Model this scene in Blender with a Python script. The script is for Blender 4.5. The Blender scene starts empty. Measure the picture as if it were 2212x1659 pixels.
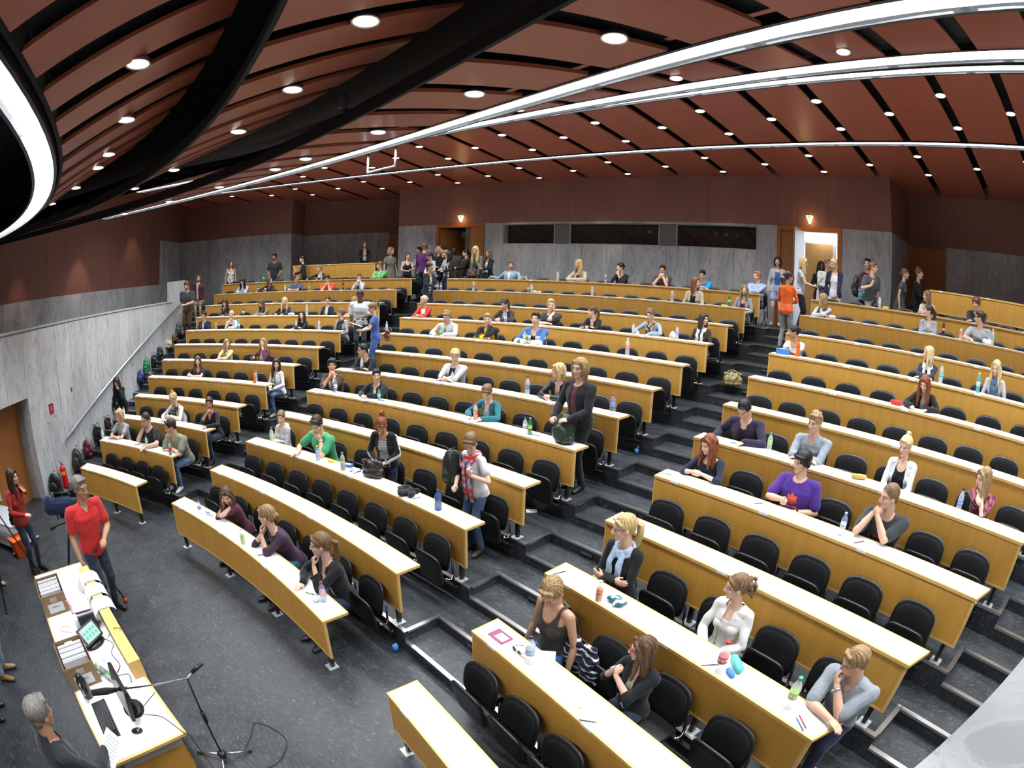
import bpy, bmesh, math, random
import numpy as np
from mathutils import Vector, Matrix
SC = bpy.context.scene
COL = SC.collection
PI = math.pi
# ---------------------------------------------------------------- camera
CAM_LOC = (5.4569, 7.7308, 3.9017)
CAM_YAW, CAM_PITCH, CAM_ROLL = 0.5597, -0.1940, 0.0283
cam_data = bpy.data.cameras.new('camera')
cam = bpy.data.objects.new('camera', cam_data)
COL.objects.link(cam)
_cy, _sy, _cp, _sp = math.cos(CAM_YAW), math.sin(CAM_YAW), math.cos(CAM_PITCH), math.sin(CAM_PITCH)
_F = Vector((-_sy * _cp, _cy * _cp, _sp)); _R = Vector((_cy, _sy, 0)); _U = _R.cross(_F)
_R2 = _R * math.cos(CAM_ROLL) + _U * math.sin(CAM_ROLL); _U2 = _U * math.cos(CAM_ROLL) - _R * math.sin(CAM_ROLL)
_m = Matrix((_R2, _U2, -_F)).transposed().to_4x4(); _m.translation = Vector(CAM_LOC)
cam.matrix_world = _m
cam_data.type = 'PANO'
cam_data.sensor_width = 36.0
cam_data.sensor_fit = 'HORIZONTAL'
cam_data.clip_start = 0.02
for _o in [getattr(cam_data, "cycles", None), cam_data]:
    try:
        _o.panorama_type = 'FISHEYE_EQUISOLID'
        _o.fisheye_lens = 1123.628 * 36.0 / 2212.0
        _o.fisheye_fov = PI
    except Exception:
        pass
SC.camera = cam
# ---------------------------------------------------------------- world, exposure, cycles
w = bpy.data.worlds.new('world'); SC.world = w; w.use_nodes = True
w.node_tree.nodes['Background'].inputs[0].default_value = (0.75, 0.82, 1.0, 1)
w.node_tree.nodes['Background'].inputs[1].default_value = 0.02
SC.view_settings.view_transform = 'Standard'
SC.view_settings.look = 'None'
SC.view_settings.exposure = 0.0
SC.view_settings.gamma = 1.0
SC.view_settings.use_curve_mapping = False
cy = SC.cycles
cy.max_bounces = 5; cy.diffuse_bounces = 3; cy.glossy_bounces = 3; cy.transmission_bounces = 4; cy.transparent_max_bounces = 8
cy.caustics_reflective = False; cy.caustics_refractive = False
cy.sample_clamp_indirect = 4.0
cy.use_denoising = True
try: cy.denoiser = 'OPENIMAGEDENOISE'
except Exception: pass
cy.adaptive_threshold = 0.02
# strengths of the lamps of the hall
STRIP_W = 6.0      # fluorescent bands
DOWN_W = 5.0       # downlight discs
# ---------------------------------------------------------------- measured hall (metres; rows are concentric arcs around the origin)
R1, RD, RD2 = 10.2248, 0.9026, -0.0016
ZT = [0.74, 1.0161, 1.2654, 1.5383, 1.8138, 2.0997, 2.3924, 2.6951, 3.0137, 3.3352, 3.6718, 4.0088]   # table tops
TH = 0.74
DEP = 0.305
def rad(r): return R1 + RD * (r - 1) + RD2 * (r - 1) ** 2
def fl(r): return ZT[r - 1] - TH
L_L = [-29.12, -30.39, -31.4, -32.26, -33.26, -33.9, -34.52, -35.04, -35.55, -35.99, -36.39, -36.73]
L_R = [-18.12, -17.68, -17.38, -17.11, -16.99, -16.67, -16.48, -16.32, -16.12, -15.98, -15.82, -15.71]
C_L = [-11.52, -11.62, -11.75, -12.0, -12.12, -12.11, -12.15, -12.2, -12.22, -12.23, -12.29, -12.3]
C_R = [10.8, 11.07, 11.33, 11.51, 11.74, 12.01, 12.15, 12.33, 12.51, 12.65, 12.77, 12.89]
R_L = [17.49, 17.24, 17.0, 16.84, 16.74, 16.68, 16.52, 16.48, 16.46, 16.44, 16.41, 16.39]
R_R = [28.6, 29.9, 31.12, 32.21, 33.18, 34.01, 34.55, 35.05, 35.55, 35.99, 36.39, 36.73]
def P(R, deg, z=0.0):
    a = math.radians(deg)
    return Vector((R * math.sin(a), R * math.cos(a), z))
# ---------------------------------------------------------------- materials
MATS = {}
def mat(name, col, rough=0.5, metal=0.0, emit=None, es=0.0, spec=0.5, coat=0.0, alpha=1.0, trans=0.0, ior=1.45):
    if name in MATS: return MATS[name]
    m = bpy.data.materials.new(name); m.use_nodes = True
    b = m.node_tree.nodes['Principled BSDF']; i = b.inputs
    i['Base Color'].default_value = (*col, 1); i['Roughness'].default_value = rough; i['Metallic'].default_value = metal
    i['Specular IOR Level'].default_value = spec; i['Coat Weight'].default_value = coat
    i['Transmission Weight'].default_value = trans; i['IOR'].default_value = ior
    if alpha < 1: i['Alpha'].default_value = alpha
    if emit: i['Emission Color'].default_value = (*emit, 1); i['Emission Strength'].default_value = es
    MATS[name] = m
    return m
def nd(m, t, **k):
    n = m.node_tree.nodes.new(t)
    for a, v in k.items():
        if a in n.inputs: n.inputs[a].default_value = v
        else: setattr(n, a, v)
    return n
def lk(m, a, b): m.node_tree.links.new(a, b)
def bsdf(m): return m.node_tree.nodes['Principled BSDF']
def ramp(m, fac, stops):
    r = nd(m, 'ShaderNodeValToRGB'); e = r.color_ramp.elements
    while len(e) < len(stops): e.new(0.5)
    for x, (p, c) in zip(e, stops): x.position = p; x.color = (*c, 1)
    lk(m, fac, r.inputs[0]); return r
def coords(m, scale=(1, 1, 1), rot=(0, 0, 0), out='Object'):
    t = nd(m, 'ShaderNodeTexCoord'); mp = nd(m, 'ShaderNodeMapping'); mp.inputs['Scale'].default_value = scale; mp.inputs['Rotation'].default_value = rot
    lk(m, t.outputs[out], mp.inputs[0]); return mp.outputs[0]
def noise(m, vec, scale=5.0, detail=4.0, rough=0.6, dist=0.0):
    n = nd(m, 'ShaderNodeTexNoise'); n.inputs['Scale'].default_value = scale; n.inputs['Detail'].default_value = detail
    n.inputs['Roughness'].default_value = rough; n.inputs['Distortion'].default_value = dist
    lk(m, vec, n.inputs['Vector']); return n.outputs['Fac']
def bump(m, h, strength=0.2, dist=0.01):
    b = nd(m, 'ShaderNodeBump'); b.inputs['Strength'].default_value = strength; b.inputs['Distance'].default_value = dist
    lk(m, h, b.inputs['Height']); lk(m, b.outputs[0], bsdf(m).inputs['Normal'])
def m_wood(name, c0, c1, rough=0.4, sc=(1, 1, 0.12), s=14.0):
    if name in MATS: return MATS[name]
    m = mat(name, c0, rough)
    f = noise(m, coords(m, sc), s, 5, 0.65, 0.3)
    r = ramp(m, f, [(0.3, c0), (0.7, c1)]); lk(m, r.outputs[0], bsdf(m).inputs['Base Color'])
    return m
def m_marble(name, base, vein, joints=None):
    m = mat(name, base, 0.22)
    v = coords(m, (1, 1, 0.45))
    big = noise(m, v, 1.1, 6, 0.62, 0.8)
    fine = noise(m, coords(m, (1, 1, 0.25)), 5.0, 8, 0.7, 2.2)
    r1 = ramp(m, big, [(0.32, vein), (0.62, base)])
    r2 = ramp(m, fine, [(0.42, (0.55, 0.55, 0.56)), (0.5, (1, 1, 1)), (0.6, (0.82, 0.83, 0.84))])
    mx = nd(m, 'ShaderNodeMix', data_type='RGBA', blend_type='MULTIPLY'); mx.inputs[0].default_value = 0.55
    lk(m, r1.outputs[0], mx.inputs[6]); lk(m, r2.outputs[0], mx.inputs[7])
    # stone slabs: one attribute-driven tint per slab, set on the faces
    at = nd(m, 'ShaderNodeAttribute', attribute_name='slab')
    m2 = nd(m, 'ShaderNodeMix', data_type='RGBA', blend_type='MULTIPLY'); m2.inputs[0].default_value = 1.0
    lk(m, mx.outputs[2], m2.inputs[6]); lk(m, at.outputs['Color'], m2.inputs[7])
    lk(m, m2.outputs[2], bsdf(m).inputs['Base Color'])
    return m
WHITE_LAM = mat('white_laminate', (0.86, 0.87, 0.86), 0.38)
WOOD = m_wood('beech_veneer', (0.52, 0.265, 0.045), (0.62, 0.325, 0.062), 0.42, (1, 1, 0.08), 11)
WOOD_EDGE = m_wood('beech_edging', (0.66, 0.40, 0.125), (0.74, 0.47, 0.17), 0.36, (1, 1, 0.3), 9)
DOORWOOD = m_wood('door_wood', (0.33, 0.125, 0.032), (0.42, 0.17, 0.05), 0.4, (1, 1, 0.08), 9)
CHERRY = m_wood('ceiling_cherry', (0.28, 0.072, 0.040), (0.31, 0.082, 0.046), 0.30, (1, 1, 1), 2.5)
REDPANEL = m_wood('red_wall_panel', (0.185, 0.078, 0.058), (0.215, 0.092, 0.070), 0.5, (1, 1, 0.2), 5)
BLACKVOID = mat('ceiling_void_black', (0.006, 0.006, 0.007), 0.8)
BLACKMETAL = mat('black_painted_metal', (0.012, 0.012, 0.013), 0.35)
BLACKPLASTIC = mat('black_chair_plastic', (0.011, 0.011, 0.012), 0.33, spec=0.5)
BLACKFABRIC = mat('black_upholstery', (0.010, 0.010, 0.011), 0.85, spec=0.2)
STEEL = mat('steel', (0.62, 0.62, 0.60), 0.28, 1.0)
CHROME = mat('chrome', (0.8, 0.8, 0.8), 0.12, 1.0)
LEAD = mat('dull_metal_plate', (0.55, 0.55, 0.54), 0.5, 0.6)
def m_floor():
    m = mat('dark_linoleum', (0.045, 0.05, 0.056), 0.33)
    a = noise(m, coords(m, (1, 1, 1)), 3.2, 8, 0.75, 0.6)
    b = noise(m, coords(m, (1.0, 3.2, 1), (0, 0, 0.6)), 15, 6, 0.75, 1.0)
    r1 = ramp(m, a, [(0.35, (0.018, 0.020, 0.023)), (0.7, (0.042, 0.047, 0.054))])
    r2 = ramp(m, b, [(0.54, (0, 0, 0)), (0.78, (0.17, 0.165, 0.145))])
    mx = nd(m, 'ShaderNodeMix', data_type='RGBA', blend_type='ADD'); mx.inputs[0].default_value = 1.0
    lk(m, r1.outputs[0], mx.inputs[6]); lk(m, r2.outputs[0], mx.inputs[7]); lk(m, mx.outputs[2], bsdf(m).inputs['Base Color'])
    rr = nd(m, 'ShaderNodeMapRange'); rr.inputs['To Min'].default_value = 0.24; rr.inputs['To Max'].default_value = 0.5
    lk(m, a, rr.inputs[0]); lk(m, rr.outputs[0], bsdf(m).inputs['Roughness'])
    return m
FLOOR = m_floor()
MARBLE = m_marble('grey_marble', (0.50, 0.51, 0.515), (0.33, 0.345, 0.36))
MARBLE_L = m_marble('light_marble', (0.66, 0.665, 0.66), (0.50, 0.51, 0.52))
STRIP_M = mat('fluorescent_diffuser', (0.9, 0.95, 1.0), 0.5, emit=(0.86, 0.94, 1.0), es=STRIP_W)
DOWN_M = mat('downlight_glass', (1, 0.95, 0.85), 0.5, emit=(1.0, 0.86, 0.66), es=DOWN_W)
def colmat(name, rough, spec=0.4, bs=0.25, sc=60, sheen=0.0, sss=0.0, stretch=(1, 1, 1), contrast=0.0):
    m = mat(name, (0.5, 0.5, 0.5), rough, spec=spec)
    at = nd(m, 'ShaderNodeAttribute', attribute_name='Col')
    src = at.outputs['Color']
    if contrast:
        f = noise(m, coords(m, stretch), sc, 3, 0.6)
        r = ramp(m, f, [(0.3, (1 - contrast,) * 3), (0.7, (1 + contrast * 0.6,) * 3)])
        mx = nd(m, 'ShaderNodeMix', data_type='RGBA', blend_type='MULTIPLY'); mx.inputs[0].default_value = 1.0
        lk(m, src, mx.inputs[6]); lk(m, r.outputs[0], mx.inputs[7]); src = mx.outputs[2]
        if bs: bump(m, f, bs, 0.004)
    lk(m, src, bsdf(m).inputs['Base Color'])
    bsdf(m).inputs['Sheen Weight'].default_value = sheen
    if sss:
        bsdf(m).inputs['Subsurface Weight'].default_value = 0.0
    return m
SKIN = colmat('skin', 0.48, 0.4)
CLOTH = colmat('cloth', 0.85, 0.2, 0.3, 14, 0.15, contrast=0.14)
LEATHER = colmat('leather', 0.4, 0.5, 0.3, 22, contrast=0.15)
HAIR = colmat('hair', 0.5, 0.4, 0.6, 55, stretch=(1, 1, 0.18), contrast=0.42)
PAINT = colmat('painted_item', 0.4, 0.5)
# ---------------------------------------------------------------- mesh builder
class MB:
    def __init__(s): s.v = []; s.f = []; s.m = []; s.c = []; s.s = []
    def add(s, vs, fs, m=0, c=None, smooth=False):
        o = len(s.v); s.v += [tuple(p) for p in vs]
        for f in fs: s.f.append(tuple(i + o for i in f)); s.m.append(m); s.c.append(c); s.s.append(smooth)
        return s
    def box(s, c, d, m=0, rz=0.0, col=None, M=None):
        x, y, z = d[0] / 2, d[1] / 2, d[2] / 2; ca, sa = math.cos(rz), math.sin(rz)
        vs = []
        for i in (-1, 1):
            for j in (-1, 1):
                for k in (-1, 1):
                    p = (i * x, j * y, k * z)
                    p = (p[0] * ca - p[1] * sa, p[0] * sa + p[1] * ca, p[2])
                    p = Vector(p) + Vector(c)
                    if M is not None: p = M @ p
                    vs.append(p)
        return s.add(vs, [(0, 1, 3, 2), (4, 6, 7, 5), (0, 4, 5, 1), (2, 3, 7, 6), (0, 2, 6, 4), (1, 5, 7, 3)], m, col)
    def hexa(s, b, t, m=0, col=None):      # bottom quad, top quad (counter-clockwise from above)
        return s.add(list(b) + list(t), [(3, 2, 1, 0), (4, 5, 6, 7), (0, 1, 5, 4), (1, 2, 6, 5), (2, 3, 7, 6), (3, 0, 4, 7)], m, col)
    def prism(s, poly, z0, z1, m=0, col=None):
        n = len(poly); vs = [(x, y, z0) for x, y in poly] + [(x, y, z1) for x, y in poly]
        return s.add(vs, [tuple(range(n - 1, -1, -1)), tuple(range(n, 2 * n))] + [(i, (i + 1) % n, n + (i + 1) % n, n + i) for i in range(n)], m, col)
    def sector(s, ra, rb, a0, a1, z0, z1, m=0, n=None, col=None, skew0=0.0, skew1=0.0, za=None, zb=None):
        # solid ring sector; za/zb = (bottom, top) at inner and outer radius when they differ
        n = n or max(1, int(abs(a1 - a0) / 1.5))
        vs = []
        ba, ta = za if za else (z0, z1); bb, tb = zb if zb else (z0, z1)
        for i in range(n + 1):
            t = i / n; a = a0 + (a1 - a0) * t
            b = a0 + skew0 + (a1 + skew1 - a0 - skew0) * t
            vs += [P(ra, a, ba), P(rb, b, bb), P(rb, b, tb), P(ra, a, ta)]
        fs = []
        for i in range(n):
            o = i * 4; q = o + 4
            fs += [(o, q, q + 1, o + 1), (o + 1, q + 1, q + 2, o + 2), (o + 2, q + 2, q + 3, o + 3), (o + 3, q + 3, q, o)]
        e = n * 4
        fs += [(0, 1, 2, 3), (e + 3, e + 2, e + 1, e)]
        return s.add(vs, fs, m, col)
    def rings(s, rs, m=0, cap=True, col=None, smooth=True):
        n = len(rs[0]); vs = [p for r in rs for p in r]; fs = []
        for k in range(len(rs) - 1):
            for i in range(n):
                j = (i + 1) % n
                fs.append((k * n + i, k * n + j, (k + 1) * n + j, (k + 1) * n + i))
        if cap: fs += [tuple(range(n - 1, -1, -1)), tuple((len(rs) - 1) * n + i for i in range(n))]
        return s.add(vs, fs, m, col, smooth)
    def lathe(s, prof, c=(0, 0, 0), n=16, m=0, col=None, M=None, smooth=True, sx=1.0, sy=1.0):
        rs = []
        for r, z in prof:
            ring = [Vector((c[0] + sx * r * math.cos(2 * PI * i / n), c[1] + sy * r * math.sin(2 * PI * i / n), c[2] + z)) for i in range(n)]
            rs.append([M @ p for p in ring] if M is not None else ring)
        return s.rings(rs, m, True, col, smooth)
    def tube(s, pts, r, n=8, m=0, col=None, flat=None, closed_ends=True):
        pts = [Vector(p) for p in pts]; rr = r if isinstance(r, (list, tuple)) else [r] * len(pts)
        rs = []; up = None
        for i, p in enumerate(pts):
            t = (pts[min(i + 1, len(pts) - 1)] - pts[max(i - 1, 0)])
            if t.length < 1e-9: t = Vector((0, 0, 1))
            t.normalize()
            if up is None:
                up = Vector((0, 0, 1)) if abs(t.z) < 0.9 else Vector((1, 0, 0))
            x = t.cross(up)
            if x.length < 1e-6: x = t.orthogonal()
            x.normalize(); y = x.cross(t).normalized(); up = y
            a = rr[i]; b = a * flat if flat else a
            rs.append([p + x * (a * math.cos(2 * PI * k / n)) + y * (b * math.sin(2 * PI * k / n)) for k in range(n)])
        return s.rings(rs, m, closed_ends, col)
    def ball(s, c, r, M=None, n=12, k=8, m=0, col=None):
        if not hasattr(r, '__len__'): r = (r, r, r)
        rs = []
        for j in range(1, k):
            t = PI * j / k
            ring = []
            for i in range(n):
                p = Vector((r[0] * math.sin(t) * math.cos(2 * PI * i / n), r[1] * math.sin(t) * math.sin(2 * PI * i / n), -r[2] * math.cos(t)))
                p = (M.to_3x3() @ p if M is not None else p) + Vector(c)
                ring.append(p)
            rs.append(ring)
        return s.rings(rs, m, True, col)
    def build(s, name, mats, parent=None, loc=None):
        me = bpy.data.meshes.new(name)
        me.from_pydata(s.v, [], s.f)
        mats = mats if isinstance(mats, (list, tuple)) else [mats]
        for x in mats: me.materials.append(x)
        if len(mats) > 1: me.polygons.foreach_set('material_index', s.m)
        me.polygons.foreach_set('use_smooth', s.s)
        if any(c is not None for c in s.c):
            at = me.color_attributes.new('Col', 'FLOAT_COLOR', 'CORNER')
            buf = []
            for f, c in zip(s.f, s.c):
                c = c or (0.5, 0.5, 0.5)
                buf += [c[0], c[1], c[2], 1.0] * len(f)
            at.data.foreach_set('color', buf)
        me.validate(); me.update()
        o = bpy.data.objects.new(name, me); COL.objects.link(o)
        if parent is not None: o.parent = parent
        if loc is not None: o.location = loc
        return o
def empty(name, loc=(0, 0, 0), rz=0.0):
    o = bpy.data.objects.new(name, None); COL.objects.link(o); o.location = loc; o.rotation_euler = (0, 0, rz); o.empty_display_size = 0.1
    return o
def tag(o, label=None, cat=None, group=None, kind=None):
    if label: o['label'] = label
    if cat: o['category'] = cat
    if group: o['group'] = group
    if kind: o['kind'] = kind
    return o
def struct(o): o['kind'] = 'structure'; return o
def copy_tree(o, parent=None):
    c = o.copy(); COL.objects.link(c)
    if parent is not None: c.parent = parent
    for ch in list(o.children): copy_tree(ch, c)
    return c
def slab_attr(o, f, seed=1, lo=0.86, hi=1.06):
    # gives every face of a marble wall its own slab tint
    me = o.data; rnd = random.Random(seed)
    at = me.color_attributes.new('slab', 'FLOAT_COLOR', 'CORNER')
    buf = []
    for p in me.polygons:
        k = rnd.uniform(lo, hi)
        buf += [k, k, k, 1.0] * p.loop_total
    at.data.foreach_set('color', buf)
NUM = ['zeroth', 'first', 'second', 'third', 'fourth', 'fifth', 'sixth', 'seventh', 'eighth', 'ninth', 'tenth', 'eleventh', 'twelfth', 'thirteenth', 'fourteenth', 'fifteenth', 'sixteenth', 'seventeenth']
# ---------------------------------------------------------------- side-wall geometry
AW = math.radians(43.7); AU = math.radians(41.0)
def lowp(t, s=-1, off=0.0):          # point on the parapet wall line, s=-1 left / +1 right, off = outward
    A = AW if s < 0 else math.radians(46.0)
    d = (math.sin(A), math.cos(A)); x = (5.85 if s < 0 else 5.66) + d[0] * t + math.cos(A) * off; y = 8.03 + d[1] * t - math.sin(A) * off
    return (s * x, y)
def upp(t, s=-1, off=0.0):           # point on the upper side wall, t=0 at its rear corner, negative towards the front
    d = (math.sin(AU), math.cos(AU)); x = 15.75 + d[0] * t + math.cos(AU) * off; y = 15.73 + d[1] * t - math.sin(AU) * off
    return (s * x, y)
def th_low(R):
    # angle at which the arc of radius R meets the parapet wall
    lo, hi = -1.0, 14.0
    for _ in range(40):
        m = (lo + hi) / 2; x, y = lowp(m, -1)
        if math.hypot(x, y) < R: lo = m
        else: hi = m
    x, y = lowp(lo, -1); return math.degrees(math.atan2(-x, y))
def lim(R):
    return th_low(R) + 0.15 if R < 18.75 else min(45.2, 44.3)
NOSE = -0.018; BACK = 0.453
def build_floor():
    b = MB()
    # podium level, reaching the first riser
    r2 = rad(2) + NOSE
    pts = [P(r2, a) for a in np.linspace(-lim(r2) - 2, lim(r2) + 2, 60)]
    b.prism([(-9.2, 4.2), (-8.5, 7.0)][:1] + [(p.x, p.y) for p in pts] + [(9.2, 4.2)], -0.2, 0.0)
    tr = []
    for r in range(2, 13):
        z = fl(r); ra = rad(r) + NOSE; rb = (rad(r + 1) + NOSE) if r < 12 else 25.5
        zb = fl(r - 1) - 0.25
        L = lim(ra)
        zm = z - (fl(r) - fl(r - 1)) / 2
        rm = rad(r) + BACK
        aisles = [(-L, L_L[r - 1] - 0.35), (L_R[r - 1] + 0.4, C_L[r - 1] - 0.4), (C_R[r - 1] + 0.38, R_L[r - 1] - 0.4), (R_R[r - 1] + 0.3, L)]
        if r == 12: aisles = [(-L, L_L[r - 1] - 0.35), (L_R[r - 1] + 0.4, C_L[r - 1] - 0.4), (C_R[r - 1] + 0.38, R_L[r - 1] - 0.4), (R_R[r - 1] + 0.3, L)]
        seats = [(aisles[i][1], aisles[i + 1][0]) for i in range(3)]
        Lb = lim(rb - 0.05) if r < 12 else 49
        b.sector(rm, rb, -max(L, Lb), max(L, Lb), zb, z, n=48)
        for a0, a1 in seats: b.sector(ra, rm, a0, a1, zb, z, n=18)
        for a0, a1 in aisles: b.sector(ra, rm, a0, a1, zb, zm, n=6)
        n = MB(); hw = 0.022
        for a0, a1 in seats: n.sector(ra - 0.006, ra + 0.045, a0, a1, z - hw, z + 0.004, n=18)
        for a0, a1 in aisles:
            n.sector(ra - 0.006, ra + 0.045, a0, a1, zm - hw, zm + 0.004, n=6)
            n.sector(rm - 0.006, rm + 0.045, a0, a1, z - hw, z + 0.004, n=6)
        w = math.degrees(0.045 / ra)
        for k in range(3):
            a = seats[k][1]; n.sector(ra + 0.045, rm + 0.045, a - w, a + 0.04, z - hw, z + 0.004, n=1)
            a = seats[k][0]; n.sector(ra + 0.045, rm + 0.045, a - 0.04, a + w, z - hw, z + 0.004, n=1)
        o = n.build('trim_%d' % (r - 1), STEEL); struct(o)
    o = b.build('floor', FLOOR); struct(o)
build_floor()

DARKJ = mat('wall_joint_dark', (0.10, 0.10, 0.105), 0.8)  # dark-coloured joint strips between the wall slabs
def slabs(b, path, z0, z1, w=0.62, th=0.2, m=0, jm=2, gap=0.004, flip=1, rows=1):
    """stone or wood slabs along a path of plan points; z0/z1 numbers or functions of the fraction along the path"""
    f0 = z0 if callable(z0) else (lambda t: z0); f1 = z1 if callable(z1) else (lambda t: z1)
    seg = [math.dist(path[i], path[i + 1]) for i in range(len(path) - 1)]; tot = sum(seg)
    def at(s):
        s = max(0, min(tot, s)); i = 0
        while i < len(seg) - 1 and s > seg[i]: s -= seg[i]; i += 1
        u = s / seg[i]; a, c = path[i], path[i + 1]
        return (a[0] + (c[0] - a[0]) * u, a[1] + (c[1] - a[1]) * u), ((c[0] - a[0]) / seg[i], (c[1] - a[1]) / seg[i])
    n = max(1, round(tot / w))
    for k in range(n):
        s0 = tot * k / n + gap; s1 = tot * (k + 1) / n - gap
        (p, d), (q, _) = at(s0), at(s1); nx, ny = -d[1] * flip * th, d[0] * flip * th
        for j in range(rows):
            def zz(t, u): return f0(t) + (f1(t) - f0(t)) * u
            ta, tb = s0 / tot, s1 / tot
            g = gap if rows > 1 else 0
            bo = [(p[0], p[1], zz(ta, j / rows) + g), (q[0], q[1], zz(tb, j / rows) + g), (q[0] + nx, q[1] + ny, zz(tb, j / rows) + g), (p[0] + nx, p[1] + ny, zz(ta, j / rows) + g)]
            to = [(p[0], p[1], zz(ta, (j + 1) / rows) - g), (q[0], q[1], zz(tb, (j + 1) / rows) - g), (q[0] + nx, q[1] + ny, zz(tb, (j + 1) / rows) - g), (p[0] + nx, p[1] + ny, zz(ta, (j + 1) / rows) - g)]
            b.hexa(bo, to, m)
        if k < n - 1:
            (p, d), (q, _) = at(s1), at(s1 + 2 * gap); nx, ny = -d[1] * flip, d[0] * flip
            bo = [(x + nx * e, y + ny * e) for (x, y), e in ((p, .006), (q, .006), (q, th), (p, th))]
            ta = s1 / tot
            b.hexa([(x, y, f0(ta)) for x, y in bo], [(x, y, f1(ta)) for x, y in bo], jm)
def arc(R, a0, a1, n=None):
    n = n or max(2, int(abs(a1 - a0) / 1.6))
    return [tuple(P(R, a0 + (a1 - a0) * i / n)[:2]) for i in range(n + 1)]
MT = 5.86; CT = 7.2
WM = [MARBLE, REDPANEL, DARKJ, MARBLE_L]
# rear wall: the middle stretch with two doors and the control-room windows
D1 = (-16.1, -11.6); D2 = (12.35, 17.0); WN = (-9.9, 10.85)
bw = MB()
for a0, a1 in ((-19.9, D1[0]), (D1[1], WN[0]), (WN[1], D2[0]), (D2[1], 20.6)):
    slabs(bw, arc(22, a0, a1), 3.2, MT, 0.66, 0.25, 0)
slabs(bw, arc(22, *WN), 3.2, 5.17, 0.66, 0.25, 0)
slabs(bw, arc(22, *WN), 5.80, MT, 3.0, 0.25, 0)
slabs(bw, arc(21.99, -19.9, 20.6), MT, CT + 0.4, 0.86, 0.25, 1)
o = bw.build('wall_back', WM); struct(o); slab_attr(o, None, 3)
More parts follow.
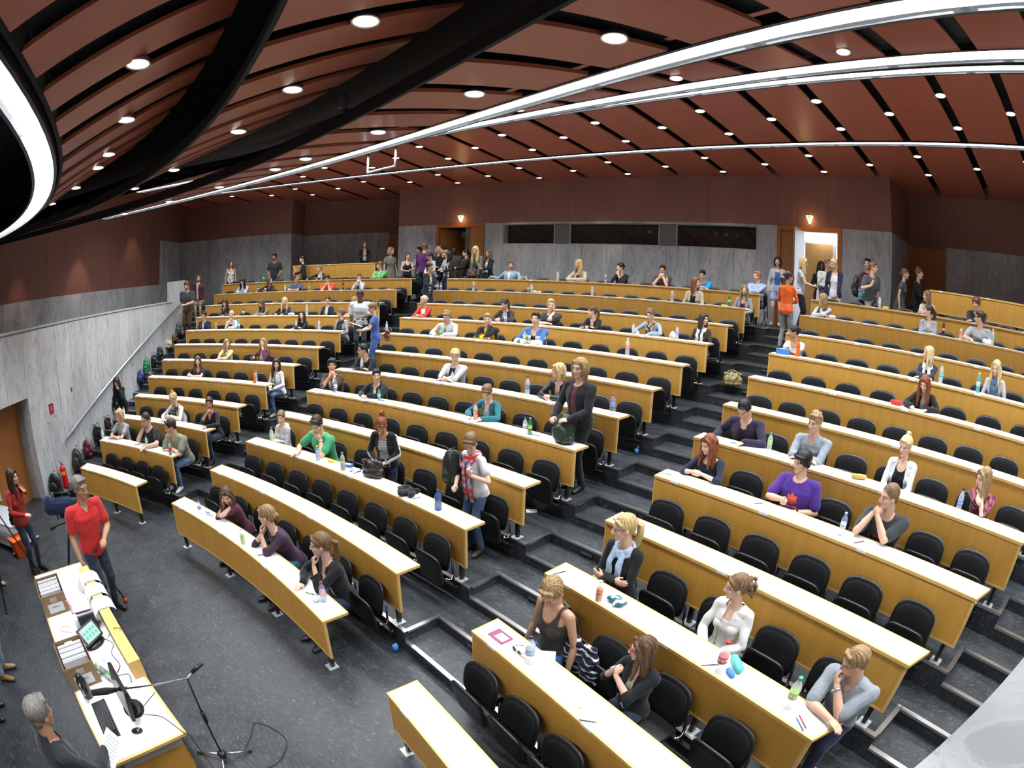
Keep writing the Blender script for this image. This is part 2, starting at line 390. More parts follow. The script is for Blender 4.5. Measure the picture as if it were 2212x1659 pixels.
# recesses and wings either side of it
for s, nm in ((-1, 'left'), (1, 'right')):
    b = MB()
    c0 = P(22, 19.9 if s < 0 else 20.6); c0 = (c0.x, c0.y); c1 = (8.62, 22.42); c2 = (12.3, 19.95); c3 = (11.57, 18.85); c4 = (15.75, 15.73)
    dd = (9.62 if s > 0 else 9.3)
    dpt = (dd, c1[1] + (c2[1] - c1[1]) * (dd - c1[0]) / (c2[0] - c1[0]))
    mir = lambda pts: [(s * x, y) for x, y in pts]
    slabs(b, mir([c0, c1]), 3.2, MT, 0.6, 0.2, 0, flip=s)
    slabs(b, mir([dpt, c2]), 3.2, MT, 0.7, 0.2, 0, flip=s, rows=2)
    slabs(b, mir([c2, c3]), 3.2, MT, 0.7, 0.2, 0, flip=s)
    slabs(b, mir([c3, c4]), 2.2, MT, 0.66, 0.2, 0, flip=s)
    for pq in ((c0, c1), (c1, c2), (c2, c3), (c3, c4)):
        slabs(b, mir(pq), MT, CT + 0.4, 0.9, 0.2, 1, flip=s)
    slabs(b, mir([c1, dpt]), 5.80, MT, 3, 0.2, 1, flip=s)
    o = b.build('wall_rear_' + nm, WM); struct(o); slab_attr(o, None, 5 + s)
    # door in the recess
    d = MB(); v = Vector((dpt[0] - c1[0], dpt[1] - c1[1], 0)); L = v.length; v.normalize(); nv = Vector((v.y, -v.x, 0)) * -1
    def q(t, e): pp = Vector((c1[0], c1[1], 0)) + v * t + nv * e; return (s * pp.x, pp.y)
    def quad(t0, t1, e0, e1): return [q(t0, e0), q(t1, e0), q(t1, e1), q(t0, e1)]
    d.prism(quad(0.02, L, 0.0, 0.06), 3.27, 5.80, 0)
    d.prism(quad(0.0, 0.08, -0.03, 0.1), 3.27, 5.84, 1); d.prism(quad(L - 0.07, L, -0.03, 0.1), 3.27, 5.84, 1)
    d.prism(quad(0.12, 0.20, -0.05, -0.02), 4.28, 4.42, 2)
    o = d.build('door_%d' % (3 if s < 0 else 4), [DOORWOOD, DOORWOOD, STEEL]); struct(o)
    # upper side wall above the gallery
    b = MB()
    T0, T1 = -11.5, -1.9
    rb0, rb1 = 4.00, 4.17
    e0 = upp(T0, s); e1 = upp(T1, s); e2 = upp(0, s)
    slabs(b, [e0, e1], 2.0, lambda t: rb0 + (rb1 - rb0) * t, 0.66, 0.2, 0, flip=-s)
    slabs(b, [e1, e2], 2.0, MT, 0.66, 0.2, 0, flip=-s)
    slabs(b, [e0, e1], lambda t: rb0 + (rb1 - rb0) * t, MT, 0.86, 0.2, 1, flip=-s)
    slabs(b, [e0, e2], MT, CT + 0.4, 0.86, 0.2, 1, flip=-s)
    o = b.build('wall_upper_' + nm, WM); struct(o); slab_attr(o, None, 9 + s)
    # parapet wall of the gallery; its foot has the front door opening
    b = MB()
    cz = lambda t: 3.385 + 0.018 * max(0, t)
    tE, tB, tO = 8.96, 7.9, 0.0
    slabs(b, [lowp(tO, s), lowp(tB, s)], -0.1, lambda u: cz(u * tB), 0.62, 0.22, 3, flip=-s, rows=1)
    slabs(b, [lowp(tB, s), lowp(tE, s)], -0.1, lambda u: 4.18 + 0.05 * u, 0.62, 0.22, 3, flip=-s)
    slabs(b, [lowp(-3.4, s), lowp(tO, s)], 2.12, lambda u: cz(0), 0.62, 0.22, 3, flip=-s)
    # coping
    if s > 0:
        b.hexa([(*lowp(-3.4, s, -0.03), cz(0)), (*lowp(-3.4, s, 0.6), cz(0)), (*lowp(tB, s, 0.6), cz(tB)), (*lowp(tB, s, -0.03), cz(tB))],
               [(*lowp(-3.4, s, -0.03), cz(0) + .03), (*lowp(-3.4, s, 0.6), cz(0) + .03), (*lowp(tB, s, 0.6), cz(tB) + .03), (*lowp(tB, s, -0.03), cz(tB) + .03)], 3)
    else:
        b.hexa([(*lowp(-3.4, s, 0.24), cz(0)), (*lowp(-3.4, s, -0.02), cz(0)), (*lowp(tB, s, -0.02), cz(tB)), (*lowp(tB, s, 0.24), cz(tB))],
               [(*lowp(-3.4, s, 0.24), cz(0) + .025), (*lowp(-3.4, s, -0.02), cz(0) + .025), (*lowp(tB, s, -0.02), cz(tB) + .025), (*lowp(tB, s, 0.24), cz(tB) + .025)], 3)
    # reveal of the front door
    b.prism([lowp(0, s, 0.22), lowp(0.2, s, 0.22), lowp(0.2, s, 0.62), lowp(0, s, 0.62)], -0.1, 2.3, 0)
    b.prism([lowp(-3.4, s, 0.22), lowp(0, s, 0.22), lowp(0, s, 0.62), lowp(-3.4, s, 0.62)], 2.12, 2.3, 0)
    o = b.build('wall_' + nm, WM); struct(o); slab_attr(o, None, 20 + s, 0.93, 1.04)
    d = MB()
    d.prism([lowp(-3.0, s, 0.45), lowp(0, s, 0.45), lowp(0, s, 0.52), lowp(-3.0, s, 0.52)], 0, 2.12, 0)
    d.prism([lowp(-3.4, s, 0.40), lowp(-3.0, s, 0.40), lowp(-3.0, s, 0.52), lowp(-3.4, s, 0.52)], 0, 2.12, 0)
    o = d.build('door_%d' % (5 if s < 0 else 6), [DOORWOOD]); struct(o)
    g = MB()
    g.hexa([(*lowp(-3.4, s, 0.2), 2.15), (*lowp(-3.4, s, 3.4), 2.15), (*lowp(9.2, s, 2.6), 2.3), (*lowp(9.2, s, 0.2), 2.3)],
           [(*lowp(-3.4, s, 0.2), 2.3), (*lowp(-3.4, s, 3.4), 2.3), (*lowp(9.2, s, 2.6), 2.45), (*lowp(9.2, s, 0.2), 2.45)], 0)
    o = g.build('floor_gallery_' + nm, FLOOR); struct(o)
# front wall behind the podium (closes the hall)
b = MB(); slabs(b, [(-11.0, 4.0), (11.0, 4.0)], -0.1, 3.2, 0.8, 0.2, 3, flip=-1); slabs(b, [(-11.0, 4.0), (11.0, 4.0)], 3.2, 7.4, 0.8, 0.2, 1, flip=-1)
o = b.build('wall_front', WM); struct(o); slab_attr(o, None, 33)

# ---------------------------------------------------------------- rear doors
def leaf(b, R, a0, a1, z0, z1, m=0, th=0.05):
    b.sector(R, R + th, a0, a1, z0, z1, m, n=2)
def door_set(n, D, openleaf):
    b = MB(); z0 = 3.27; zt = 5.80; w = math.degrees(0.10 / 22)
    b.sector(21.94, 22.12, D[0], D[0] + w, z0, MT, 1, n=1); b.sector(21.94, 22.12, D[1] - w, D[1], z0, MT, 1, n=1)
    b.sector(21.94, 22.12, D[0], D[1], zt - 0.06, MT, 1, n=4)
    return b
# door 1: left leaf stands open into a dark lobby, right leaf shut
b = door_set(1, D1, 0)
am = D1[0] + 2.75
leaf(b, 22.0, am + 0.35, D1[1] - 0.26, 3.27, 5.74, 0)
p0 = P(22.02, D1[0] + 0.3); p1 = P(23.05, am - 0.55)
dv = (p1 - p0).normalized(); nv = Vector((-dv.y, dv.x, 0)) * 0.05
b.prism([tuple((p0)[:2]), tuple((p1)[:2]), tuple((p1 + nv)[:2]), tuple((p0 + nv)[:2])], 3.27, 5.72, 0)
b.prism([tuple(P(21.98, am)[:2]), tuple(P(21.98, am + 0.36)[:2]), tuple(P(22.9, am + 0.3)[:2]), tuple(P(22.9, am)[:2])], 3.27, 5.74, 2)
o = b.build('door_1', [DOORWOOD, m_wood('door_frame_wood', (0.30, 0.10, 0.02), (0.36, 0.13, 0.03), 0.4), mat('dark_door_edge', (0.10, 0.095, 0.09), 0.5)]); struct(o)
b = MB()
b.prism([tuple(P(25.2, D1[0] - 2)[:2]), tuple(P(25.2, D1[1] + 2)[:2]), tuple(P(25.35, D1[1] + 2)[:2]), tuple(P(25.35, D1[0] - 2)[:2])], 3.2, 6.2, 0)
for a in (D1[0] - 0.6, D1[1] + 0.2):
    b.prism([tuple(P(22.3, a)[:2]), tuple(P(22.3, a + .3)[:2]), tuple(P(25.3, a + .3)[:2]), tuple(P(25.3, a)[:2])], 3.2, 6.2, 0)
b.sector(22.3, 25.3, D1[0] - 2, D1[1] + 2, 6.0, 6.1, 0); 
o = b.build('wall_lobby_left', [mat('lobby_wall', (0.20, 0.17, 0.14), 0.7)]); struct(o)
# door 2: left leaf shut, right leaf open on the lit corridor
b = door_set(2, D2, 1)
leaf(b, 22.0, D2[0] + 0.26, D2[0] + 1.70, 3.27, 5.74, 0)
b.prism([tuple(P(21.2, D2[0] + 1.72)[:2]), tuple(P(21.2, D2[0] + 1.84)[:2]), tuple(P(22.05, D2[0] + 1.92)[:2]), tuple(P(22.05, D2[0] + 1.72)[:2])], 3.28, 5.74, 2)
o = b.build('door_2', [DOORWOOD, MATS['door_frame_wood'], MATS['dark_door_edge']]); struct(o)
b = MB(); WHITEW = mat('corridor_white', (0.80, 0.82, 0.84), 0.7)
ca, cb = D2[0] - 1.0, D2[1] + 2.5
b.prism([tuple(P(27.5, ca)[:2]), tuple(P(27.5, cb)[:2]), tuple(P(27.7, cb)[:2]), tuple(P(27.7, ca)[:2])], 3.2, 6.3, 0)
b.prism([tuple(P(22.3, ca)[:2]), tuple(P(22.3, ca + .3)[:2]), tuple(P(27.6, ca + .3)[:2]), tuple(P(27.6, ca)[:2])], 3.2, 6.3, 0)
b.sector(22.28, 27.6, ca, cb, 6.05, 6.15, 0)
b.sector(24.4, 24.5, D2[0] + 0.6, D2[0] + 2.75, 3.27, 5.72, 1, n=2)
b.sector(24.35, 24.45, D2[0] + 2.75, D2[0] + 3.0, 3.27, 5.9, 0, n=1)
o = b.build('wall_corridor', [WHITEW, m_wood('corridor_door_wood', (0.52, 0.27, 0.09), (0.58, 0.32, 0.11), 0.4)]); struct(o)
b = MB(); b.sector(26.6, 26.65, D2[0] + 3.25, cb, 3.3, 5.85, 0, n=3)
o = b.build('window_4', [mat('daylight_pane', (1, 1, 1), 0.5, emit=(0.80, 0.86, 1.0), es=14.0)]); struct(o)
cl = bpy.data.lights.new('corridor_lamp', 'AREA'); cl.energy = 220; cl.size = 2.0; cl.color = (0.92, 0.96, 1.0)
co = bpy.data.objects.new('corridor_lamp', cl); co.location = P(25.3, 15.5, 6.0); COL.objects.link(co)
# ---------------------------------------------------------------- control-room windows
GLASS = mat('dark_window_glass', (0.012, 0.013, 0.014), 0.06, spec=0.8)
PIL = mat('window_pillar_grey', (0.115, 0.105, 0.10), 0.6)
FR = mat('window_frame_metal', (0.30, 0.31, 0.30), 0.4, 0.5)
spans = [(-9.9, -5.3), (-4.05, 3.35), (4.65, 10.85)]
b = MB()
b.sector(23.9, 24.1, -11, 12, 4.9, 6.0, 0)
b.sector(22.25, 24.0, -10.6, 11.6, 5.05, 5.12, 0); b.sector(22.25, 24.0, -10.6, 11.6, 5.9, 6.0, 0)
o = b.build('wall_control_room', [mat('control_room_dark', (0.02, 0.02, 0.021), 0.8)]); struct(o)
for k, (a0, a1) in enumerate(spans):
    b = MB()
    w = 0.1
    b.sector(22.02, 22.14, a0, a0 + w, 5.17, 5.80, 1, n=1); b.sector(22.02, 22.14, a1 - w, a1, 5.17, 5.80, 1, n=1)
    b.sector(22.02, 22.14, a0, a1, 5.17, 5.19, 1); b.sector(22.02, 22.14, a0, a1, 5.78, 5.80, 1)
    if k == 0: b.sector(22.03, 22.10, a0 + w, a0 + 0.42, 5.19, 5.78, 2, n=1)
    g = MB(); g.sector(22.07, 22.08, a0 + w, a1 - w, 5.19, 5.78, 0)
    o = b.build('window_%d' % (k + 1), [GLASS, FR, PIL]); struct(o)
    gl = g.build('window_pane', GLASS, o)
b = MB()
for a0, a1 in ((-5.3, -4.05), (3.35, 4.65)): b.sector(22.03, 22.25, a0, a1, 5.17, 5.80, 0, n=2)
o = b.build('wall_window_pillars', [PIL]); struct(o)

# ---------------------------------------------------------------- ceiling: concentric stepped sails of radial panels
SLOT0, DSLOT = 1.22, 3.733
def panels(b, ra, za, rb, zb, aL, aR, ph, m=0, hw=0.075, th=0.035):
    k0 = int(math.floor((aL - ph) / DSLOT)); k1 = int(math.ceil((aR - ph) / DSLOT))
    for k in range(k0, k1):
        a0 = ph + k * DSLOT; a1 = a0 + DSLOT
        a0 = max(a0, aL); a1 = min(a1, aR)
        if a1 - a0 < 0.5: continue
        n = 3; vs = []
        for i in range(n + 1):
            t = i / n
            ia = math.degrees(hw / ra); ib = math.degrees(hw / rb)
            aa = a0 + ia + (a1 - a0 - 2 * ia) * t; ab = a0 + ib + (a1 - a0 - 2 * ib) * t
            vs += [P(ra, aa, za), P(rb, ab, zb), P(rb, ab, zb + th), P(ra, aa, za + th)]
        fs = []
        for i in range(n):
            o_ = i * 4; q_ = o_ + 4
            fs += [(o_, q_, q_ + 1, o_ + 1), (o_ + 1, q_ + 1, q_ + 2, o_ + 2), (o_ + 2, q_ + 2, q_ + 3, o_ + 3), (o_ + 3, q_ + 3, q_, o_)]
        e = n * 4; fs += [(0, 1, 2, 3), (e + 3, e + 2, e + 1, e)]
        b.add(vs, fs, m)
b = MB()
b.sector(15.3, 25.5, -52, 52, CT + 0.30, CT + 0.4, 0, n=40)
b.sector(11.9, 15.35, -62, 62, 7.3, 7.4, 0, n=40)
b.sector(0.5, 12.0, -179, 179, 6.25, 6.35, 0, n=60)
ceil = b.build('ceiling', BLACKVOID); struct(ceil)
SECT = [  # inner radius, z, outer radius, z, angle, slot phase
    (8.24, 4.99, 9.30, 5.64, 75, 0.75), (9.49, 5.22, 10.75, 5.82, 70, 0.75), (10.77, 5.36, 11.93, 5.61, 64, 0.75),
    (12.35, 6.12, 14.60, 6.68, 58, 0.95)]
for i, (ra, za, rb, zb, a, ph) in enumerate(SECT):
    b = MB(); panels(b, ra, za, rb, zb, -a, a, ph, hw=0.105)
    b.build('ceiling_panels', CHERRY, ceil)
    b = MB()
    b.sector(ra - 0.03, ra, -a, a, za - 0.01, za + 0.10, 0, n=60)       # dark lips of each sail
    b.sector(ra, rb, -a, a, 0, 0, 0, n=60, za=(za + 0.12, za + 0.14), zb=(zb + 0.12, zb + 0.14))
    b.build('ceiling_frame', BLACKVOID, ceil)
b = MB(); panels(b, 16.22, CT, 19.08, CT, -48, 46, SLOT0, hw=0.085); panels(b, 19.40, CT, 24.6, CT, -48, 46, SLOT0, hw=0.085); b.build('ceiling_panels', CHERRY, ceil)
# black triangle of missing panels along the side edges of the rear ceiling
# ---------------------------------------------------------------- light bands
def band(name, ra, rb, z, a0, a1, seg, label, zb=None):
    root = empty(name, P((ra + rb) / 2, (a0 + a1) / 2, z)); tag(root, label, 'light band')
    inv = Matrix.Translation(-Vector(root.location))
    h = MB(); h.sector(ra - 0.03, ra, a0, a1, z - 0.02, z + 0.07, n=50); h.sector(rb, rb + 0.03, a0, a1, z - 0.02, z + 0.07, n=50); h.sector(ra, rb, a0, a1, z + 0.06, z + 0.07, n=50)
    o = h.build('housing', BLACKMETAL, root); o.location = -Vector(root.location)
    n = max(1, int(round(math.radians(a1 - a0) * ra / seg)))
    g = MB(); sp = MB()
    for k in range(n):
        u0 = a0 + (a1 - a0) * k / n; u1 = a0 + (a1 - a0) * (k + 1) / n; e = math.degrees(0.03 / ra)
        g.sector(ra, rb, u0 + e, u1 - e, z + 0.02, z + 0.03, n=3)
        sp.sector(ra, rb, u0 - e, u0 + e, z + 0.018, z + 0.03, n=1)
    o = g.build('diffuser', STRIP_M, root); o.location = -Vector(root.location)
    o = sp.build('joint_grille', mat('band_joint', (0.6, 0.64, 0.68), 0.4, emit=(0.8, 0.9, 1), es=4.0), root); o.location = -Vector(root.location)
    for k in range(n):      # the tubes' louvred light falls mostly downwards
        u = a0 + (a1 - a0) * (k + .5) / n
        l = bpy.data.lights.new('band_lamp', 'AREA'); l.shape = 'RECTANGLE'; l.size = seg * .92; l.size_y = (rb - ra) * .9; l.energy = LAMP_W * seg; l.color = (0.90, 0.955, 1.0); l.spread = math.radians(118)
        q = bpy.data.objects.new('band_lamp', l); q.location = P((ra + rb) / 2, u, z - 0.002); q.rotation_euler = (0, 0, -math.radians(u)); COL.objects.link(q)
    return root
LAMP_W = 25.0
band('light_band', 11.95, 12.15, 5.62, -33.2, 62, 1.5, 'widest white light band curving under the middle of the ceiling')
band('light_band', 14.64, 14.90, 6.70, -38, 56, 1.5, 'white light band on the rear edge of the upper ceiling sail')
band('light_band', 15.98, 16.19, CT, -40.5, 46, 1.5, 'white light band at the front edge of the flat rear ceiling')
band('light_band', 19.13, 19.35, CT, -38.3, 45, 1.5, 'thin white light band running across the flat rear ceiling')
band('light_band', 7.97, 8.16, 4.96, -60, 60, 1.3, 'white light band on the lowest ceiling edge above the podium')
# ---------------------------------------------------------------- downlights
def make_down(r):
    root = empty('ceiling_downlight')
    a = MB(); a.lathe([(r * 0.96, 0.0), (r * 1.12, -0.006), (r * 1.14, 0.004), (r * 1.08, 0.03), (r * 0.96, 0.03)], n=20); a.build('rim', STEEL, root)
    g = MB(); g.lathe([(0.004, -0.012), (r * 0.6, -0.010), (r * 0.97, 0.0), (r * 0.97, 0.02)], n=20); g.build('diffuser', DOWN_M, root)
    return root
DL = []
for k in range(-11, 9):
    a = SLOT0 + DSLOT * k
    for R in ((16.95, 18.36, 20.82) if k % 2 else (17.66, 20.1, 21.53)):
        if a < -33 and R > 20.5: continue
        if a < -37.5 or (a < -34 and R < 18) : continue
        DL.append((R, a, CT - 0.005, 0.088))
for R, z, aa in ((8.755, 5.30, (16.1, 8.8, 1.6, -2.1, -9.1, -16.3, -23.5)), (10.05, 5.47, (19.2, 11.9, 4.6, -6.0, -13.4, -20.8)), (11.35, 5.475, (22.8, 15.4, 8.0, 0.7, -2.9, -10.3, -17.8, -25.2)), (14.15, 6.56, (25.2, 16.35, 5.95, -2, -9.5))):
    for a in aa: DL.append((R, a, z - 0.015, 0.078))
CB = {16.95: 'front', 17.66: 'front', 18.36: 'middle', 20.1: 'middle', 20.82: 'rearmost', 21.53: 'rearmost', 8.755: 'lowest', 10.05: 'second', 11.35: 'third', 14.15: 'upper'}
RR = {16.95: 'front arc', 17.66: 'second arc', 18.36: 'third arc', 20.1: 'fourth arc', 20.82: 'fifth arc', 21.53: 'arc by the rear wall'}
for _r in list(DL): pass
DL.sort(key=lambda t: (t[0], t[1]))
dn = {0.088: make_down(0.088), 0.078: make_down(0.078)}; used_d = set()
cnt = {}
for R, a, z, r in DL:
    o = dn[r] if r not in used_d else copy_tree(dn[r]); used_d.add(r)
    o.location = P(R, a, z); cnt[R] = cnt.get(R, 0) + 1
    if R > 16: lab = 'round downlight in the rear ceiling, %s, %s from the left wall' % (RR[R], NUM[cnt[R]])
    else: lab = 'round downlight in the %s ceiling sail, %s from the left wall' % (CB[R], NUM[cnt[R]])
    tag(o, lab, 'downlight', 'round downlights in the ceiling slots')
def spot(R, a, z, e, size=70, col=(1.0, 0.70, 0.45), tilt=(0, 0, -1), blend=0.5):
    l = bpy.data.lights.new('wall_wash_lamp', 'SPOT'); l.energy = e; l.spot_size = math.radians(size); l.spot_blend = blend; l.color = col; l.shadow_soft_size = 0.06
    o = bpy.data.objects.new('wall_wash_lamp', l); o.location = P(R, a, z)
    o.rotation_euler = Vector(tilt).to_track_quat('-Z', 'Y').to_euler(); COL.objects.link(o)
for a in (-29.5, -22.5, -8.4, -1.3, 8.6, 16.1): spot(21.35, a, 7.12, 55, 62)
spot(19.9, -36.5, 7.12, 60, 62)
for (t, off, z, e) in ((-7.3, -0.55, 6.0, 130), (-4.0, -0.6, 6.9, 100), (-10.2, -0.6, 5.6, 70)):
    x, y = upp(t, -1, off)
    l = bpy.data.lights.new('wall_wash_lamp', 'SPOT'); l.energy = e; l.spot_size = math.radians(64); l.spot_blend = 0.55; l.color = (1, 0.74, 0.6); l.shadow_soft_size = 0.06
    o = bpy.data.objects.new('wall_wash_lamp', l); o.location = (x, y, z); COL.objects.link(o)
# ---------------------------------------------------------------- desks
BLK = {'L': 'left', 'C': 'middle', 'R': 'right'}
def ends(r, b):
    return {'L': (L_L, L_R), 'C': (C_L, C_R), 'R': (R_L, R_R)}[b][0][r - 1], {'L': (L_L, L_R), 'C': (C_L, C_R), 'R': (R_L, R_R)}[b][1][r - 1]
def desk(R, a0, a1, zt, floor, b, label, hp=0.516, dep=DEP, rr=None, legs=True):
    sk0 = {'L': -0.084, 'C': -0.034, 'R': -0.011}[b] / R; sk1 = {'L': -0.009, 'C': 0.0, 'R': 0.073}[b] / R
    sk0, sk1 = math.degrees(sk0), math.degrees(sk1)
    am = (a0 + a1) / 2
    root = empty('lecture_desk', P(R, am, floor)); tag(root, label, 'desk', 'curved lecture desks in concentric rows')
    off = -Vector(root.location)
    def B(m, name, mats, par=root):
        o = m.build(name, mats, par); o.location = off if par is root else (0, 0, 0); return o
    n = max(3, int((a1 - a0) / 1.0))
    m = MB(); m.sector(R, R + dep, a0, a1, zt - 0.03, zt, n=n, skew0=sk0, skew1=sk1); top = B(m, 'desk_top', WOOD_EDGE)
    e = math.degrees(0.022 / R)
    m = MB(); m.sector(R + 0.022, R + dep - 0.022, a0 + e, a1 - e, zt - 0.001, zt + 0.002, n=n, skew0=sk0, skew1=sk1); B(m, 'white_top', WHITE_LAM)
    m = MB(); m.sector(R + 0.012, R + 0.034, a0 + 0.04, a1 - 0.04, zt - hp, zt - 0.03, n=n); B(m, 'front_panel', WOOD)
    g = math.degrees(0.026 / R)
    m = MB(); m.sector(R + 0.008, R + 0.038, a1 - 0.04 - g, a1 - 0.02, zt - hp - 0.002, zt - 0.031, n=1); m.sector(R + 0.008, R + 0.038, a0 + 0.02, a0 + 0.04 + g * 0.5, zt - hp - 0.002, zt - 0.031, n=1)
    m.sector(R + 0.009, R + 0.012, a0 + 0.05, a1 - 0.05, zt - hp - 0.002, zt - hp + 0.02, n=n)
    B(m, 'panel_edging', WOOD_EDGE)
    if legs:
        L = math.radians(a1 - a0) * R; k = max(2, int(round(L / 1.18)) + 1)
        for i in range(k):
            a = a0 + math.degrees(0.13 / R) + (a1 - a0 - math.degrees(0.26 / R)) * i / (k - 1)
            m = MB(); p = P(R + 0.06, a, 0); rz = -math.radians(a)
            m.box((p.x, p.y, (floor + 0.006 + zt - 0.03) / 2), (0.045, 0.045, zt - 0.036 - floor), rz=rz); lg = B(m, 'leg', BLACKMETAL)
            m = MB(); p = P(R + 0.055, a, 0); m.box((p.x, p.y, floor + 0.003), (0.12, 0.12, 0.006), rz=rz); B(m, 'foot_plate', LEAD, lg)
    # small white seat cards clipped over the front edge
    L = math.radians(a1 - a0) * R; k = int(L / 1.17)
    for i in range(k):
        a = a0 + math.degrees((0.28 + 1.17 * i) / R)
        if a > a1 - 0.5: break
        w = math.degrees(0.055 / R)
        m = MB(); m.sector(R - 0.002, R + 0.03, a - w, a + w, zt - 0.022, zt + 0.0035, n=1); B(m, 'seat_card', mat('seat_card_white', (0.85, 0.85, 0.84), 0.5))
    return root
DESKS = {}
for r in range(1, 13):
    for b in 'LCR':
        a0, a1 = ends(r, b)
        DESKS[(r, b)] = desk(rad(r), a0, a1, ZT[r - 1], fl(r), b, 'curved beech desk with white top, %s row from the front, %s seating block' % (NUM[r], BLK[b]))
for a0, a1, nm in ((-29.6, -20.7, 'left'), (23.8, 36.0, 'right')):
    desk(20.85, a0, a1, 4.55, 3.80, 'C', 'raised beech desk behind the last row in the %s wall recess' % nm, hp=0.47, legs=True)
for s, a0, a1 in ((-1, -29.8, -20.4), (1, 23.6, 36.2)):
    m = MB(); m.sector(20.75, 24.4, a0, a1, 3.2, 3.80, n=12); o = m.build('floor_riser_%s' % ('left' if s < 0 else 'right'), FLOOR); struct(o)
# ---------------------------------------------------------------- tip-up chairs
def sup(w, h, n=20, e=3.2):
    out = []
    for i in range(n):
        t = 2 * PI * i / n; c, s_ = math.cos(t), math.sin(t)
        out.append((w * abs(c) ** (2 / e) * (1 if c >= 0 else -1), h * abs(s_) ** (2 / e) * (1 if s_ >= 0 else -1)))
    return out
def shell(w, h, th, M, curve=0.0, mi=0, tilt=0.0, e=3.2, top=0.0, b=None, inset=0.0):
    """padded shell panel: outline in local x,z; thickness along y; curve bends the sides forward"""
    b = b or MB(); rs = []
    for (k, yy) in ((0.90, -th / 2), (0.985, -th / 2 + 0.006), (1.0, 0), (0.985, th / 2 - 0.006), (0.90, th / 2)):
        ring = []
        for x, z in sup(w / 2 * k, h / 2 * k, 24, e):
            y = yy - curve * (x / (w / 2)) ** 2 + top * max(0, z / (h / 2)) ** 2
            ring.append(M @ Vector((x, y, z)))
        rs.append(ring)
    n = 24; inner = []
    for sgn, ring in ((0, rs[0]), (1, rs[-1])):
        yy = -th / 2 if sgn == 0 else th / 2
        gr = []
        for k in (0.6, 0.3):
            gr.append([M @ Vector((x, yy - curve * (x / (w / 2)) ** 2 + top * max(0, z / (h / 2)) ** 2, z)) for x, z in sup(w / 2 * k, h / 2 * k, 24, e)])
        inner.append(gr)
    full = [inner[0][1], inner[0][0]] + rs + [inner[1][0], inner[1][1]]
    b.rings(full, mi, True, None, True); return b
def chair_proto(folded):
    root = empty('tip_up_chair')
    T = Matrix.Translation
    M = T((0, 0.0, 0.605)) @ Matrix.Rotation(math.radians(-7), 4, 'X')
    b = shell(0.47, 0.42, 0.028, M, 0.038, 0, e=3.4, top=0.02); back = b.build('backrest', BLACKPLASTIC, root)
    M2 = T((0, -0.020, 0.60)) @ Matrix.Rotation(math.radians(-7), 4, 'X')
    b = shell(0.42, 0.35, 0.02, M2, 0.030, 0, e=3.2, top=0.018); b.build('pad', BLACKFABRIC, back)
    if folded: M = T((0, -0.15, 0.455)) @ Matrix.Rotation(math.radians(9), 4, 'X')
    else: M = T((0, -0.235, 0.425)) @ Matrix.Rotation(math.radians(86), 4, 'X')
    b = shell(0.45, 0.43, 0.035, M, 0.0, 0, e=4.5, top=-0.012); seat = b.build('seat', BLACKPLASTIC, root)
    b = MB()
    for s in (-1, 1):
        b.tube([(s * 0.235, 0.03, 0.20), (s * 0.235, 0.0, 0.40), (s * 0.22, 0.012, 0.56)], 0.014, 6)
        b.tube([(s * 0.235, 0.02, 0.33), (s * 0.232, -0.06, 0.345), (s * 0.228, -0.10, 0.37)], 0.013, 6)
    b.build('support_arms', BLACKMETAL, root)
    for s in (-1, 1):
        b = MB(); b.lathe([(0.004, -0.012), (0.017, -0.010), (0.017, 0.010), (0.004, 0.012)], n=10, M=T((s * 0.234, -0.095, 0.365)) @ Matrix.Rotation(PI / 2, 4, 'Y')); b.tube([(s * 0.242, -0.095, 0.365), (s * 0.242, -0.03, 0.34), (s * 0.242, 0.0, 0.40)], 0.006, 6)
        b.build('hinge', CHROME, root)
    return root
CH_F = chair_proto(True); CH_D = chair_proto(False); used_ch = set()
CHR = {}
def chair_angles(r, b):
    a0, a1 = ends(r, b); R = rad(r) + RD
    L = math.radians(a1 - a0) * rad(r)
    n = int(round(L / 0.575)) if L > 2.5 else 4
    n = max(4, n); sp = (a1 - a0) / n
    return [a0 + sp * (i + 0.5) + 0.12 * (i - (n - 1) / 2) / n for i in range(n)]
OCC = set()      # (row, block, seat) that carry a sitter; filled by the cast before the chairs are placed
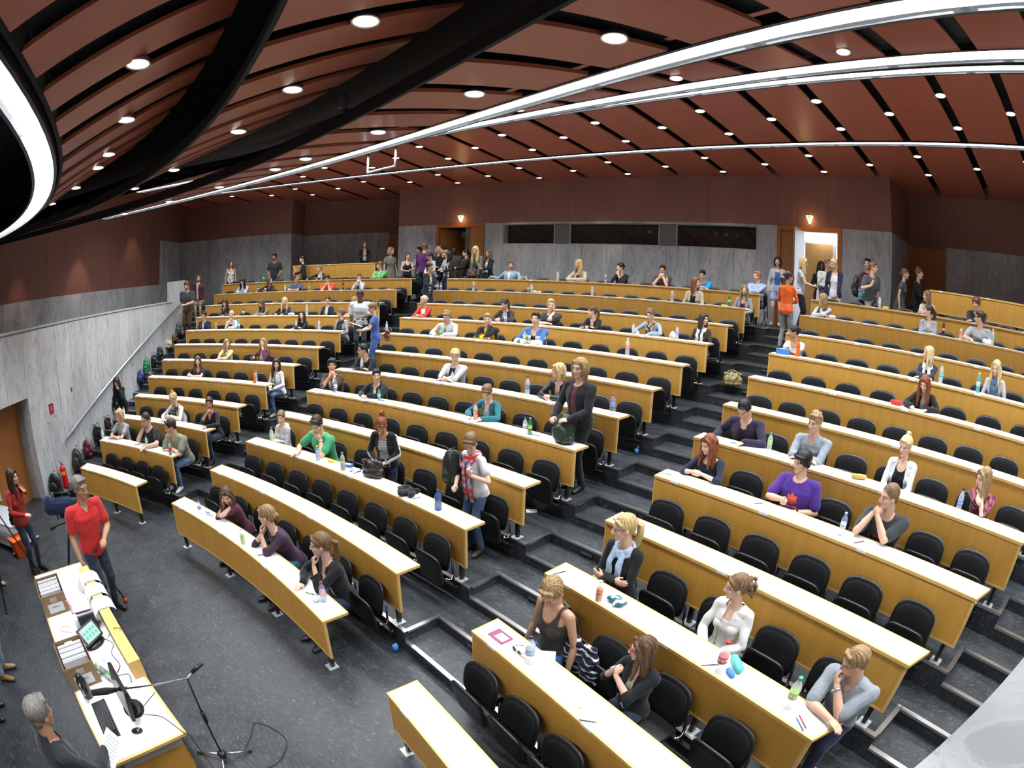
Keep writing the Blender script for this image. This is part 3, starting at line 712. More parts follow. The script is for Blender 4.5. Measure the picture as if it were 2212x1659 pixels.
def place_chairs():
    for r in range(1, 13):
        for b in 'LCR':
            aa = chair_angles(r, b)
            for i, a in enumerate(aa):
                R = (rad(r + 1) if r < 12 else 20.86) - 0.105
                occ = (r, b, i) in OCC
                src = CH_D if occ else CH_F
                o = src if id(src) not in used_ch else copy_tree(src); used_ch.add(id(src))
                o.location = P(R, a, fl(r)); o.rotation_euler = (0, 0, -math.radians(a))
                st = 'occupied black chair' if occ else 'empty black tip-up chair'
                tag(o, '%s, %s from the left in %s row, %s block' % (st, NUM[i + 1], NUM[r], BLK[b]), 'chair', 'black tip-up chairs behind the curved desks')
                CHR[(r, b, i)] = o
            if r < 12:
                R = rad(r + 1); m = MB(); z = fl(r)
                c = P(R - 0.07, (aa[0] + aa[-1]) / 2, z)
                w = math.degrees(0.27 / R)
                m.sector(R - 0.10, R - 0.055, aa[0] - w, aa[-1] + w, z + 0.17, z + 0.22, n=16)
                for k in range(len(aa)):
                    pass
                o = m.build('seat_beam', BLACKMETAL); o.location = (0, 0, 0)
                tag(o, 'long black rail carrying the chairs of the %s row, %s block' % (NUM[r], BLK[b]), 'seat rail', 'black rails that carry the chairs')
            else:
                for i, a in enumerate(aa):
                    o = CHR[(r, b, i)]
                    m = MB()
                    for s in (-1, 1):
                        m.tube([(s * 0.21, -0.38, 0.0), (s * 0.225, -0.05, 0.36)], 0.011, 6); m.tube([(s * 0.21, 0.03, 0.0), (s * 0.225, -0.30, 0.38)], 0.011, 6)
                    m.build('folding_legs', BLACKMETAL, o)
# exit of the step lamps in the aisle risers
def step_lamps():
    k = 0
    for r in range(2, 12):
        a = (C_R[r - 1] + R_L[r - 1]) / 2 + 0.3; R = rad(r) + BACK
        z = fl(r) - 0.075; root = empty('step_lamp', P(R - 0.008, a, z), -math.radians(a)); k += 1
        m = MB(); m.box((0, 0, 0), (0.20, 0.016, 0.06)); m.build('housing', mat('step_lamp_dark', (0.02, 0.02, 0.02), 0.4), root)
        m = MB(); m.box((0, -0.010, 0), (0.16, 0.006, 0.03)); m.build('grille', mat('step_lamp_grille', (0.10, 0.10, 0.10), 0.4), root)
        tag(root, 'small louvred step lamp in the riser of the right aisle beside the %s row' % NUM[r], 'step lamp', 'step lamps in the right aisle')
step_lamps()
# ---------------------------------------------------------------- people: skeleton (shared, pure arithmetic)
def Rz(a): c, s = math.cos(a), math.sin(a); return np.array([[c, -s, 0], [s, c, 0], [0, 0, 1.0]])
def Rx(a): c, s = math.cos(a), math.sin(a); return np.array([[1.0, 0, 0], [0, c, -s], [0, s, c]])
def Ry(a): c, s = math.cos(a), math.sin(a); return np.array([[c, 0, s], [0, 1.0, 0], [-s, 0, c]])
def V3(*a): return np.array(a, float)
def unit(v): return v / (np.linalg.norm(v) + 1e-12)
def ik(S, W, l1, l2, pole):
    d = W - S; L = np.linalg.norm(d); Lm = (l1 + l2) * 0.995
    if L > Lm: W = S + d / L * Lm; d = W - S; L = Lm
    if L < 0.12: L = 0.12
    u = unit(d); a = (l1 * l1 - l2 * l2 + L * L) / (2 * L); h = math.sqrt(max(l1 * l1 - a * a, 1e-6))
    p = pole - u * float(pole @ u)
    return S + u * a + unit(p) * h, W
def skeleton(d):
    """d: pose dictionary -> joints in the person's own frame (x right, y forward, z up; origin on the floor under the pelvis)"""
    s = d.get('s', 1.0); fem = d.get('f', 1); sit = d.get('sit', 1)
    lean = math.radians(d.get('lean', 8 if sit else 2)); tw = math.radians(d.get('tw', 0)); sl = math.radians(d.get('sl', 0))
    J = {'s': s, 'fem': fem, 'sit': sit}
    hz = (0.51 if sit else 0.93 * s) + d.get('dz', 0)
    Pv = V3(0, 0, hz); J['P'] = Pv
    T = Rz(tw) @ Ry(sl) @ Rx(-lean); J['T'] = T
    L2 = lambda x, y, z: Pv + T @ (V3(x, y, z) * s)
    J['L'] = L2
    sw = 0.160 if fem else 0.198; J['sw'] = sw
    neck = L2(0, 0.0, 0.50)
    hy = math.radians(d.get('hy', 0)); hp = math.radians(d.get('hp', 0)); hr = math.radians(d.get('hr', 0))
    H = Rz(hy) @ Rx(-hp) @ Ry(hr); J['H'] = H
    up = unit(0.55 * (T @ V3(0, 0, 1)) + 0.45 * V3(0, 0, 1))
    Hc = neck + up * 0.085 * s + H @ (V3(0, 0.022, 0.100) * s); J['hs'] = d.get('hs', 1.07); J['Hc'] = Hc; J['neck'] = neck; J['nt'] = neck + up * 0.075 * s
    # legs
    for sd, k in ((1, 'R'), (-1, 'L')):
        hip = Pv + T @ (V3(sd * 0.088, 0, -0.02) * s) if not sit else Pv + V3(sd * 0.088, 0.0, -0.03) * s
        if sit:
            kx = d.get('knx', 0.10); kn = Pv + V3(sd * kx, 0.40 * s, -0.035); an = V3(kn[0], kn[1] + d.get('shin', -0.04), 0.09)
            kn = kn.copy()
        else:
            st = d.get('step', 0.0); an = V3(sd * 0.10 * s, sd * st, 0.09 * s + (d.get('liftR', 0) if sd > 0 else d.get('liftL', 0)))
            kn, an = ik(hip, an, 0.43 * s, 0.42 * s, V3(0, 1, 0))
        J['hip' + k], J['kn' + k], J['an' + k] = hip, kn, an
        J['toe' + k] = an + V3(sd * 0.03, 0.17, -0.05) * s
    # arms
    tz = TH + 0.035; te = d.get('te', 0.295)        # desk surface (forearm axis), desk edge distance
    arms = {}
    Hf = lambda x, y, z: Hc + H @ (V3(x, y, z) * s)
    pose = d.get('arms', 'fold'); pr, pl = (pose.split('/') + [pose])[:2] if isinstance(pose, str) else ('c', 'c')
    for sd, k, nm in ((1, 'R', pr), (-1, 'L', pl)):
        pole = V3(sd * 0.7, -0.3, -0.6); up_ = V3(0, 0, 1); curl = 0.25; hd = None
        if nm == 'fold': W = V3(-sd * 0.05, te + 0.10, tz + (0.02 if sd > 0 else 0.0)); hd = V3(-sd, 0.25, -0.05); pole = V3(sd, 0.1, -0.35); pn = V3(0, 0, -1)
        elif nm == 'clasp': W = V3(sd * 0.055, te + 0.14, tz + 0.015); hd = V3(-sd * 0.55, 0.8, 0.05); pole = V3(sd, -0.1, -0.4); pn = V3(-sd * 0.9, -0.2, 0); curl = 0.6
        elif nm == 'rest': W = V3(sd * 0.13, te + 0.13, tz + 0.005); hd = V3(-sd * 0.35, 1, -0.1); pole = V3(sd, -0.1, -0.4); pn = V3(0, 0, -1)
        elif nm == 'reach': W = V3(sd * 0.24, te + 0.22, tz + 0.01); hd = V3(sd * 0.2, 1, -0.12); pole = V3(sd, -0.2, -0.4); pn = V3(0, 0, -1)
        elif nm == 'write': W = V3(sd * 0.07, te + 0.16, tz + 0.02); hd = V3(-sd * 0.5, 0.8, -0.25); pole = V3(sd, -0.1, -0.4); pn = V3(-sd * 0.6, 0, -0.8); curl = 0.6
        elif nm == 'hold': W = V3(sd * 0.05, te + 0.08, tz + 0.06); hd = V3(-sd * 0.3, 0.85, 0.15); pole = V3(sd, -0.1, -0.5); pn = V3(-sd, 0.1, 0); curl = 0.65
        elif nm == 'cheek': W = Hf(sd * 0.072, 0.06, -0.15); hd = H @ V3(sd * 0.05, -0.05, 1); pole = V3(sd * 0.5, 0.45, -1); pn = H @ V3(-sd, -0.25, 0); curl = 0.12
        elif nm == 'chin': W = Hf(sd * 0.05, 0.115, -0.20); hd = H @ V3(-sd * 0.35, -0.10, 0.95); pole = V3(sd * 0.5, 0.45, -1); pn = H @ V3(-sd * 0.4, -0.9, 0.1); curl = 0.8
        elif nm == 'mouth': W = Hf(sd * 0.075, 0.13, -0.17); hd = H @ V3(-sd * 0.75, -0.02, 0.8); pole = V3(sd * 0.5, 0.5, -1); pn = H @ V3(-sd * 0.3, -0.95, 0.1); curl = 0.35
        elif nm == 'fist': W = Hf(sd * 0.045, 0.14, -0.16); hd = H @ V3(-sd * 0.8, 0.0, 0.6); pole = V3(sd * 0.6, 0.45, -1); pn = H @ V3(-sd * 0.5, -0.9, 0.0); curl = 0.95
        elif nm == 'cross': W = L2(-sd * 0.06, 0.19, 0.20 + (0.03 if sd > 0 else 0)); hd = T @ V3(-sd, 0.1, 0.15); pole = V3(sd, -0.1, -0.6); pn = T @ V3(0, -1, 0)
        elif nm == 'lap': W = Pv + V3(sd * 0.07, 0.26, 0.10) * s; hd = V3(-sd * 0.5, 0.8, -0.2); pole = V3(sd, -0.5, -0.3); pn = V3(0, 0, -1); curl = 0.4
        elif nm == 'side': W = Pv + V3(sd * 0.26, 0.10, -0.06) * s; hd = V3(0, 0.25, -1); pole = V3(sd * 0.3, -1, 0); pn = V3(-sd, 0, 0); curl = 0.35
        elif nm == 'hang': W = L2(sd * 0.23, 0.05, -0.07); hd = V3(0, 0.2, -1); pole = V3(sd * 0.4, -1, 0); pn = V3(-sd, 0, 0); curl = 0.4
        elif nm == 'pock': W = L2(sd * 0.17, 0.07, -0.01); hd = V3(-sd * 0.1, 0.25, -1); pole = V3(sd, -0.8, 0); pn = V3(-sd, 0, 0); curl = 0.4
        elif nm == 'front': W = L2(sd * 0.07, 0.27, 0.14); hd = T @ V3(-sd * 0.5, 0.85, 0.1); pole = V3(sd * 0.8, -0.4, -0.6); pn = V3(-sd * 0.5, 0, -0.8); curl = 0.6
        elif nm == 'paper': W = L2(sd * 0.05, 0.34, 0.17); hd = T @ V3(-sd * 0.2, 0.95, 0.15); pole = V3(sd * 0.8, -0.4, -0.6); pn = V3(-sd * 0.8, 0, 0.2); curl = 0.7
        elif nm == 'down': W = L2(sd * 0.11, 0.33, -0.02); hd = T @ V3(-sd * 0.2, 0.5, -0.85); pole = V3(sd * 0.9, -0.6, 0); pn = V3(-sd, 0, 0); curl = 0.55
        elif nm == 'wide': W = L2(sd * 0.60, 0.16, 0.30); hd = T @ V3(sd * 0.7, 0.4, -0.6); pole = V3(0, -0.5, -1); pn = V3(0, 0.3, -1); curl = 0.3
        elif nm == 'strap': W = L2(sd * 0.13, 0.17, 0.30); hd = T @ V3(-sd * 0.2, 0.2, 0.9); pole = V3(sd, -0.2, -0.8); pn = T @ V3(-sd * 0.3, -1, 0); curl = 0.85
        elif nm == 'hipb': W = L2(sd * 0.20, 0.02, 0.04); hd = V3(-sd * 0.5, 0.5, -0.6); pole = V3(sd, -0.6, 0); pn = V3(-sd, 0, 0)
        else: W = V3(*d['w' + k][:3]); hd = V3(*d['w' + k][3:6]); pole = V3(sd, -0.2, -0.6); pn = V3(-sd * 0.5, 0, -0.8); curl = d.get('curl', 0.6)
        if 'w' + k in d and nm != 'c': W = W + V3(*d['w' + k])
        S = L2(sd * sw, -0.005, 0.445)
        E, W = ik(S, W, 0.285 * s, 0.245 * s, pole)
        pn = pn - unit(hd) * float(pn @ unit(hd))
        J['sh' + k], J['el' + k], J['wr' + k], J['hd' + k], J['pn' + k], J['cu' + k] = S, E, W, unit(hd), unit(pn), curl
    return J
# ---------------------------------------------------------------- people: surfaces
def frame_of(t, ref):
    t = unit(t); x = ref - t * float(ref @ t)
    if np.linalg.norm(x) < 1e-4: x = np.cross(t, V3(0.3, 0.8, 0.5))
    x = unit(x); return x, np.cross(t, x)
class Blob:
    """collects closed overlapping volumes that are fused into one skin"""
    def __init__(s): s.v = []; s.f = []
    def rings(s, rs):
        o = len(s.v); n = len(rs[0])
        for r in rs: s.v += [tuple(p) for p in r]
        for k in range(len(rs) - 1):
            for i in range(n):
                j = (i + 1) % n; s.f.append((o + k * n + i, o + k * n + j, o + (k + 1) * n + j, o + (k + 1) * n + i))
        s.f.append(tuple(o + i for i in range(n - 1, -1, -1))); s.f.append(tuple(o + (len(rs) - 1) * n + i for i in range(n)))
    def tube(s, pts, rad_, ref=(1, 0, 0), n=12, ends=True):
        pts = [np.asarray(p, float) for p in pts]; ref = np.asarray(ref, float); rs = []
        R = [(r, r) if not hasattr(r, '__len__') else r for r in rad_]
        if ends:     # hemispherical caps
            a, b = pts[0], pts[1]; t = unit(a - b); c, d = pts[-1], pts[-2]; u = unit(c - d)
            m0, m1 = min(R[0]), min(R[-1])
            P0 = [a + t * m0 * 0.92, a + t * m0 * 0.6]; P1 = [c + u * m1 * 0.6, c + u * m1 * 0.92]
            R = [(R[0][0] * .35, R[0][1] * .35), (R[0][0] * .8, R[0][1] * .8)] + R + [(R[-1][0] * .8, R[-1][1] * .8), (R[-1][0] * .35, R[-1][1] * .35)]
            pts = P0 + pts + P1
        for i, p in enumerate(pts):
            t = pts[min(i + 1, len(pts) - 1)] - pts[max(i - 1, 0)]
            x, y = frame_of(t, ref)
            rs.append([p + x * (R[i][0] * math.cos(2 * PI * k / n)) + y * (R[i][1] * math.sin(2 * PI * k / n)) for k in range(n)])
        s.rings(rs)
    def ell(s, c, r, M=None, n=14, k=9):
        rs = []
        for j in range(1, k):
            t = PI * j / k; ring = []
            for i in range(n):
                p = V3(r[0] * math.sin(t) * math.cos(2 * PI * i / n), r[1] * math.sin(t) * math.sin(2 * PI * i / n), -r[2] * math.cos(t))
                ring.append(np.asarray(c) + (M @ p if M is not None else p))
            rs.append(ring)
        s.rings(rs)
    def mesh(s, name, vox, smooth=2):
        me = bpy.data.meshes.new(name); me.from_pydata(s.v, [], s.f); me.update()
        o = bpy.data.objects.new(name, me); COL.objects.link(o)
        md = o.modifiers.new('r', 'REMESH'); md.mode = 'VOXEL'; md.voxel_size = vox; md.use_smooth_shade = True
        if smooth:
            m2 = o.modifiers.new('s', 'SMOOTH'); m2.factor = 0.5; m2.iterations = smooth
        dg = bpy.context.evaluated_depsgraph_get(); ev = o.evaluated_get(dg)
        out = bpy.data.meshes.new_from_object(ev)
        bpy.data.objects.remove(o); bpy.data.meshes.remove(me)
        out.name = name; return out
def getv(me):
    a = np.empty(len(me.vertices) * 3, np.float32); me.vertices.foreach_get('co', a); return a.reshape(-1, 3).astype(float)
def finish(me, name, v, col, matl, parent, drop=None):
    """write vertices and colours; drop = mask of vertices to cut away"""
    if drop is not None and drop.any():
        bm = bmesh.new(); bm.from_mesh(me); bm.verts.ensure_lookup_table()
        for i, p in enumerate(v): bm.verts[i].co = p
        lay = bm.verts.layers.float_color.new('Col')
        for i, c in enumerate(col): bm.verts[i][lay] = (c[0], c[1], c[2], 1)
        bmesh.ops.delete(bm, geom=[bm.verts[i] for i in np.nonzero(drop)[0]], context='VERTS')
        bm.to_mesh(me); bm.free()
    else:
        me.vertices.foreach_set('co', v.astype(np.float32).ravel())
        at = me.color_attributes.new('Col', 'FLOAT_COLOR', 'POINT')
        c4 = np.ones((len(v), 4), np.float32); c4[:, :3] = col; at.data.foreach_set('color', c4.ravel())
    me.materials.clear(); me.materials.append(matl); me.polygons.foreach_set('use_smooth', [True] * len(me.polygons)); me.update()
    o = bpy.data.objects.new(name, me); COL.objects.link(o); o.parent = parent; return o
def wrinkle(v, amp, seed, sc=1.0):
    rs = np.random.RandomState(seed); out = np.zeros(len(v))
    for k in range(7):
        d = rs.normal(size=3); d /= np.linalg.norm(d); f = rs.uniform(22, 62) * sc
        w = rs.normal(size=3) * 9
        out += np.sin(v @ d * f + rs.uniform(0, 6) + 1.2 * np.sin(v @ w))
    return out * amp / 3.0
def vnorm(me):
    a = np.empty(len(me.vertices) * 3, np.float32); me.vertices.foreach_get('normal', a); return a.reshape(-1, 3).astype(float)
TOR_M = [(-.13, .10, .09, 0), (-.06, .168, .122, -.005), (.02, .166, .118, 0), (.10, .155, .108, .004), (.19, .160, .110, .006), (.29, .182, .124, .006), (.37, .194, .122, .0), (.43, .182, .100, -.008), (.475, .125, .076, -.012), (.505, .068, .058, -.012)]
TOR_F = [(-.13, .10, .09, 0), (-.06, .168, .120, -.005), (.02, .158, .112, 0), (.10, .124, .093, .004), (.17, .118, .088, .006), (.27, .138, .098, .006), (.36, .146, .098, .0), (.42, .142, .084, -.008), (.465, .098, .064, -.012), (.50, .056, .050, -.012)]
def torso(B, J, infl=0.0, z0=-1, z1=1, fat=1.0):
    T, s = J['T'], J['s']; rows = TOR_F if J['fem'] else TOR_M; rs = []
    for z, a, b, y in rows:
        if z < z0 or z > z1: continue
        a = (a * fat) * s + infl; b = (b * fat) * s + infl; n = 20; ring = []
        for k in range(n):
            t = 2 * PI * k / n; c, q = math.cos(t), math.sin(t)
            ring.append(J['L'](0, y, z) + T @ V3(a * abs(c) ** 0.85 * (1 if c > 0 else -1), b * abs(q) ** 0.9 * (1 if q > 0 else -1), 0))
        rs.append(ring)
    B.rings(rs)
    for sd, k in ((1, 'R'), (-1, 'L')):
        S = J['sh' + k]
        if z1 > 0.4: B.tube([J['L'](sd * 0.05, -0.008, 0.445), S + T @ V3(-sd * 0.02, 0, 0.004)], [0.056 * s + infl, (0.050 if not J['fem'] else 0.043) * s + infl], n=12)
        if J['fem'] and z1 > 0.4:
            B.ell(J['L'](sd * 0.062, 0.068, 0.285), ((0.060) * s + infl, 0.046 * s + infl, 0.060 * s + infl), T)
ARMR = {0: (0.055, 0.047, 0.040, 0.043, 0.028), 1: (0.042, 0.036, 0.031, 0.034, 0.0225)}
def arm(B, J, k, infl=0.0, upto=2.0):
    s = J['s']; r = [x * s + infl for x in ARMR[J['fem']]]; S, E, W = J['sh' + k], J['el' + k], J['wr' + k]
    ref = np.cross(E - S, W - E)
    if np.linalg.norm(ref) < 1e-5: ref = V3(1, 0, 0)
    u = min(upto, 1.0)
    pts = [S, S + (E - S) * 0.45 * u, S + (E - S) * u]; rr = [r[0], r[1] + (0.006 if 0 < infl and upto < 1 else 0), r[2] + (r[1] - r[2]) * (1 - u) + (0.010 if 0 < infl and upto < 1 else 0)]
    B.tube(pts, rr, ref)
    if upto > 1.02:
        q = upto - 1; e = S + (E - S)
        B.tube([e, e + (W - E) * 0.3 * q, e + (W - E) * q], [r[2], r[3] + (0.004 if infl else 0), r[3] + (r[4] - r[3]) * q + (0.006 if infl else 0)], ref)
def hand(B, J, k, fine=True):
    s = J['s'] * (0.93 if J['fem'] else 1.0); W, D, N = J['wr' + k], J['hd' + k], J['pn' + k]; X = np.cross(D, N); sd = 1 if k == 'R' else -1; cu = J['cu' + k]
    # thumb side: X or -X, chosen so that the thumb points to the body's midline when the palm faces down
    th = X * sd
    B.tube([W - D * 0.01 * s, W + D * 0.035 * s, W + D * 0.085 * s], [(0.024 * s, 0.019 * s), (0.036 * s, 0.0165 * s), (0.039 * s, 0.0135 * s)], X, 12)
    if not fine:
        B.tube([W + D * 0.085 * s, W + D * 0.12 * s + N * 0.02 * cu * s, W + D * (0.165 - 0.06 * cu) * s + N * 0.06 * cu * s], [(0.036 * s, 0.012 * s), (0.034 * s, 0.011 * s), (0.028 * s, 0.010 * s)], X, 10)
    else:
        for o, L, r in ((0.029, 0.075, 0.0083), (0.010, 0.084, 0.0088), (-0.010, 0.078, 0.0085), (-0.028, 0.062, 0.0075)):
            b = W + D * (0.080 if abs(o) < .02 else 0.076) * s + th * o * s; pts = [b - D * 0.015 * s]; a = 0; q = b
            pts.append(q)
            for seg, bend in ((0.45, 0.9), (0.30, 1.15), (0.25, 0.8)):
                a += cu * bend; dd = D * math.cos(a) + N * math.sin(a) + th * o * 1.6 * (1 - cu); q = q + unit(dd) * L * seg * s; pts.append(q)
            B.tube(pts, [r * s] * 2 + [r * s, r * 0.95 * s, r * 0.8 * s], X, 8)
    b = W + D * 0.022 * s + th * 0.024 * s; dd = unit(D * 0.75 + th * (0.65 - 0.35 * cu) + N * (0.25 + 0.5 * cu)); d2 = unit(D * (0.95 - .3 * cu) + th * (0.15 - 0.5 * cu) + N * (0.3 + 0.5 * cu))
    B.tube([b, b + dd * 0.040 * s, b + dd * 0.040 * s + d2 * 0.042 * s], [0.0125 * s, 0.0105 * s, 0.0085 * s], X, 8)
def head(B, J, fine=True):
    s = J['s'] * J['hs'] * (0.975 if J['fem'] else 1.0); H, C = J['H'], J['Hc']; f = lambda x, y, z: C + H @ (V3(x, y, z) * s); R = lambda *a: tuple(x * s for x in a)
    B.ell(f(0, -0.014, 0.030), R(0.074, 0.094, 0.093), H, 18, 12)
    B.ell(f(0, 0.020, -0.030), R(0.060, 0.070, 0.078), H, 16, 10)
    B.ell(f(0, 0.045, -0.080), R(0.040, 0.040, 0.030), H)
    B.ell(f(0, 0.066, -0.096), R(0.020, 0.018, 0.017), H)
    B.ell(f(0, 0.060, 0.030), R(0.052, 0.030, 0.022), H)
    for sd in (1, -1):
        B.ell(f(sd * 0.036, 0.060, -0.022), R(0.023, 0.020, 0.020), H)
        B.ell(f(sd * 0.074, -0.006, -0.008), R(0.010, 0.020, 0.031), H, 10, 7)
        B.ell(f(sd * 0.012, 0.094, -0.029), R(0.009, 0.011, 0.008), H, 8, 6)
    B.tube([f(0, 0.082, 0.020), f(0, 0.098, -0.006), f(0, 0.107, -0.026)], [R(0.008, 0.009), R(0.009, 0.011), R(0.0115, 0.011)], H @ V3(1, 0, 0), 10)
    B.ell(f(0, 0.082, -0.056), R(0.025, 0.013, 0.0075), H, 12, 7); B.ell(f(0, 0.080, -0.068), R(0.021, 0.013, 0.0075), H, 12, 7)
    nr = 0.046 if J['fem'] else 0.056
    B.tube([J['neck'] - J['T'] @ V3(0, 0.012, 0.05), J['neck'], J['nt'], f(0, -0.018, -0.045)], [nr * 1.25 * s, nr * 1.05 * s, nr * s, nr * s], (1, 0, 0), 14)
SK = {'f': (0.66, 0.41, 0.30), 'm': (0.60, 0.36, 0.25), 't': (0.48, 0.26, 0.16), 'd': (0.12, 0.055, 0.03), 'p': (0.72, 0.47, 0.37)}
HC = {'blond': (0.52, 0.36, 0.16), 'lblond': (0.66, 0.50, 0.26), 'dblond': (0.30, 0.19, 0.085), 'brown': (0.105, 0.050, 0.024), 'dbrown': (0.040, 0.020, 0.012), 'black': (0.010, 0.008, 0.008), 'red': (0.20, 0.055, 0.018), 'ginger': (0.42, 0.19, 0.06), 'grey': (0.20, 0.18, 0.16), 'lbrown': (0.18, 0.10, 0.048)}
def mixc(a, b, t): return a[None, :] * (1 - t[:, None]) + b[None, :] * t[:, None]
def sm(x, a, b): return np.clip((x - a) / (b - a), 0, 1)
def face_cols(v, J, base, brow):
    s = J['s'] * J['hs'] * (0.975 if J['fem'] else 1.0); p = (v - J['Hc']) @ J['H'] / s
    col = np.repeat(np.array(base)[None, :], len(v), 0)
    x, y, z = p[:, 0], p[:, 1], p[:, 2]; ax = np.abs(x); fr = (y > 0.045) & (np.abs(z) < 0.16) & (ax < 0.1)
    def dab(mask_val, c, k=1.0):
        nonlocal col
        t = np.clip(mask_val, 0, 1) * k * fr; col = col * (1 - t[:, None]) + np.array(c)[None, :] * t[:, None]
    dab(1.6 - ((ax - 0.040) / 0.020) ** 2 - ((z + 0.028) / 0.018) ** 2, (base[0] * 1.0, base[1] * 0.78, base[2] * 0.74), 0.45)
    dab(1.5 - (x / 0.024) ** 2 - ((z + 0.061) / 0.0105) ** 2, (base[0] * 0.80, base[1] * 0.42, base[2] * 0.42), 0.8)
    dab(1.5 - ((ax - 0.032) / 0.019) ** 2 - ((z - 0.004) / 0.0085) ** 2, (base[0] * 0.35, base[1] * 0.30, base[2] * 0.28), 0.85)
    dab(1.5 - ((ax - 0.033) / 0.021) ** 2 - ((z - 0.026 + (ax - 0.033) * 0.1) / 0.0055) ** 2, brow, 0.8)
    return col, p
def hairmesh(J, kind, vox, seed):
    s = J['s'] * J['hs'] * (0.975 if J['fem'] else 1.0); H, C = J['H'], J['Hc']; T = J['T']; f = lambda x, y, z: C + H @ (V3(x, y, z) * s); R = lambda *a: tuple(x * s for x in a)
    B = Blob()
    def cap(dy=-0.022, dz=0.040, rx=0.083, ry=0.100, rz=0.094): B.ell(f(0, dy, dz), R(rx, ry, rz), H, 18, 12)
    def lock(pts, r): B.tube(pts, [(a * s if not hasattr(a, '__len__') else (a[0] * s, a[1] * s)) for a in r], H @ V3(1, 0, 0), 10)
    def fall(x, y, z, dx, dy, L, tail):      # hangs from the head down along the body
        p = f(x, y, z); q = p + (H @ V3(dx, dy, 0)) * s * 0.5 + V3(0, 0, -L * 0.5 * s); r = p + (H @ V3(dx, dy, 0)) * s + V3(0, 0, -L * s); return [p, q, r]
    cap()
    if kind in ('short', 'messy', 'crop', 'curlyshort'):
        if kind == 'crop': B = Blob(); B.ell(f(0, -0.019, 0.036), R(0.078, 0.096, 0.092), H, 18, 12)
        else: B.tube([f(-0.050, 0.052, 0.092), f(0, 0.070, 0.104), f(0.052, 0.050, 0.092)], [0.014 * s, 0.019 * s, 0.014 * s], H @ V3(0, 0, 1))
        B.ell(f(0, -0.060, -0.020), R(0.062, 0.045, 0.055), H)
        for sd in (1, -1): B.ell(f(sd * 0.070, -0.015, 0.030), R(0.014, 0.040, 0.038), H, 10, 8)
        if kind in ('messy', 'curlyshort'):
            rs = random.Random(seed)
            for i in range(26 if kind == 'messy' else 40):
                a = rs.uniform(0, 2 * PI); e = rs.uniform(0.05, 1.5); c = f(0.078 * math.cos(a) * math.cos(e), -0.02 + 0.092 * math.sin(a) * math.cos(e), 0.045 + 0.090 * math.sin(e))
                B.ell(c, R(0.020, 0.022, 0.018), H, 8, 6)
    elif kind == 'mop':
        B.ell(f(0, -0.02, 0.045), R(0.092, 0.106, 0.092), H, 18, 12)
        B.tube([f(-0.066, 0.046, 0.062), f(-0.03, 0.078, 0.066), f(0.02, 0.080, 0.070), f(0.066, 0.046, 0.064)], [0.016 * s] * 4, H @ V3(0, 0, 1))
        B.ell(f(0, -0.062, -0.020), R(0.070, 0.046, 0.062), H)
        for sd in (1, -1): B.ell(f(sd * 0.076, -0.002, 0.015), R(0.017, 0.045, 0.050), H, 10, 8)
    elif kind == 'bob' or kind == 'shag':
        for sd in (1, -1):
            lock([f(sd * 0.055, 0.045, 0.085), f(sd * 0.082, 0.025, 0.02), f(sd * 0.080, 0.018, -0.055), f(sd * 0.072, 0.020, -0.105)], [0.020, 0.022, 0.024, 0.016])
            lock([f(sd * 0.070, -0.03, 0.06), f(sd * 0.080, -0.025, -0.02), f(sd * 0.074, -0.02, -0.11)], [0.028, 0.032, 0.022])
        B.tube([f(0, -0.085, 0.03), f(0, -0.088, -0.04), f(0, -0.070, -0.115)], [R(0.070, 0.040), R(0.078, 0.040), R(0.066, 0.026)], H @ V3(1, 0, 0), 14)
        if kind == 'shag': B.tube([f(-0.050, 0.070, 0.075), f(0, 0.082, 0.080), f(0.050, 0.066, 0.070)], [0.015 * s] * 3, H @ V3(0, 0, 1))
    elif kind in ('long', 'longwave', 'longfront', 'longcurl'):
        L = 0.30 if kind != 'longfront' else 0.34
        for sd in (1, -1):
            lock([f(sd * 0.030, 0.062, 0.098), f(sd * 0.066, 0.052, 0.060), f(sd * 0.080, 0.030, -0.01)] + [f(sd * 0.082, 0.030, -0.05) + V3(0, 0, -0.10 * s * q) + T @ V3(0, 0.025 * q * s, 0) for q in (1, 2)], [0.014, 0.020, 0.023, 0.025, 0.014])
            p = f(sd * 0.075, -0.02, 0.0); lock([f(sd * 0.06, -0.02, 0.07), p] + [p + V3(0, 0, -L * q * s) + T @ V3(sd * 0.012, (-0.015 if kind != 'longfront' else 0.05) * q, 0) for q in (0.35, 0.7, 1)], [0.030, 0.034, 0.037, 0.034, 0.016])
        p = f(0, -0.075, 0.0); B.tube([f(0, -0.06, 0.06), p] + [p + V3(0, 0, -L * q * s) + T @ V3(0, -0.02 * q, 0) for q in (0.35, 0.7, 1.05)], [R(0.060, 0.035), R(0.075, 0.038), R(0.085, 0.034), R(0.080, 0.030), R(0.045, 0.018)], H @ V3(1, 0, 0), 14)
        if kind == 'longcurl' or kind == 'longwave':
            rs = random.Random(seed)
            for i in range(44):
                a = rs.uniform(0, 2 * PI); z = rs.uniform(-0.26, 0.05); c = C + H @ (V3(0.088 * math.cos(a), -0.03 + 0.075 * math.sin(a), 0) * s) + V3(0, 0, z * s)
                if ((c - C) @ (H @ V3(0, 1, 0))) > 0.035 * s: continue
                B.ell(c, R(0.026, 0.024, 0.034), H, 8, 6)
    elif kind in ('pony', 'ponyhigh', 'bun', 'bunhigh', 'updo', 'curlypony'):
        B.ell(f(0, -0.055, -0.005), R(0.068, 0.052, 0.062), H)
        lock([f(-0.062, 0.040, 0.055), f(-0.030, 0.072, 0.088), f(0.02, 0.074, 0.092), f(0.058, 0.046, 0.066)], [0.013] * 4)
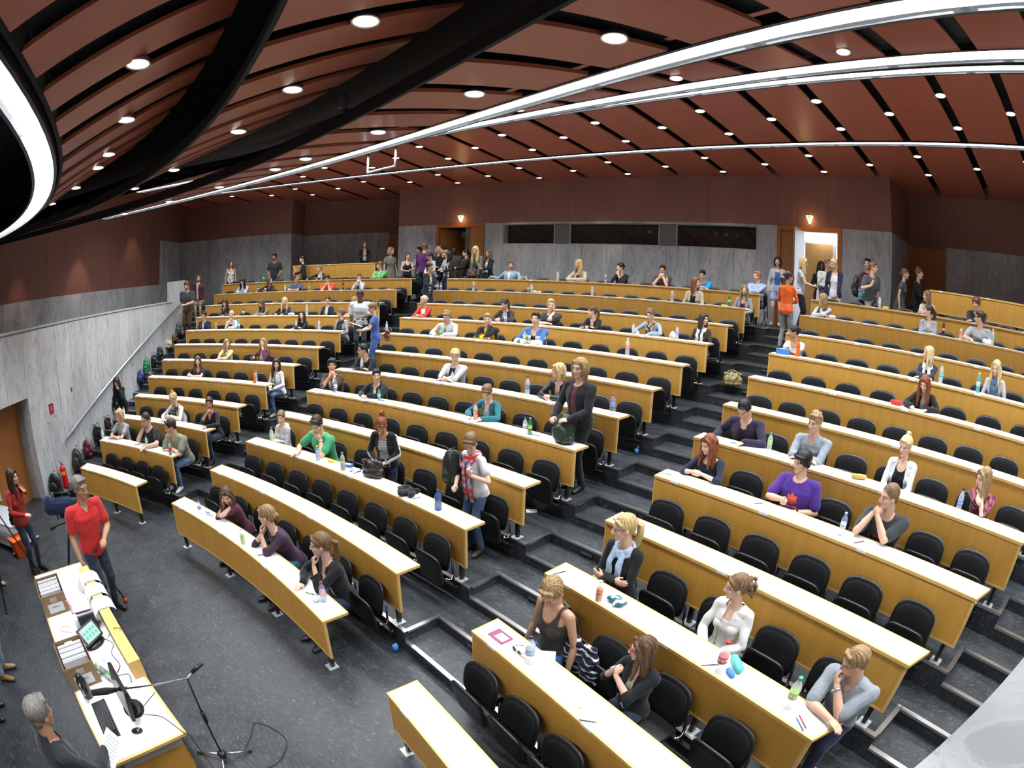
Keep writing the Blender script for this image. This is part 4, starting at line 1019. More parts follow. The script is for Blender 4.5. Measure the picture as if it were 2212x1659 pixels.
        for sd in (1, -1): B.ell(f(sd * 0.068, 0.0, 0.034), R(0.015, 0.045, 0.035), H, 10, 8)
        if kind == 'pony': p = f(0, -0.118, 0.02); B.tube([p, p + H @ V3(0, -0.035, -0.02) * s, p + H @ V3(0, -0.03, -0.10) * s, p + H @ V3(0, -0.005, -0.20) * s + V3(0, 0, -0.02), p + V3(0, 0, -0.30 * s)], [0.022 * s, 0.032 * s, 0.034 * s, 0.026 * s, 0.010 * s], H @ V3(1, 0, 0), 10)
        if kind == 'ponyhigh': p = f(0, -0.085, 0.105); B.tube([p, p + H @ V3(0, -0.030, 0.045) * s, p + H @ V3(0, -0.075, 0.01) * s, p + H @ V3(0, -0.085, -0.10) * s, p + H @ V3(0, -0.06, -0.2) * s], [0.018 * s, 0.026 * s, 0.030 * s, 0.024 * s, 0.010 * s], H @ V3(1, 0, 0), 10)
        if kind == 'bun' or kind == 'updo': B.ell(f(0, -0.118, 0.035 if kind == 'bun' else 0.0), R(0.040, 0.034, 0.036), H)
        if kind == 'bunhigh': B.ell(f(0, -0.055, 0.140), R(0.036, 0.036, 0.030), H)
        if kind == 'curlypony':
            rs = random.Random(seed)
            for i in range(34): B.ell(f(rs.uniform(-0.05, 0.05), -0.125 + rs.uniform(-0.045, 0.02), 0.02 + rs.uniform(-0.10, 0.055)), R(0.018, 0.018, 0.022), H, 8, 6)
    elif kind == 'bald':
        B = Blob(); B.ell(f(0, -0.050, -0.010), R(0.074, 0.058, 0.040), H)
    me = B.mesh('hair', vox, 1); return me, (lambda v: (v - C) @ H / s)
CN = {'white': (0.74, 0.74, 0.73), 'black': (0.012, 0.012, 0.014), 'dgrey': (0.045, 0.048, 0.052), 'grey': (0.30, 0.31, 0.32), 'lgrey': (0.46, 0.47, 0.49), 'navy': (0.018, 0.022, 0.05), 'blue': (0.06, 0.13, 0.34), 'lblue': (0.34, 0.44, 0.62), 'denim': (0.07, 0.12, 0.22), 'dden': (0.028, 0.038, 0.065), 'lden': (0.28, 0.36, 0.45), 'maroon': (0.085, 0.018, 0.035), 'red': (0.55, 0.03, 0.03), 'orange': (0.80, 0.13, 0.02), 'green': (0.05, 0.30, 0.14), 'lgreen': (0.12, 0.40, 0.10), 'olive': (0.17, 0.165, 0.11), 'yellow': (0.80, 0.48, 0.02), 'lyellow': (0.74, 0.68, 0.26), 'beige': (0.46, 0.39, 0.27), 'cream': (0.62, 0.56, 0.44), 'brown': (0.055, 0.032, 0.022), 'purple': (0.065, 0.025, 0.21), 'plum': (0.10, 0.02, 0.09), 'teal': (0.02, 0.13, 0.16), 'pink': (0.62, 0.28, 0.26), 'bblue': (0.02, 0.22, 0.50), 'khaki': (0.30, 0.27, 0.19), 'dbrown': (0.03, 0.02, 0.015), 'bgreen': (0.11, 0.20, 0.16), 'floral': (0.30, 0.10, 0.11)}
def cn(x): return np.array(CN[x] if isinstance(x, str) else x, float)
def tor_local(v, J): return (v - J['P']) @ J['T'] / J['s']
PID = [0]
def person(d):
    """one seated or standing person; d holds place, pose, clothes and label"""
    PID[0] += 1; seed = PID[0]
    J = skeleton(d); s = J['s']; dist = (Vector(d['at']) - Vector(CAM_LOC)).length
    near = dist < 6.0; mid = dist < 9.5
    vox = 0.0062 if near else (0.0085 if mid else (0.0115 if dist < 13 else 0.014))
    root = empty('person', d['at'], math.radians(d['rz'])); tag(root, d['label'], 'person', d.get('g'))
    skin = np.array(SK[d.get('sk', 'f' if J['fem'] else 'm')]); hc = np.array(HC[d.get('hc', 'brown')])
    fat = d.get('fat', 1.0); legs = d.get('legs', 'jeans')
    # body: one fused skin
    B = Blob(); torso(B, J, 0.0, fat=fat)
    for k in 'RL': arm(B, J, k); hand(B, J, k, dist < 11)
    head(B, J)
    bare = legs in ('shorts', 'skirt', 'cropped')
    if bare:
        for k in 'RL':
            h, kn, an = J['hip' + k], J['kn' + k], J['an' + k]
            B.tube([h, h + (kn - h) * .5, kn, kn + (an - kn) * .35, an], [.075 * s, .065 * s, .050 * s, .048 * s, .032 * s], (1, 0, 0), 12)
            B.tube([an, an + V3(0, .05, -.045) * s, J['toe' + k]], [.034 * s, .036 * s, .026 * s], (1, 0, 0), 8)
    me = B.mesh('body', vox, 2); v = getv(me)
    col, hp = face_cols(v, J, skin, hc * 0.55 + skin * 0.1)
    if d.get('beard'): 
        t = np.clip(1.4 - ((hp[:, 2] + 0.075) / 0.042) ** 2 - (np.abs(hp[:, 0]) / 0.075) ** 4, 0, 1) * (hp[:, 1] > 0.0) * 0.55 * (np.abs(hp[:, 2]) < 0.13); col = col * (1 - t[:, None]) + (hc * 0.7)[None, :] * t[:, None]
    body = finish(me, 'body', v, col, SKIN, root)
    # eyes
    if dist < 8:
        sh = s * J['hs'] * (0.975 if J['fem'] else 1.0)
        for sd in (1, -1):
            m = MB(); c = J['Hc'] + J['H'] @ (V3(sd * 0.0315, 0.0735, 0.004) * sh)
            M = Matrix([list(r) for r in J['H']]).to_4x4()
            m.ball(c, (0.0115 * sh, 0.0125 * sh, 0.0060 * sh), M, 12, 8, 0, (0.36, 0.33, 0.31))
            c2 = c + J['H'] @ (V3(0, 0.0082, 0) * sh); m.ball(c2, (0.0062 * sh, 0.0056 * sh, 0.0058 * sh), M, 10, 6, 0, (0.03, 0.022, 0.016))
            m.build('eye', PAINT, body)
    # hair
    if d.get('hair', 'short'):
        me, loc = hairmesh(J, d.get('hair', 'short'), vox * 1.0, seed); v = getv(me); n = vnorm(me); p = loc(v)
        rs = np.random.RandomState(seed); st = np.zeros(len(v)); ang = np.arctan2(p[:, 0], -p[:, 1] + 0.02)
        for q in range(5): st += np.sin(ang * rs.uniform(14, 46) + p[:, 2] * rs.uniform(-30, 30) + rs.uniform(0, 6))
        v = v + n * (st[:, None] * (0.0011 if dist < 9 else 0.0006))
        streak = 0.5 + 0.5 * np.clip(st / 3, -1, 1)
        c = hc[None, :] * (0.72 + 0.5 * streak[:, None])
        finish(me, 'hair', v, c, HAIR, root)
    # top
    tc = cn(d.get('top', 'grey')); sl = d.get('sl_', 2.0); inner = d.get('in', None); op = d.get('open', 0)
    if inner is not None:
        B = Blob(); torso(B, J, 0.007 * s, z0=-0.1, fat=fat); me = B.mesh('undershirt', vox, 3); v = getv(me); p = tor_local(v, J)
        ic = cn(inner); col = np.repeat(ic[None, :], len(v), 0)
        if d.get('inprint') is not None:
            t = (np.abs(p[:, 0]) < 0.075) & (p[:, 1] > 0) & (p[:, 2] > 0.20) & (p[:, 2] < 0.33); w = (np.sin(p[:, 0] * 140 + seed) * np.sin(p[:, 2] * 120) > 0.1) & t; col[w] = cn(d['inprint'])
        if d.get('instripe') is not None: col[(np.sin(p[:, 2] * 230) > 0.35)] = cn(d['instripe'])
        dn_ = d.get('indepth', 0.10)
        drop = (p[:, 1] > -0.02) & (p[:, 2] > 0.515 - dn_ * np.sqrt(np.clip(1 - (p[:, 0] / 0.085) ** 2, 0, 1))) & (np.abs(p[:, 0]) < 0.085)
        finish(me, 'undershirt', v, col, CLOTH, root, drop)
    infl = (0.018 if inner is not None else 0.013) * s
    B = Blob(); torso(B, J, infl, z0=-0.1 if d.get('tuck') else -0.2, fat=fat)
    if sl > 0:
        for k in 'RL': arm(B, J, k, infl * (0.85 if sl < 1 else 0.75) + (0.005 if sl < 1 else 0), sl)
    if d.get('hood'): B.tube([J['L'](0.10, -0.03, 0.485), J['L'](0.06, -0.085, 0.49), J['L'](-0.06, -0.085, 0.49), J['L'](-0.10, -0.03, 0.485)], [0.030, 0.042, 0.042, 0.030], (0, 0, 1))
    if d.get('collar'):
        for sd in (1, -1): B.tube([J['L'](sd * 0.0, -0.070, 0.525), J['L'](sd * 0.055, -0.04, 0.525), J['L'](sd * 0.062, 0.015, 0.505), J['L'](sd * 0.035, 0.075, 0.455)], [(0.010, 0.022), (0.010, 0.024), (0.010, 0.024), (0.008, 0.018)], (1, 0, 0), 8)
    if d.get('skirted'): 
        rs_ = []
        for z, a in ((0.10, .14), (-0.05, .19), (-0.25, .235), (-0.45, .27)):
            rs_.append([J['L'](a * math.cos(2 * PI * q / 18), 0.8 * a * math.sin(2 * PI * q / 18), 0) * np.array([1, 1, 0]) + np.array([0, 0, 1]) * (J['P'][2] + z * s) for q in range(18)])
        B.rings(rs_[::-1])
    me = B.mesh('top', vox, 3); v = getv(me); n = vnorm(me); p = tor_local(v, J)
    v = v + n * wrinkle(v, 0.0042 if not d.get('knit') else 0.0022, seed)[:, None]
    col = np.repeat(tc[None, :], len(v), 0); ax = np.abs(p[:, 0])
    onT = (ax < 0.17) & (p[:, 2] > -0.2) & (p[:, 2] < 0.5)
    if d.get('stripe') is not None: 
        w = np.sin(p[:, 2] * d.get('sf', 190)) > d.get('sd', 0.55); col[w] = cn(d['stripe'])
    if d.get('print') is not None:
        t = (ax < 0.075) & (p[:, 1] > 0.03) & (p[:, 2] > 0.17) & (p[:, 2] < 0.32); w = (np.sin(p[:, 0] * 150 + seed) + np.sin(p[:, 2] * 130) > 0.3) & t; col[w] = cn(d['print'])
    if d.get('trefoil'):       # three-leaf badge with stripes below and a word bar
        X, Z = p[:, 0] + 0.0, p[:, 2] - 0.30; fr = p[:, 1] > 0.03
        leaf_ = np.zeros(len(v), bool)
        for a, L_ in ((0, 0.052), (38, 0.046), (-38, 0.046)):
            ar = math.radians(a); u_ = X * math.sin(ar) + (Z + 0.03) * math.cos(ar); w_ = X * math.cos(ar) - (Z + 0.03) * math.sin(ar)
            leaf_ |= ((u_ - L_) / 0.045) ** 2 + (w_ / 0.021) ** 2 < 1
        band_ = ((X / 0.072) ** 2 + ((Z + 0.02) / 0.045) ** 2 < 1) & (Z < 0.0) & (np.sin(Z * 420) > -0.45)
        word = (np.abs(X) < 0.085) & (np.abs(Z + 0.095) < 0.012) & (np.sin(X * 330) > -0.6)
        col[(leaf_ | band_ | word) & fr] = (0.85, 0.13, 0.06)
    if d.get('plaid') is not None:
        w = (np.sin(v[:, 0] * 130 + v[:, 1] * 40) + np.sin(v[:, 2] * 120 + v[:, 1] * 70) + np.sin(v[:, 0] * 60 - v[:, 2] * 90)) > 0.6; col[w] = cn(d['plaid'])
    if d.get('shoulder') is not None:      # contrast yoke and sleeve stripe of a sports jacket
        w = ((p[:, 2] > 0.40) & (ax > 0.05)) | ((ax > 0.17) & (np.abs(np.sin(p[:, 1] * 20 + 1)) > 0.6)); col[w] = cn(d['shoulder'])
    if d.get('sstripe'):       # three thin stripes running down each sleeve
        for k in 'RL':
            S_, E_, W_ = J['sh' + k], J['el' + k], J['wr' + k]; out_ = J['T'] @ V3(1 if k == 'R' else -1, 0, 0.25)
            for a_, b_ in ((S_, E_), (E_, W_)):
                ax_ = unit(b_ - a_); t_ = (v - a_) @ ax_; r_ = (v - a_) - t_[:, None] * ax_[None, :]; o_ = unit(out_ - ax_ * float(out_ @ ax_)); q_ = unit(np.cross(ax_, o_))
                u_ = r_ @ q_; w_ = (r_ @ o_ > 0.02) & (t_ > -0.02) & (t_ < np.linalg.norm(b_ - a_) + 0.02) & (np.linalg.norm(r_, axis=1) < 0.075)
                for off_ in (-0.016, 0, 0.016): col[w_ & (np.abs(u_ - off_) < 0.0045)] = (0.75, 0.75, 0.75)
    nk = d.get('neck', 'crew'); dep = {'crew': 0.035, 'scoop': 0.12, 'v': 0.15, 'high': 0.0, 'tank': 0.15, 'polo': 0.07, 'wide': 0.07}[nk]; wd = {'crew': 0.075, 'scoop': 0.088, 'v': 0.07, 'high': 0.05, 'tank': 0.085, 'polo': 0.05, 'wide': 0.12}[nk]
    X = p[:, 0]; front = p[:, 1] > -0.03
    if nk == 'v' or nk == 'polo': drop = front & (ax < wd) & (p[:, 2] > 0.50 - dep * (1 - ax / wd))
    else: drop = front & (ax < wd) & (p[:, 2] > 0.505 - dep * np.sqrt(np.clip(1 - (X / wd) ** 2, 0, 1)))
    drop |= (ax < 0.065) & (p[:, 2] > 0.512) & (not d.get('collar') and not d.get('hood'))
    if nk == 'tank' or d.get('strap'): drop |= (p[:, 2] > 0.36) & (ax > 0.115 - 0.0) & (ax < 0.3)
    if op:
        w0 = op; drop |= (p[:, 1] > 0.02) & (ax < w0 * (0.75 + 0.5 * np.clip((0.5 - p[:, 2]) / 0.5, 0, 1))) & (ax < 0.15)
    me_top = finish(me, 'top', v, col, LEATHER if d.get('leather') else CLOTH, root, drop)
    # legs
    if legs != 'none' and not bare or legs == 'cropped':
        lc = cn(d.get('lc', 'dden')); B = Blob(); torso(B, J, 0.008 * s, z1=0.12, fat=fat)
        up = 0.55 if legs == 'cropped' else 0.97
        for k in 'RL':
            h, kn, an = J['hip' + k], J['kn' + k], J['an' + k]; e = kn + (an - kn) * up
            B.tube([h, h + (kn - h) * .5, kn, kn + (e - kn) * .45, e], [.088 * s * fat, .078 * s, .062 * s, .056 * s, .048 * s], (1, 0, 0), 12)
        me = B.mesh('trousers', max(vox, 0.009), 3); v = getv(me); n = vnorm(me); v = v + n * wrinkle(v, 0.004, seed + 50)[:, None]
        finish(me, 'trousers', v, np.repeat(lc[None, :], len(v), 0) * (0.85 + 0.3 * sm(wrinkle(v, 1, seed + 9, .6), -1, 1))[:, None], CLOTH, root)
    elif legs in ('shorts', 'skirt'):
        lc = cn(d.get('lc', 'denim')); B = Blob(); torso(B, J, 0.010 * s, z1=0.12)
        for k in 'RL':
            h, kn = J['hip' + k], J['kn' + k]; B.tube([h, h + (kn - h) * .55], [.095 * s, .090 * s], (1, 0, 0), 12)
        me = B.mesh('shorts', 0.010, 2); v = getv(me); finish(me, 'shorts', v, np.repeat(lc[None, :], len(v), 0), CLOTH, root)
    # shoes
    shc = cn(d.get('shoe', 'black'))
    for k in 'RL':
        an, toe = J['an' + k], J['toe' + k]; B = Blob(); fd = unit((toe - an) * np.array([1, 1, 0])); z0 = an[2] - 0.09 * s
        g = lambda a, z: np.array([an[0] + fd[0] * a * s, an[1] + fd[1] * a * s, z0 + z * s])
        B.tube([g(-0.035, 0.04), g(0.05, 0.045), g(0.12, 0.036), g(0.175, 0.03)], [(0.036 * s, 0.038 * s), (0.040 * s, 0.042 * s), (0.043 * s, 0.034 * s), (0.034 * s, 0.026 * s)], (0, 0, 1) if False else np.cross(fd, V3(0, 0, 1)), 12)
        B.tube([g(-0.01, 0.05), g(0.0, 0.085)], [0.040 * s, 0.040 * s], (1, 0, 0), 10)
        me = B.mesh('shoe', 0.010, 2); v = getv(me); v[:, 2] = np.maximum(v[:, 2], z0 + 0.002)
        finish(me, 'shoe', v, np.where((v[:, 2] < z0 + 0.022 * s)[:, None], cn(d.get('sole', shc * 0.8))[None, :], shc[None, :]), LEATHER, root)
    # extras worn
    sh = s * J['hs'] * (0.975 if J['fem'] else 1.0); HF = lambda x, y, z: J['Hc'] + J['H'] @ (V3(x, y, z) * sh)
    if d.get('glasses'):
        m = MB(); gm = mat('glasses_' + d['glasses'], tuple(cn(d['glasses'])), 0.3)
        for sd in (1, -1):
            m.tube([HF(sd * 0.033 + 0.021 * math.cos(t), 0.098 - 0.004 * abs(math.cos(t)), 0.003 + 0.015 * math.sin(t)) for t in np.linspace(0, 2 * PI, 13)], 0.0018, 5)
            m.tube([HF(sd * 0.054, 0.094, 0.006), HF(sd * 0.080, 0.06, 0.006), HF(sd * 0.082, 0.0, 0.004)], 0.0016, 5)
        m.tube([HF(-0.012, 0.100, 0.006), HF(0.012, 0.100, 0.006)], 0.0018, 5)
        m.build('glasses', gm, root)
    for k in d.get('watch', ''):
        W_, D_ = J['wr' + k], unit(J['wr' + k] - J['el' + k]); c = W_ - D_ * 0.022; r = (ARMR[J['fem']][4] * s + 0.006); x_, y_ = frame_of(D_, J['pn' + k])
        m = MB(); wm = STEEL if not d.get('wc') else mat('strap_' + d['wc'], tuple(cn(d['wc'])), 0.4)
        m.tube([c + (x_ * math.cos(t) + y_ * math.sin(t)) * r for t in np.linspace(0, 2 * PI, 13)], 0.0055, 6, flat=2.0); cc = c - x_ * (r + 0.002)
        m.ball(cc, 0.013, None, 10, 6); m.build('wristwatch', wm, root)
    if d.get('scarf') is not None:
        B = Blob(); L_ = J['L']; rs = random.Random(seed)
        for q in range(3):
            o_ = 0.012 * q
            pts = [L_(0.085 * math.cos(t) * (1 + .1 * q), 0.005 + 0.085 * math.sin(t) * (1 + .1 * q), 0.50 - 0.02 * q - 0.03 * max(0, math.sin(t))) for t in np.linspace(0, 2 * PI, 14)]
            B.tube(pts, [0.022 + rs.uniform(-.004, .004) for _ in pts], (0, 0, 1), 8)
        for sd in (1, -1):
            B.tube([L_(sd * 0.045, 0.095, 0.46), L_(sd * 0.055, 0.14, 0.36), L_(sd * 0.050, 0.145, 0.25), L_(sd * 0.052, 0.14, d.get('scl', 0.14))], [(0.030, 0.016), (0.036, 0.016), (0.038, 0.014), (0.040, 0.010)], (1, 0, 0), 10)
        me = B.mesh('scarf', max(vox, 0.007), 1); v = getv(me); n = vnorm(me); wv = wrinkle(v, 0.005, seed + 3, 1.6); v = v + n * wv[:, None]
        c1 = cn(d['scarf']); c2 = cn(d.get('scarf2', d['scarf'])); t = sm(wrinkle(v, 1, seed + 4, 1.8), 0.0, 0.4); finish(me, 'scarf', v, mixc(c1, c2, t), CLOTH, root)
    return root
# ---------------------------------------------------------------- the people
CAST = [
 dict(f=1, hair='long', hc='brown', top='maroon', arms='cheek', lean=24, hp=22, neck='wide', label='woman in maroon jumper resting her face in both hands at the front middle desk', te=0.295, s=0.954, hy=44.5, at=(-0.932, 10.785, 0.0), rz=184.9),
 dict(f=1, hair='updo', hc='dblond', top=(0.05, 0.025, 0.05), arms='chin', lean=26, hp=8, sl_=1.2, knit=1, lc='teal', label='woman with pinned-up blonde hair and dark plum top, hands at her chin, front middle desk', te=0.295, s=1.09, hy=-54.3, at=(0.313, 10.82, 0.0), rz=178.3),
 dict(f=1, hair='pony', hc='lbrown', top='black', open=0.05, arms='rest/chin', lean=16, hp=6, watch='R', indepth=0.14, label='woman with long ponytail and black cardigan over a white blouse, front middle desk', te=0.295, s=1.09, hy=-31.1, at=(1.423, 10.731, 0.0), rz=172.4, **{"in": 'white'}),
 dict(f=1, hair='shag', hc='blond', top='grey', arms='fold', lean=12, hp=5, sl_=0.6, print='dgrey', glasses='maroon', label='blonde woman with glasses and grey T-shirt, arms folded on the second left desk', te=0.295, s=1.006, hy=3.3, at=(-5.636, 10.283, 0.276), rz=208.7),
 dict(f=0, hair='crop', hc='dbrown', top='black', arms='cheek/reach', lean=20, hp=14, sl_=0.65, fat=1.16, glasses='black', legs='jeans', wL=(0, 0.06, 0), label='heavy-set man in black T-shirt and glasses leaning his cheek on one hand', te=0.295, s=1.09, hy=4.9, at=(-4.679, 10.752, 0.276), rz=203.5),
 dict(f=0, hair='short', hc='dbrown', top=(0.22, 0.23, 0.16), arms='fold', lean=26, hp=14, sl_=0.7, neck='polo', collar=1, lc='denim', shoe='lgrey', label='man in olive polo shirt and jeans leaning on the second left desk', te=0.295, s=1.09, hy=-36.9, at=(-3.858, 11.073, 0.276), rz=207.2),
 dict(f=1, hair='bunhigh', hc='blond', top='cream', arms='rest/hold', lean=12, hp=26, scarf='black', scarf2='grey', knit=1, label='woman with top bun and spotted scarf over a cream jumper, third left desk', te=0.295, s=1.002, hy=6.3, at=(-5.134, 11.532, 0.525), rz=204.0),
 dict(f=1, hair='pony', hc='dbrown', sk='t', top='black', arms='fist/rest', lean=14, hp=4, glasses='maroon', lc=(0.03, 0.04, 0.07), neck='v', label='woman in black jumper with glasses, fist at her mouth, end of the third left desk', te=0.295, s=0.974, hy=29.3, at=(-4.089, 11.943, 0.525), rz=204.9),
 dict(f=1, hair='bun', hc='lbrown', top='lgrey', arms='cross', lean=5, hp=10, hood=1, neck='v', label='woman in light grey hooded jacket with crossed arms, third middle desk', te=0.295, s=0.9, hy=28.4, at=(-2.133, 12.442, 0.525), rz=189.7),
 dict(f=0, hair='short', hc='dbrown', top='green', arms='reach/mouth', lean=17, hp=26, sl_=0.65, watch='L', fb=1, wR=(-0.06, -0.02, 0), label='man in green T-shirt with a hand over his mouth, third middle desk', te=0.295, s=1.09, hy=18.5, at=(-1.023, 12.582, 0.525), rz=184.6),
 dict(f=0, hair='messy', hc='black', sk='t', top='brown', arms='chin', lean=14, hp=-6, sl_=0.9, open=0.02, indepth=0.08, label='dark-haired man in brown shirt, hands clasped under his chin, fifth middle desk', te=0.295, s=1.025, hy=41.0, at=(-2.709, 14.152, 1.074), rz=190.8, **{"in": 'white'}),
 dict(f=0, hair='messy', hc='black', top='black', inprint='red', open=0.05, arms='write', lean=16, hp=0, hood=1, label='dark-haired man in black hooded jacket over white printed T-shirt, holding a pen', te=0.295, s=0.9, hy=45.6, at=(-1.562, 14.324, 1.074), rz=186.2, **{"in": 'white'}),
 dict(f=1, hair='bun', hc='lbrown', top='teal', open=0.055, arms='rest', lean=12, hp=34, indepth=0.12, knit=1, label='woman in teal cardigan looking down at the fifth middle desk', te=0.295, s=0.97, hy=12.9, at=(0.949, 14.378, 1.074), rz=176.2, **{"in": 'lgrey'}),
 dict(f=0, hair='crop', hc='black', sk='t', top='black', arms='fold', lean=28, hp=8, collar=1, label='man in black shirt turned aside at the left end of the sixth middle desk', te=0.295, s=1.037, hy=-37.1, at=(-2.615, 15.072, 1.36), rz=189.8),
 dict(f=0, hair='mop', hc='blond', top='lgrey', inprint='white', open=0.07, arms='fold', lean=8, hp=10, glasses='grey', indepth=0.05, label='blond man in grey cardigan over black printed T-shirt, arms folded', te=0.295, s=0.992, hy=31.4, at=(-0.492, 15.29, 1.36), rz=181.8, **{"in": 'black'}),
 dict(f=1, hair='shag', hc='blond', top='black', open=0.05, arms='clasp', lean=16, hp=0, indepth=0.14, leather=1, label='blonde woman in black jacket in profile, sixth middle desk', te=0.295, s=1.0, hy=-52.1, at=(1.783, 15.193, 1.36), rz=173.3, **{"in": 'grey'}),
 dict(f=0, hair='messy', hc='dblond', top='lgrey', arms='rest', lean=10, hp=28, hood=1, open=0.03, label='man in grey hooded jacket looking down behind two bottles, eighth middle desk', te=0.295, s=0.997, hy=12.3, at=(-2.033, 16.942, 1.955), rz=186.8, **{"in": 'green'}),
 dict(f=0, hair='short', hc='dblond', top='yellow', arms='fold/cheek', lean=22, hp=8, shoulder='black', neck='high', collar=1, label='man in yellow and black sports jacket leaning on the eighth middle desk', te=0.295, s=1.011, hy=26.3, at=(-0.917, 17.039, 1.955), rz=183.1),
 dict(f=0, hair='short', hc='dbrown', top=(0.62, 0.65, 0.7), open=0.05, arms='rest/fold', lean=16, hp=0, shoulder='blue', indepth=0.12, label='dark-haired man in white and blue sports jacket over black shirt', te=0.295, s=1.09, hy=15.0, at=(0.243, 17.062, 1.955), rz=179.2, **{"in": 'black'}),
 dict(f=1, hair='bun', hc='lblond', top='red', inprint='black', open=0.07, arms='fold', lean=8, hp=4, indepth=0.05, sk='t', knit=1, label='blonde woman in red cardigan at the left end of the ninth middle desk', te=0.295, s=0.953, hy=-29.1, at=(-3.382, 17.621, 2.274), rz=190.9, **{"in": 'white'}),
 dict(f=1, hair='pony', hc='dbrown', top=(0.05, 0.03, 0.03), open=0.065, arms='clasp', lean=12, hp=28, indepth=0.1, label='woman in dark cardigan over turquoise top, ninth middle desk', te=0.295, s=0.984, hy=-0.7, at=(-1.081, 17.91, 2.274), rz=183.5, **{"in": (0.2, 0.5, 0.52)}),
 dict(f=0, hair='short', hc='blond', top='dgrey', arms='fold/cheek', lean=16, hp=6, sl_=0.65, print='lgrey', sk='f', label='smiling fair-haired man in dark grey T-shirt resting on his hand', te=0.295, s=1.007, hy=33.0, at=(0.097, 17.942, 2.274), rz=179.7),
 dict(f=1, hair='pony', hc='brown', top='black', open=0.04, arms='fold', lean=18, hp=4, indepth=0.15, label='woman in black cardigan seen in profile at the ninth middle desk', te=0.295, s=0.9, hy=-53.4, at=(1.14, 17.906, 2.274), rz=176.4, **{"in": 'pink'}),
 dict(f=1, hair='bun', hc='lbrown', top='lden', arms='rest', lean=10, hp=24, scarf='brown', scarf2='beige', label='woman in pale denim shirt and brown patterned scarf', te=0.295, s=0.956, hy=-5.5, at=(2.452, 17.774, 2.274), rz=172.1),
 dict(f=1, hair='long', hc='dbrown', top=(0.06, 0.035, 0.03), arms='lap', lean=4, hp=0, scarf='white', scl=0.02, lc='khaki', knit=1, label='woman in brown top and long white scarf, end of the ninth middle desk', te=0.295, s=0.921, hy=76.4, at=(3.527, 17.593, 2.274), rz=164.7),
 dict(f=1, hair='long', hc='red', top='beige', open=0.06, arms='front', lean=4, hp=0, indepth=0.12, label='red-haired woman in beige jacket over black top, eleventh middle desk', te=0.295, s=1.01, hy=75.7, at=(2.923, 19.472, 2.932), rz=171.5, **{"in": 'black'}),
 dict(f=1, hair='long', hc='dblond', top='grey', open=0.07, arms='lap', lean=4, hp=0, indepth=0.15, knit=1, label='woman in grey cardigan over purple top at the right end of the eleventh middle desk', te=0.295, s=0.9, hy=18.7, at=(4.116, 19.255, 2.932), rz=167.9, **{"in": 'plum'}),
 dict(f=0, hair='short', hc='lbrown', top='lden', open=0.03, arms='wide', lean=-6, hp=0, indepth=0.06, beard=1, collar=1, label='man in pale blue shirt with both arms spread along the last desk', te=0.295, s=0.925, hy=25.2, at=(-2.645, 20.388, 3.269), rz=187.4, **{"in": 'white'}),
 dict(f=1, hair='longfront', hc='blond', top='beige', open=0.05, arms='clasp', lean=8, hp=4, glasses='dgrey', label='blonde woman in beige blazer and dark glasses at the last middle desk', te=0.295, s=1.033, hy=-26.5, at=(-0.5, 20.553, 3.269), rz=181.4, **{"in": 'brown'}),
 dict(f=1, hair='bun', hc='black', top='black', open=0.04, arms='chin', lean=16, hp=6, label='dark-haired woman in black jacket, hands before her mouth, last middle desk', te=0.295, s=0.979, hy=-32.7, at=(0.74, 20.545, 3.269), rz=177.9, **{"in": 'red'}),
 dict(f=0, hair='short', hc='dbrown', top='brown', arms='fist', lean=14, hp=12, sl_=0.7, glasses='black', print='grey', label='man in brown T-shirt and glasses, hands before his mouth, last middle desk', te=0.295, s=0.963, hy=10.9, at=(1.882, 20.472, 3.269), rz=174.7),
 dict(f=0, hair='short', hc='black', top='bblue', arms='fold', lean=22, hp=16, sl_=0.7, label='dark-haired man in bright blue T-shirt bent over the last middle desk', te=0.295, s=0.9, hy=-0.6, at=(2.981, 20.342, 3.269), rz=171.7),
 dict(f=0, hair='short', hc='ginger', top='lblue', arms='fold', lean=3, hp=4, collar=1, lc='navy', sk='p', label='ginger-haired man in light blue shirt at the right end of the last middle desk', te=0.295, s=0.932, hy=-27.6, at=(4.324, 20.099, 3.269), rz=167.9),
 dict(f=0, hair='short', hc='black', sk='t', top='navy', open=0.035, arms='lap', lean=2, hp=2, collar=1, label='man in navy jacket at the left end of the eighth left desk', te=0.295, s=0.9, hy=-7.1, at=(-9.475, 14.192, 1.955), rz=213.7, **{"in": 'lgrey'}),
 dict(f=1, hair='bun', hc='lblond', top='lgrey', open=0.07, arms='chin/rest', lean=8, hp=6, glasses='maroon', indepth=0.12, knit=1, label='blonde woman with glasses in pale grey cardigan over navy top, eighth left desk', te=0.295, s=0.92, hy=23.3, at=(-8.568, 14.757, 1.955), rz=210.1, **{"in": 'navy'}),
 dict(f=1, hair='longwave', hc='dbrown', top='black', arms='fold', lean=14, hp=0, sk='p', label='pale woman with long dark hair and black jumper, eighth left desk', te=0.295, s=0.9, hy=18.7, at=(-6.287, 15.864, 1.955), rz=201.6),
 dict(f=1, hair='bun', hc='lbrown', top='grey', arms='lap', lean=6, hp=0, scarf='black', lc=(0.03, 0.035, 0.04), knit=1, label='woman in grey cardigan and black scarf looking away, right end of the eighth left desk', te=0.295, s=0.957, hy=-78, at=(-5.089, 16.288, 1.955), rz=187.4),
 dict(f=1, hair='long', hc='dbrown', top=(0.1, 0.06, 0.06), arms='chin/rest', lean=10, hp=28, plaid='black', label='woman in patterned brown shirt looking down at the ninth left desk', te=0.295, s=0.966, hy=1.4, at=(-9.673, 15.112, 2.274), rz=212.6),
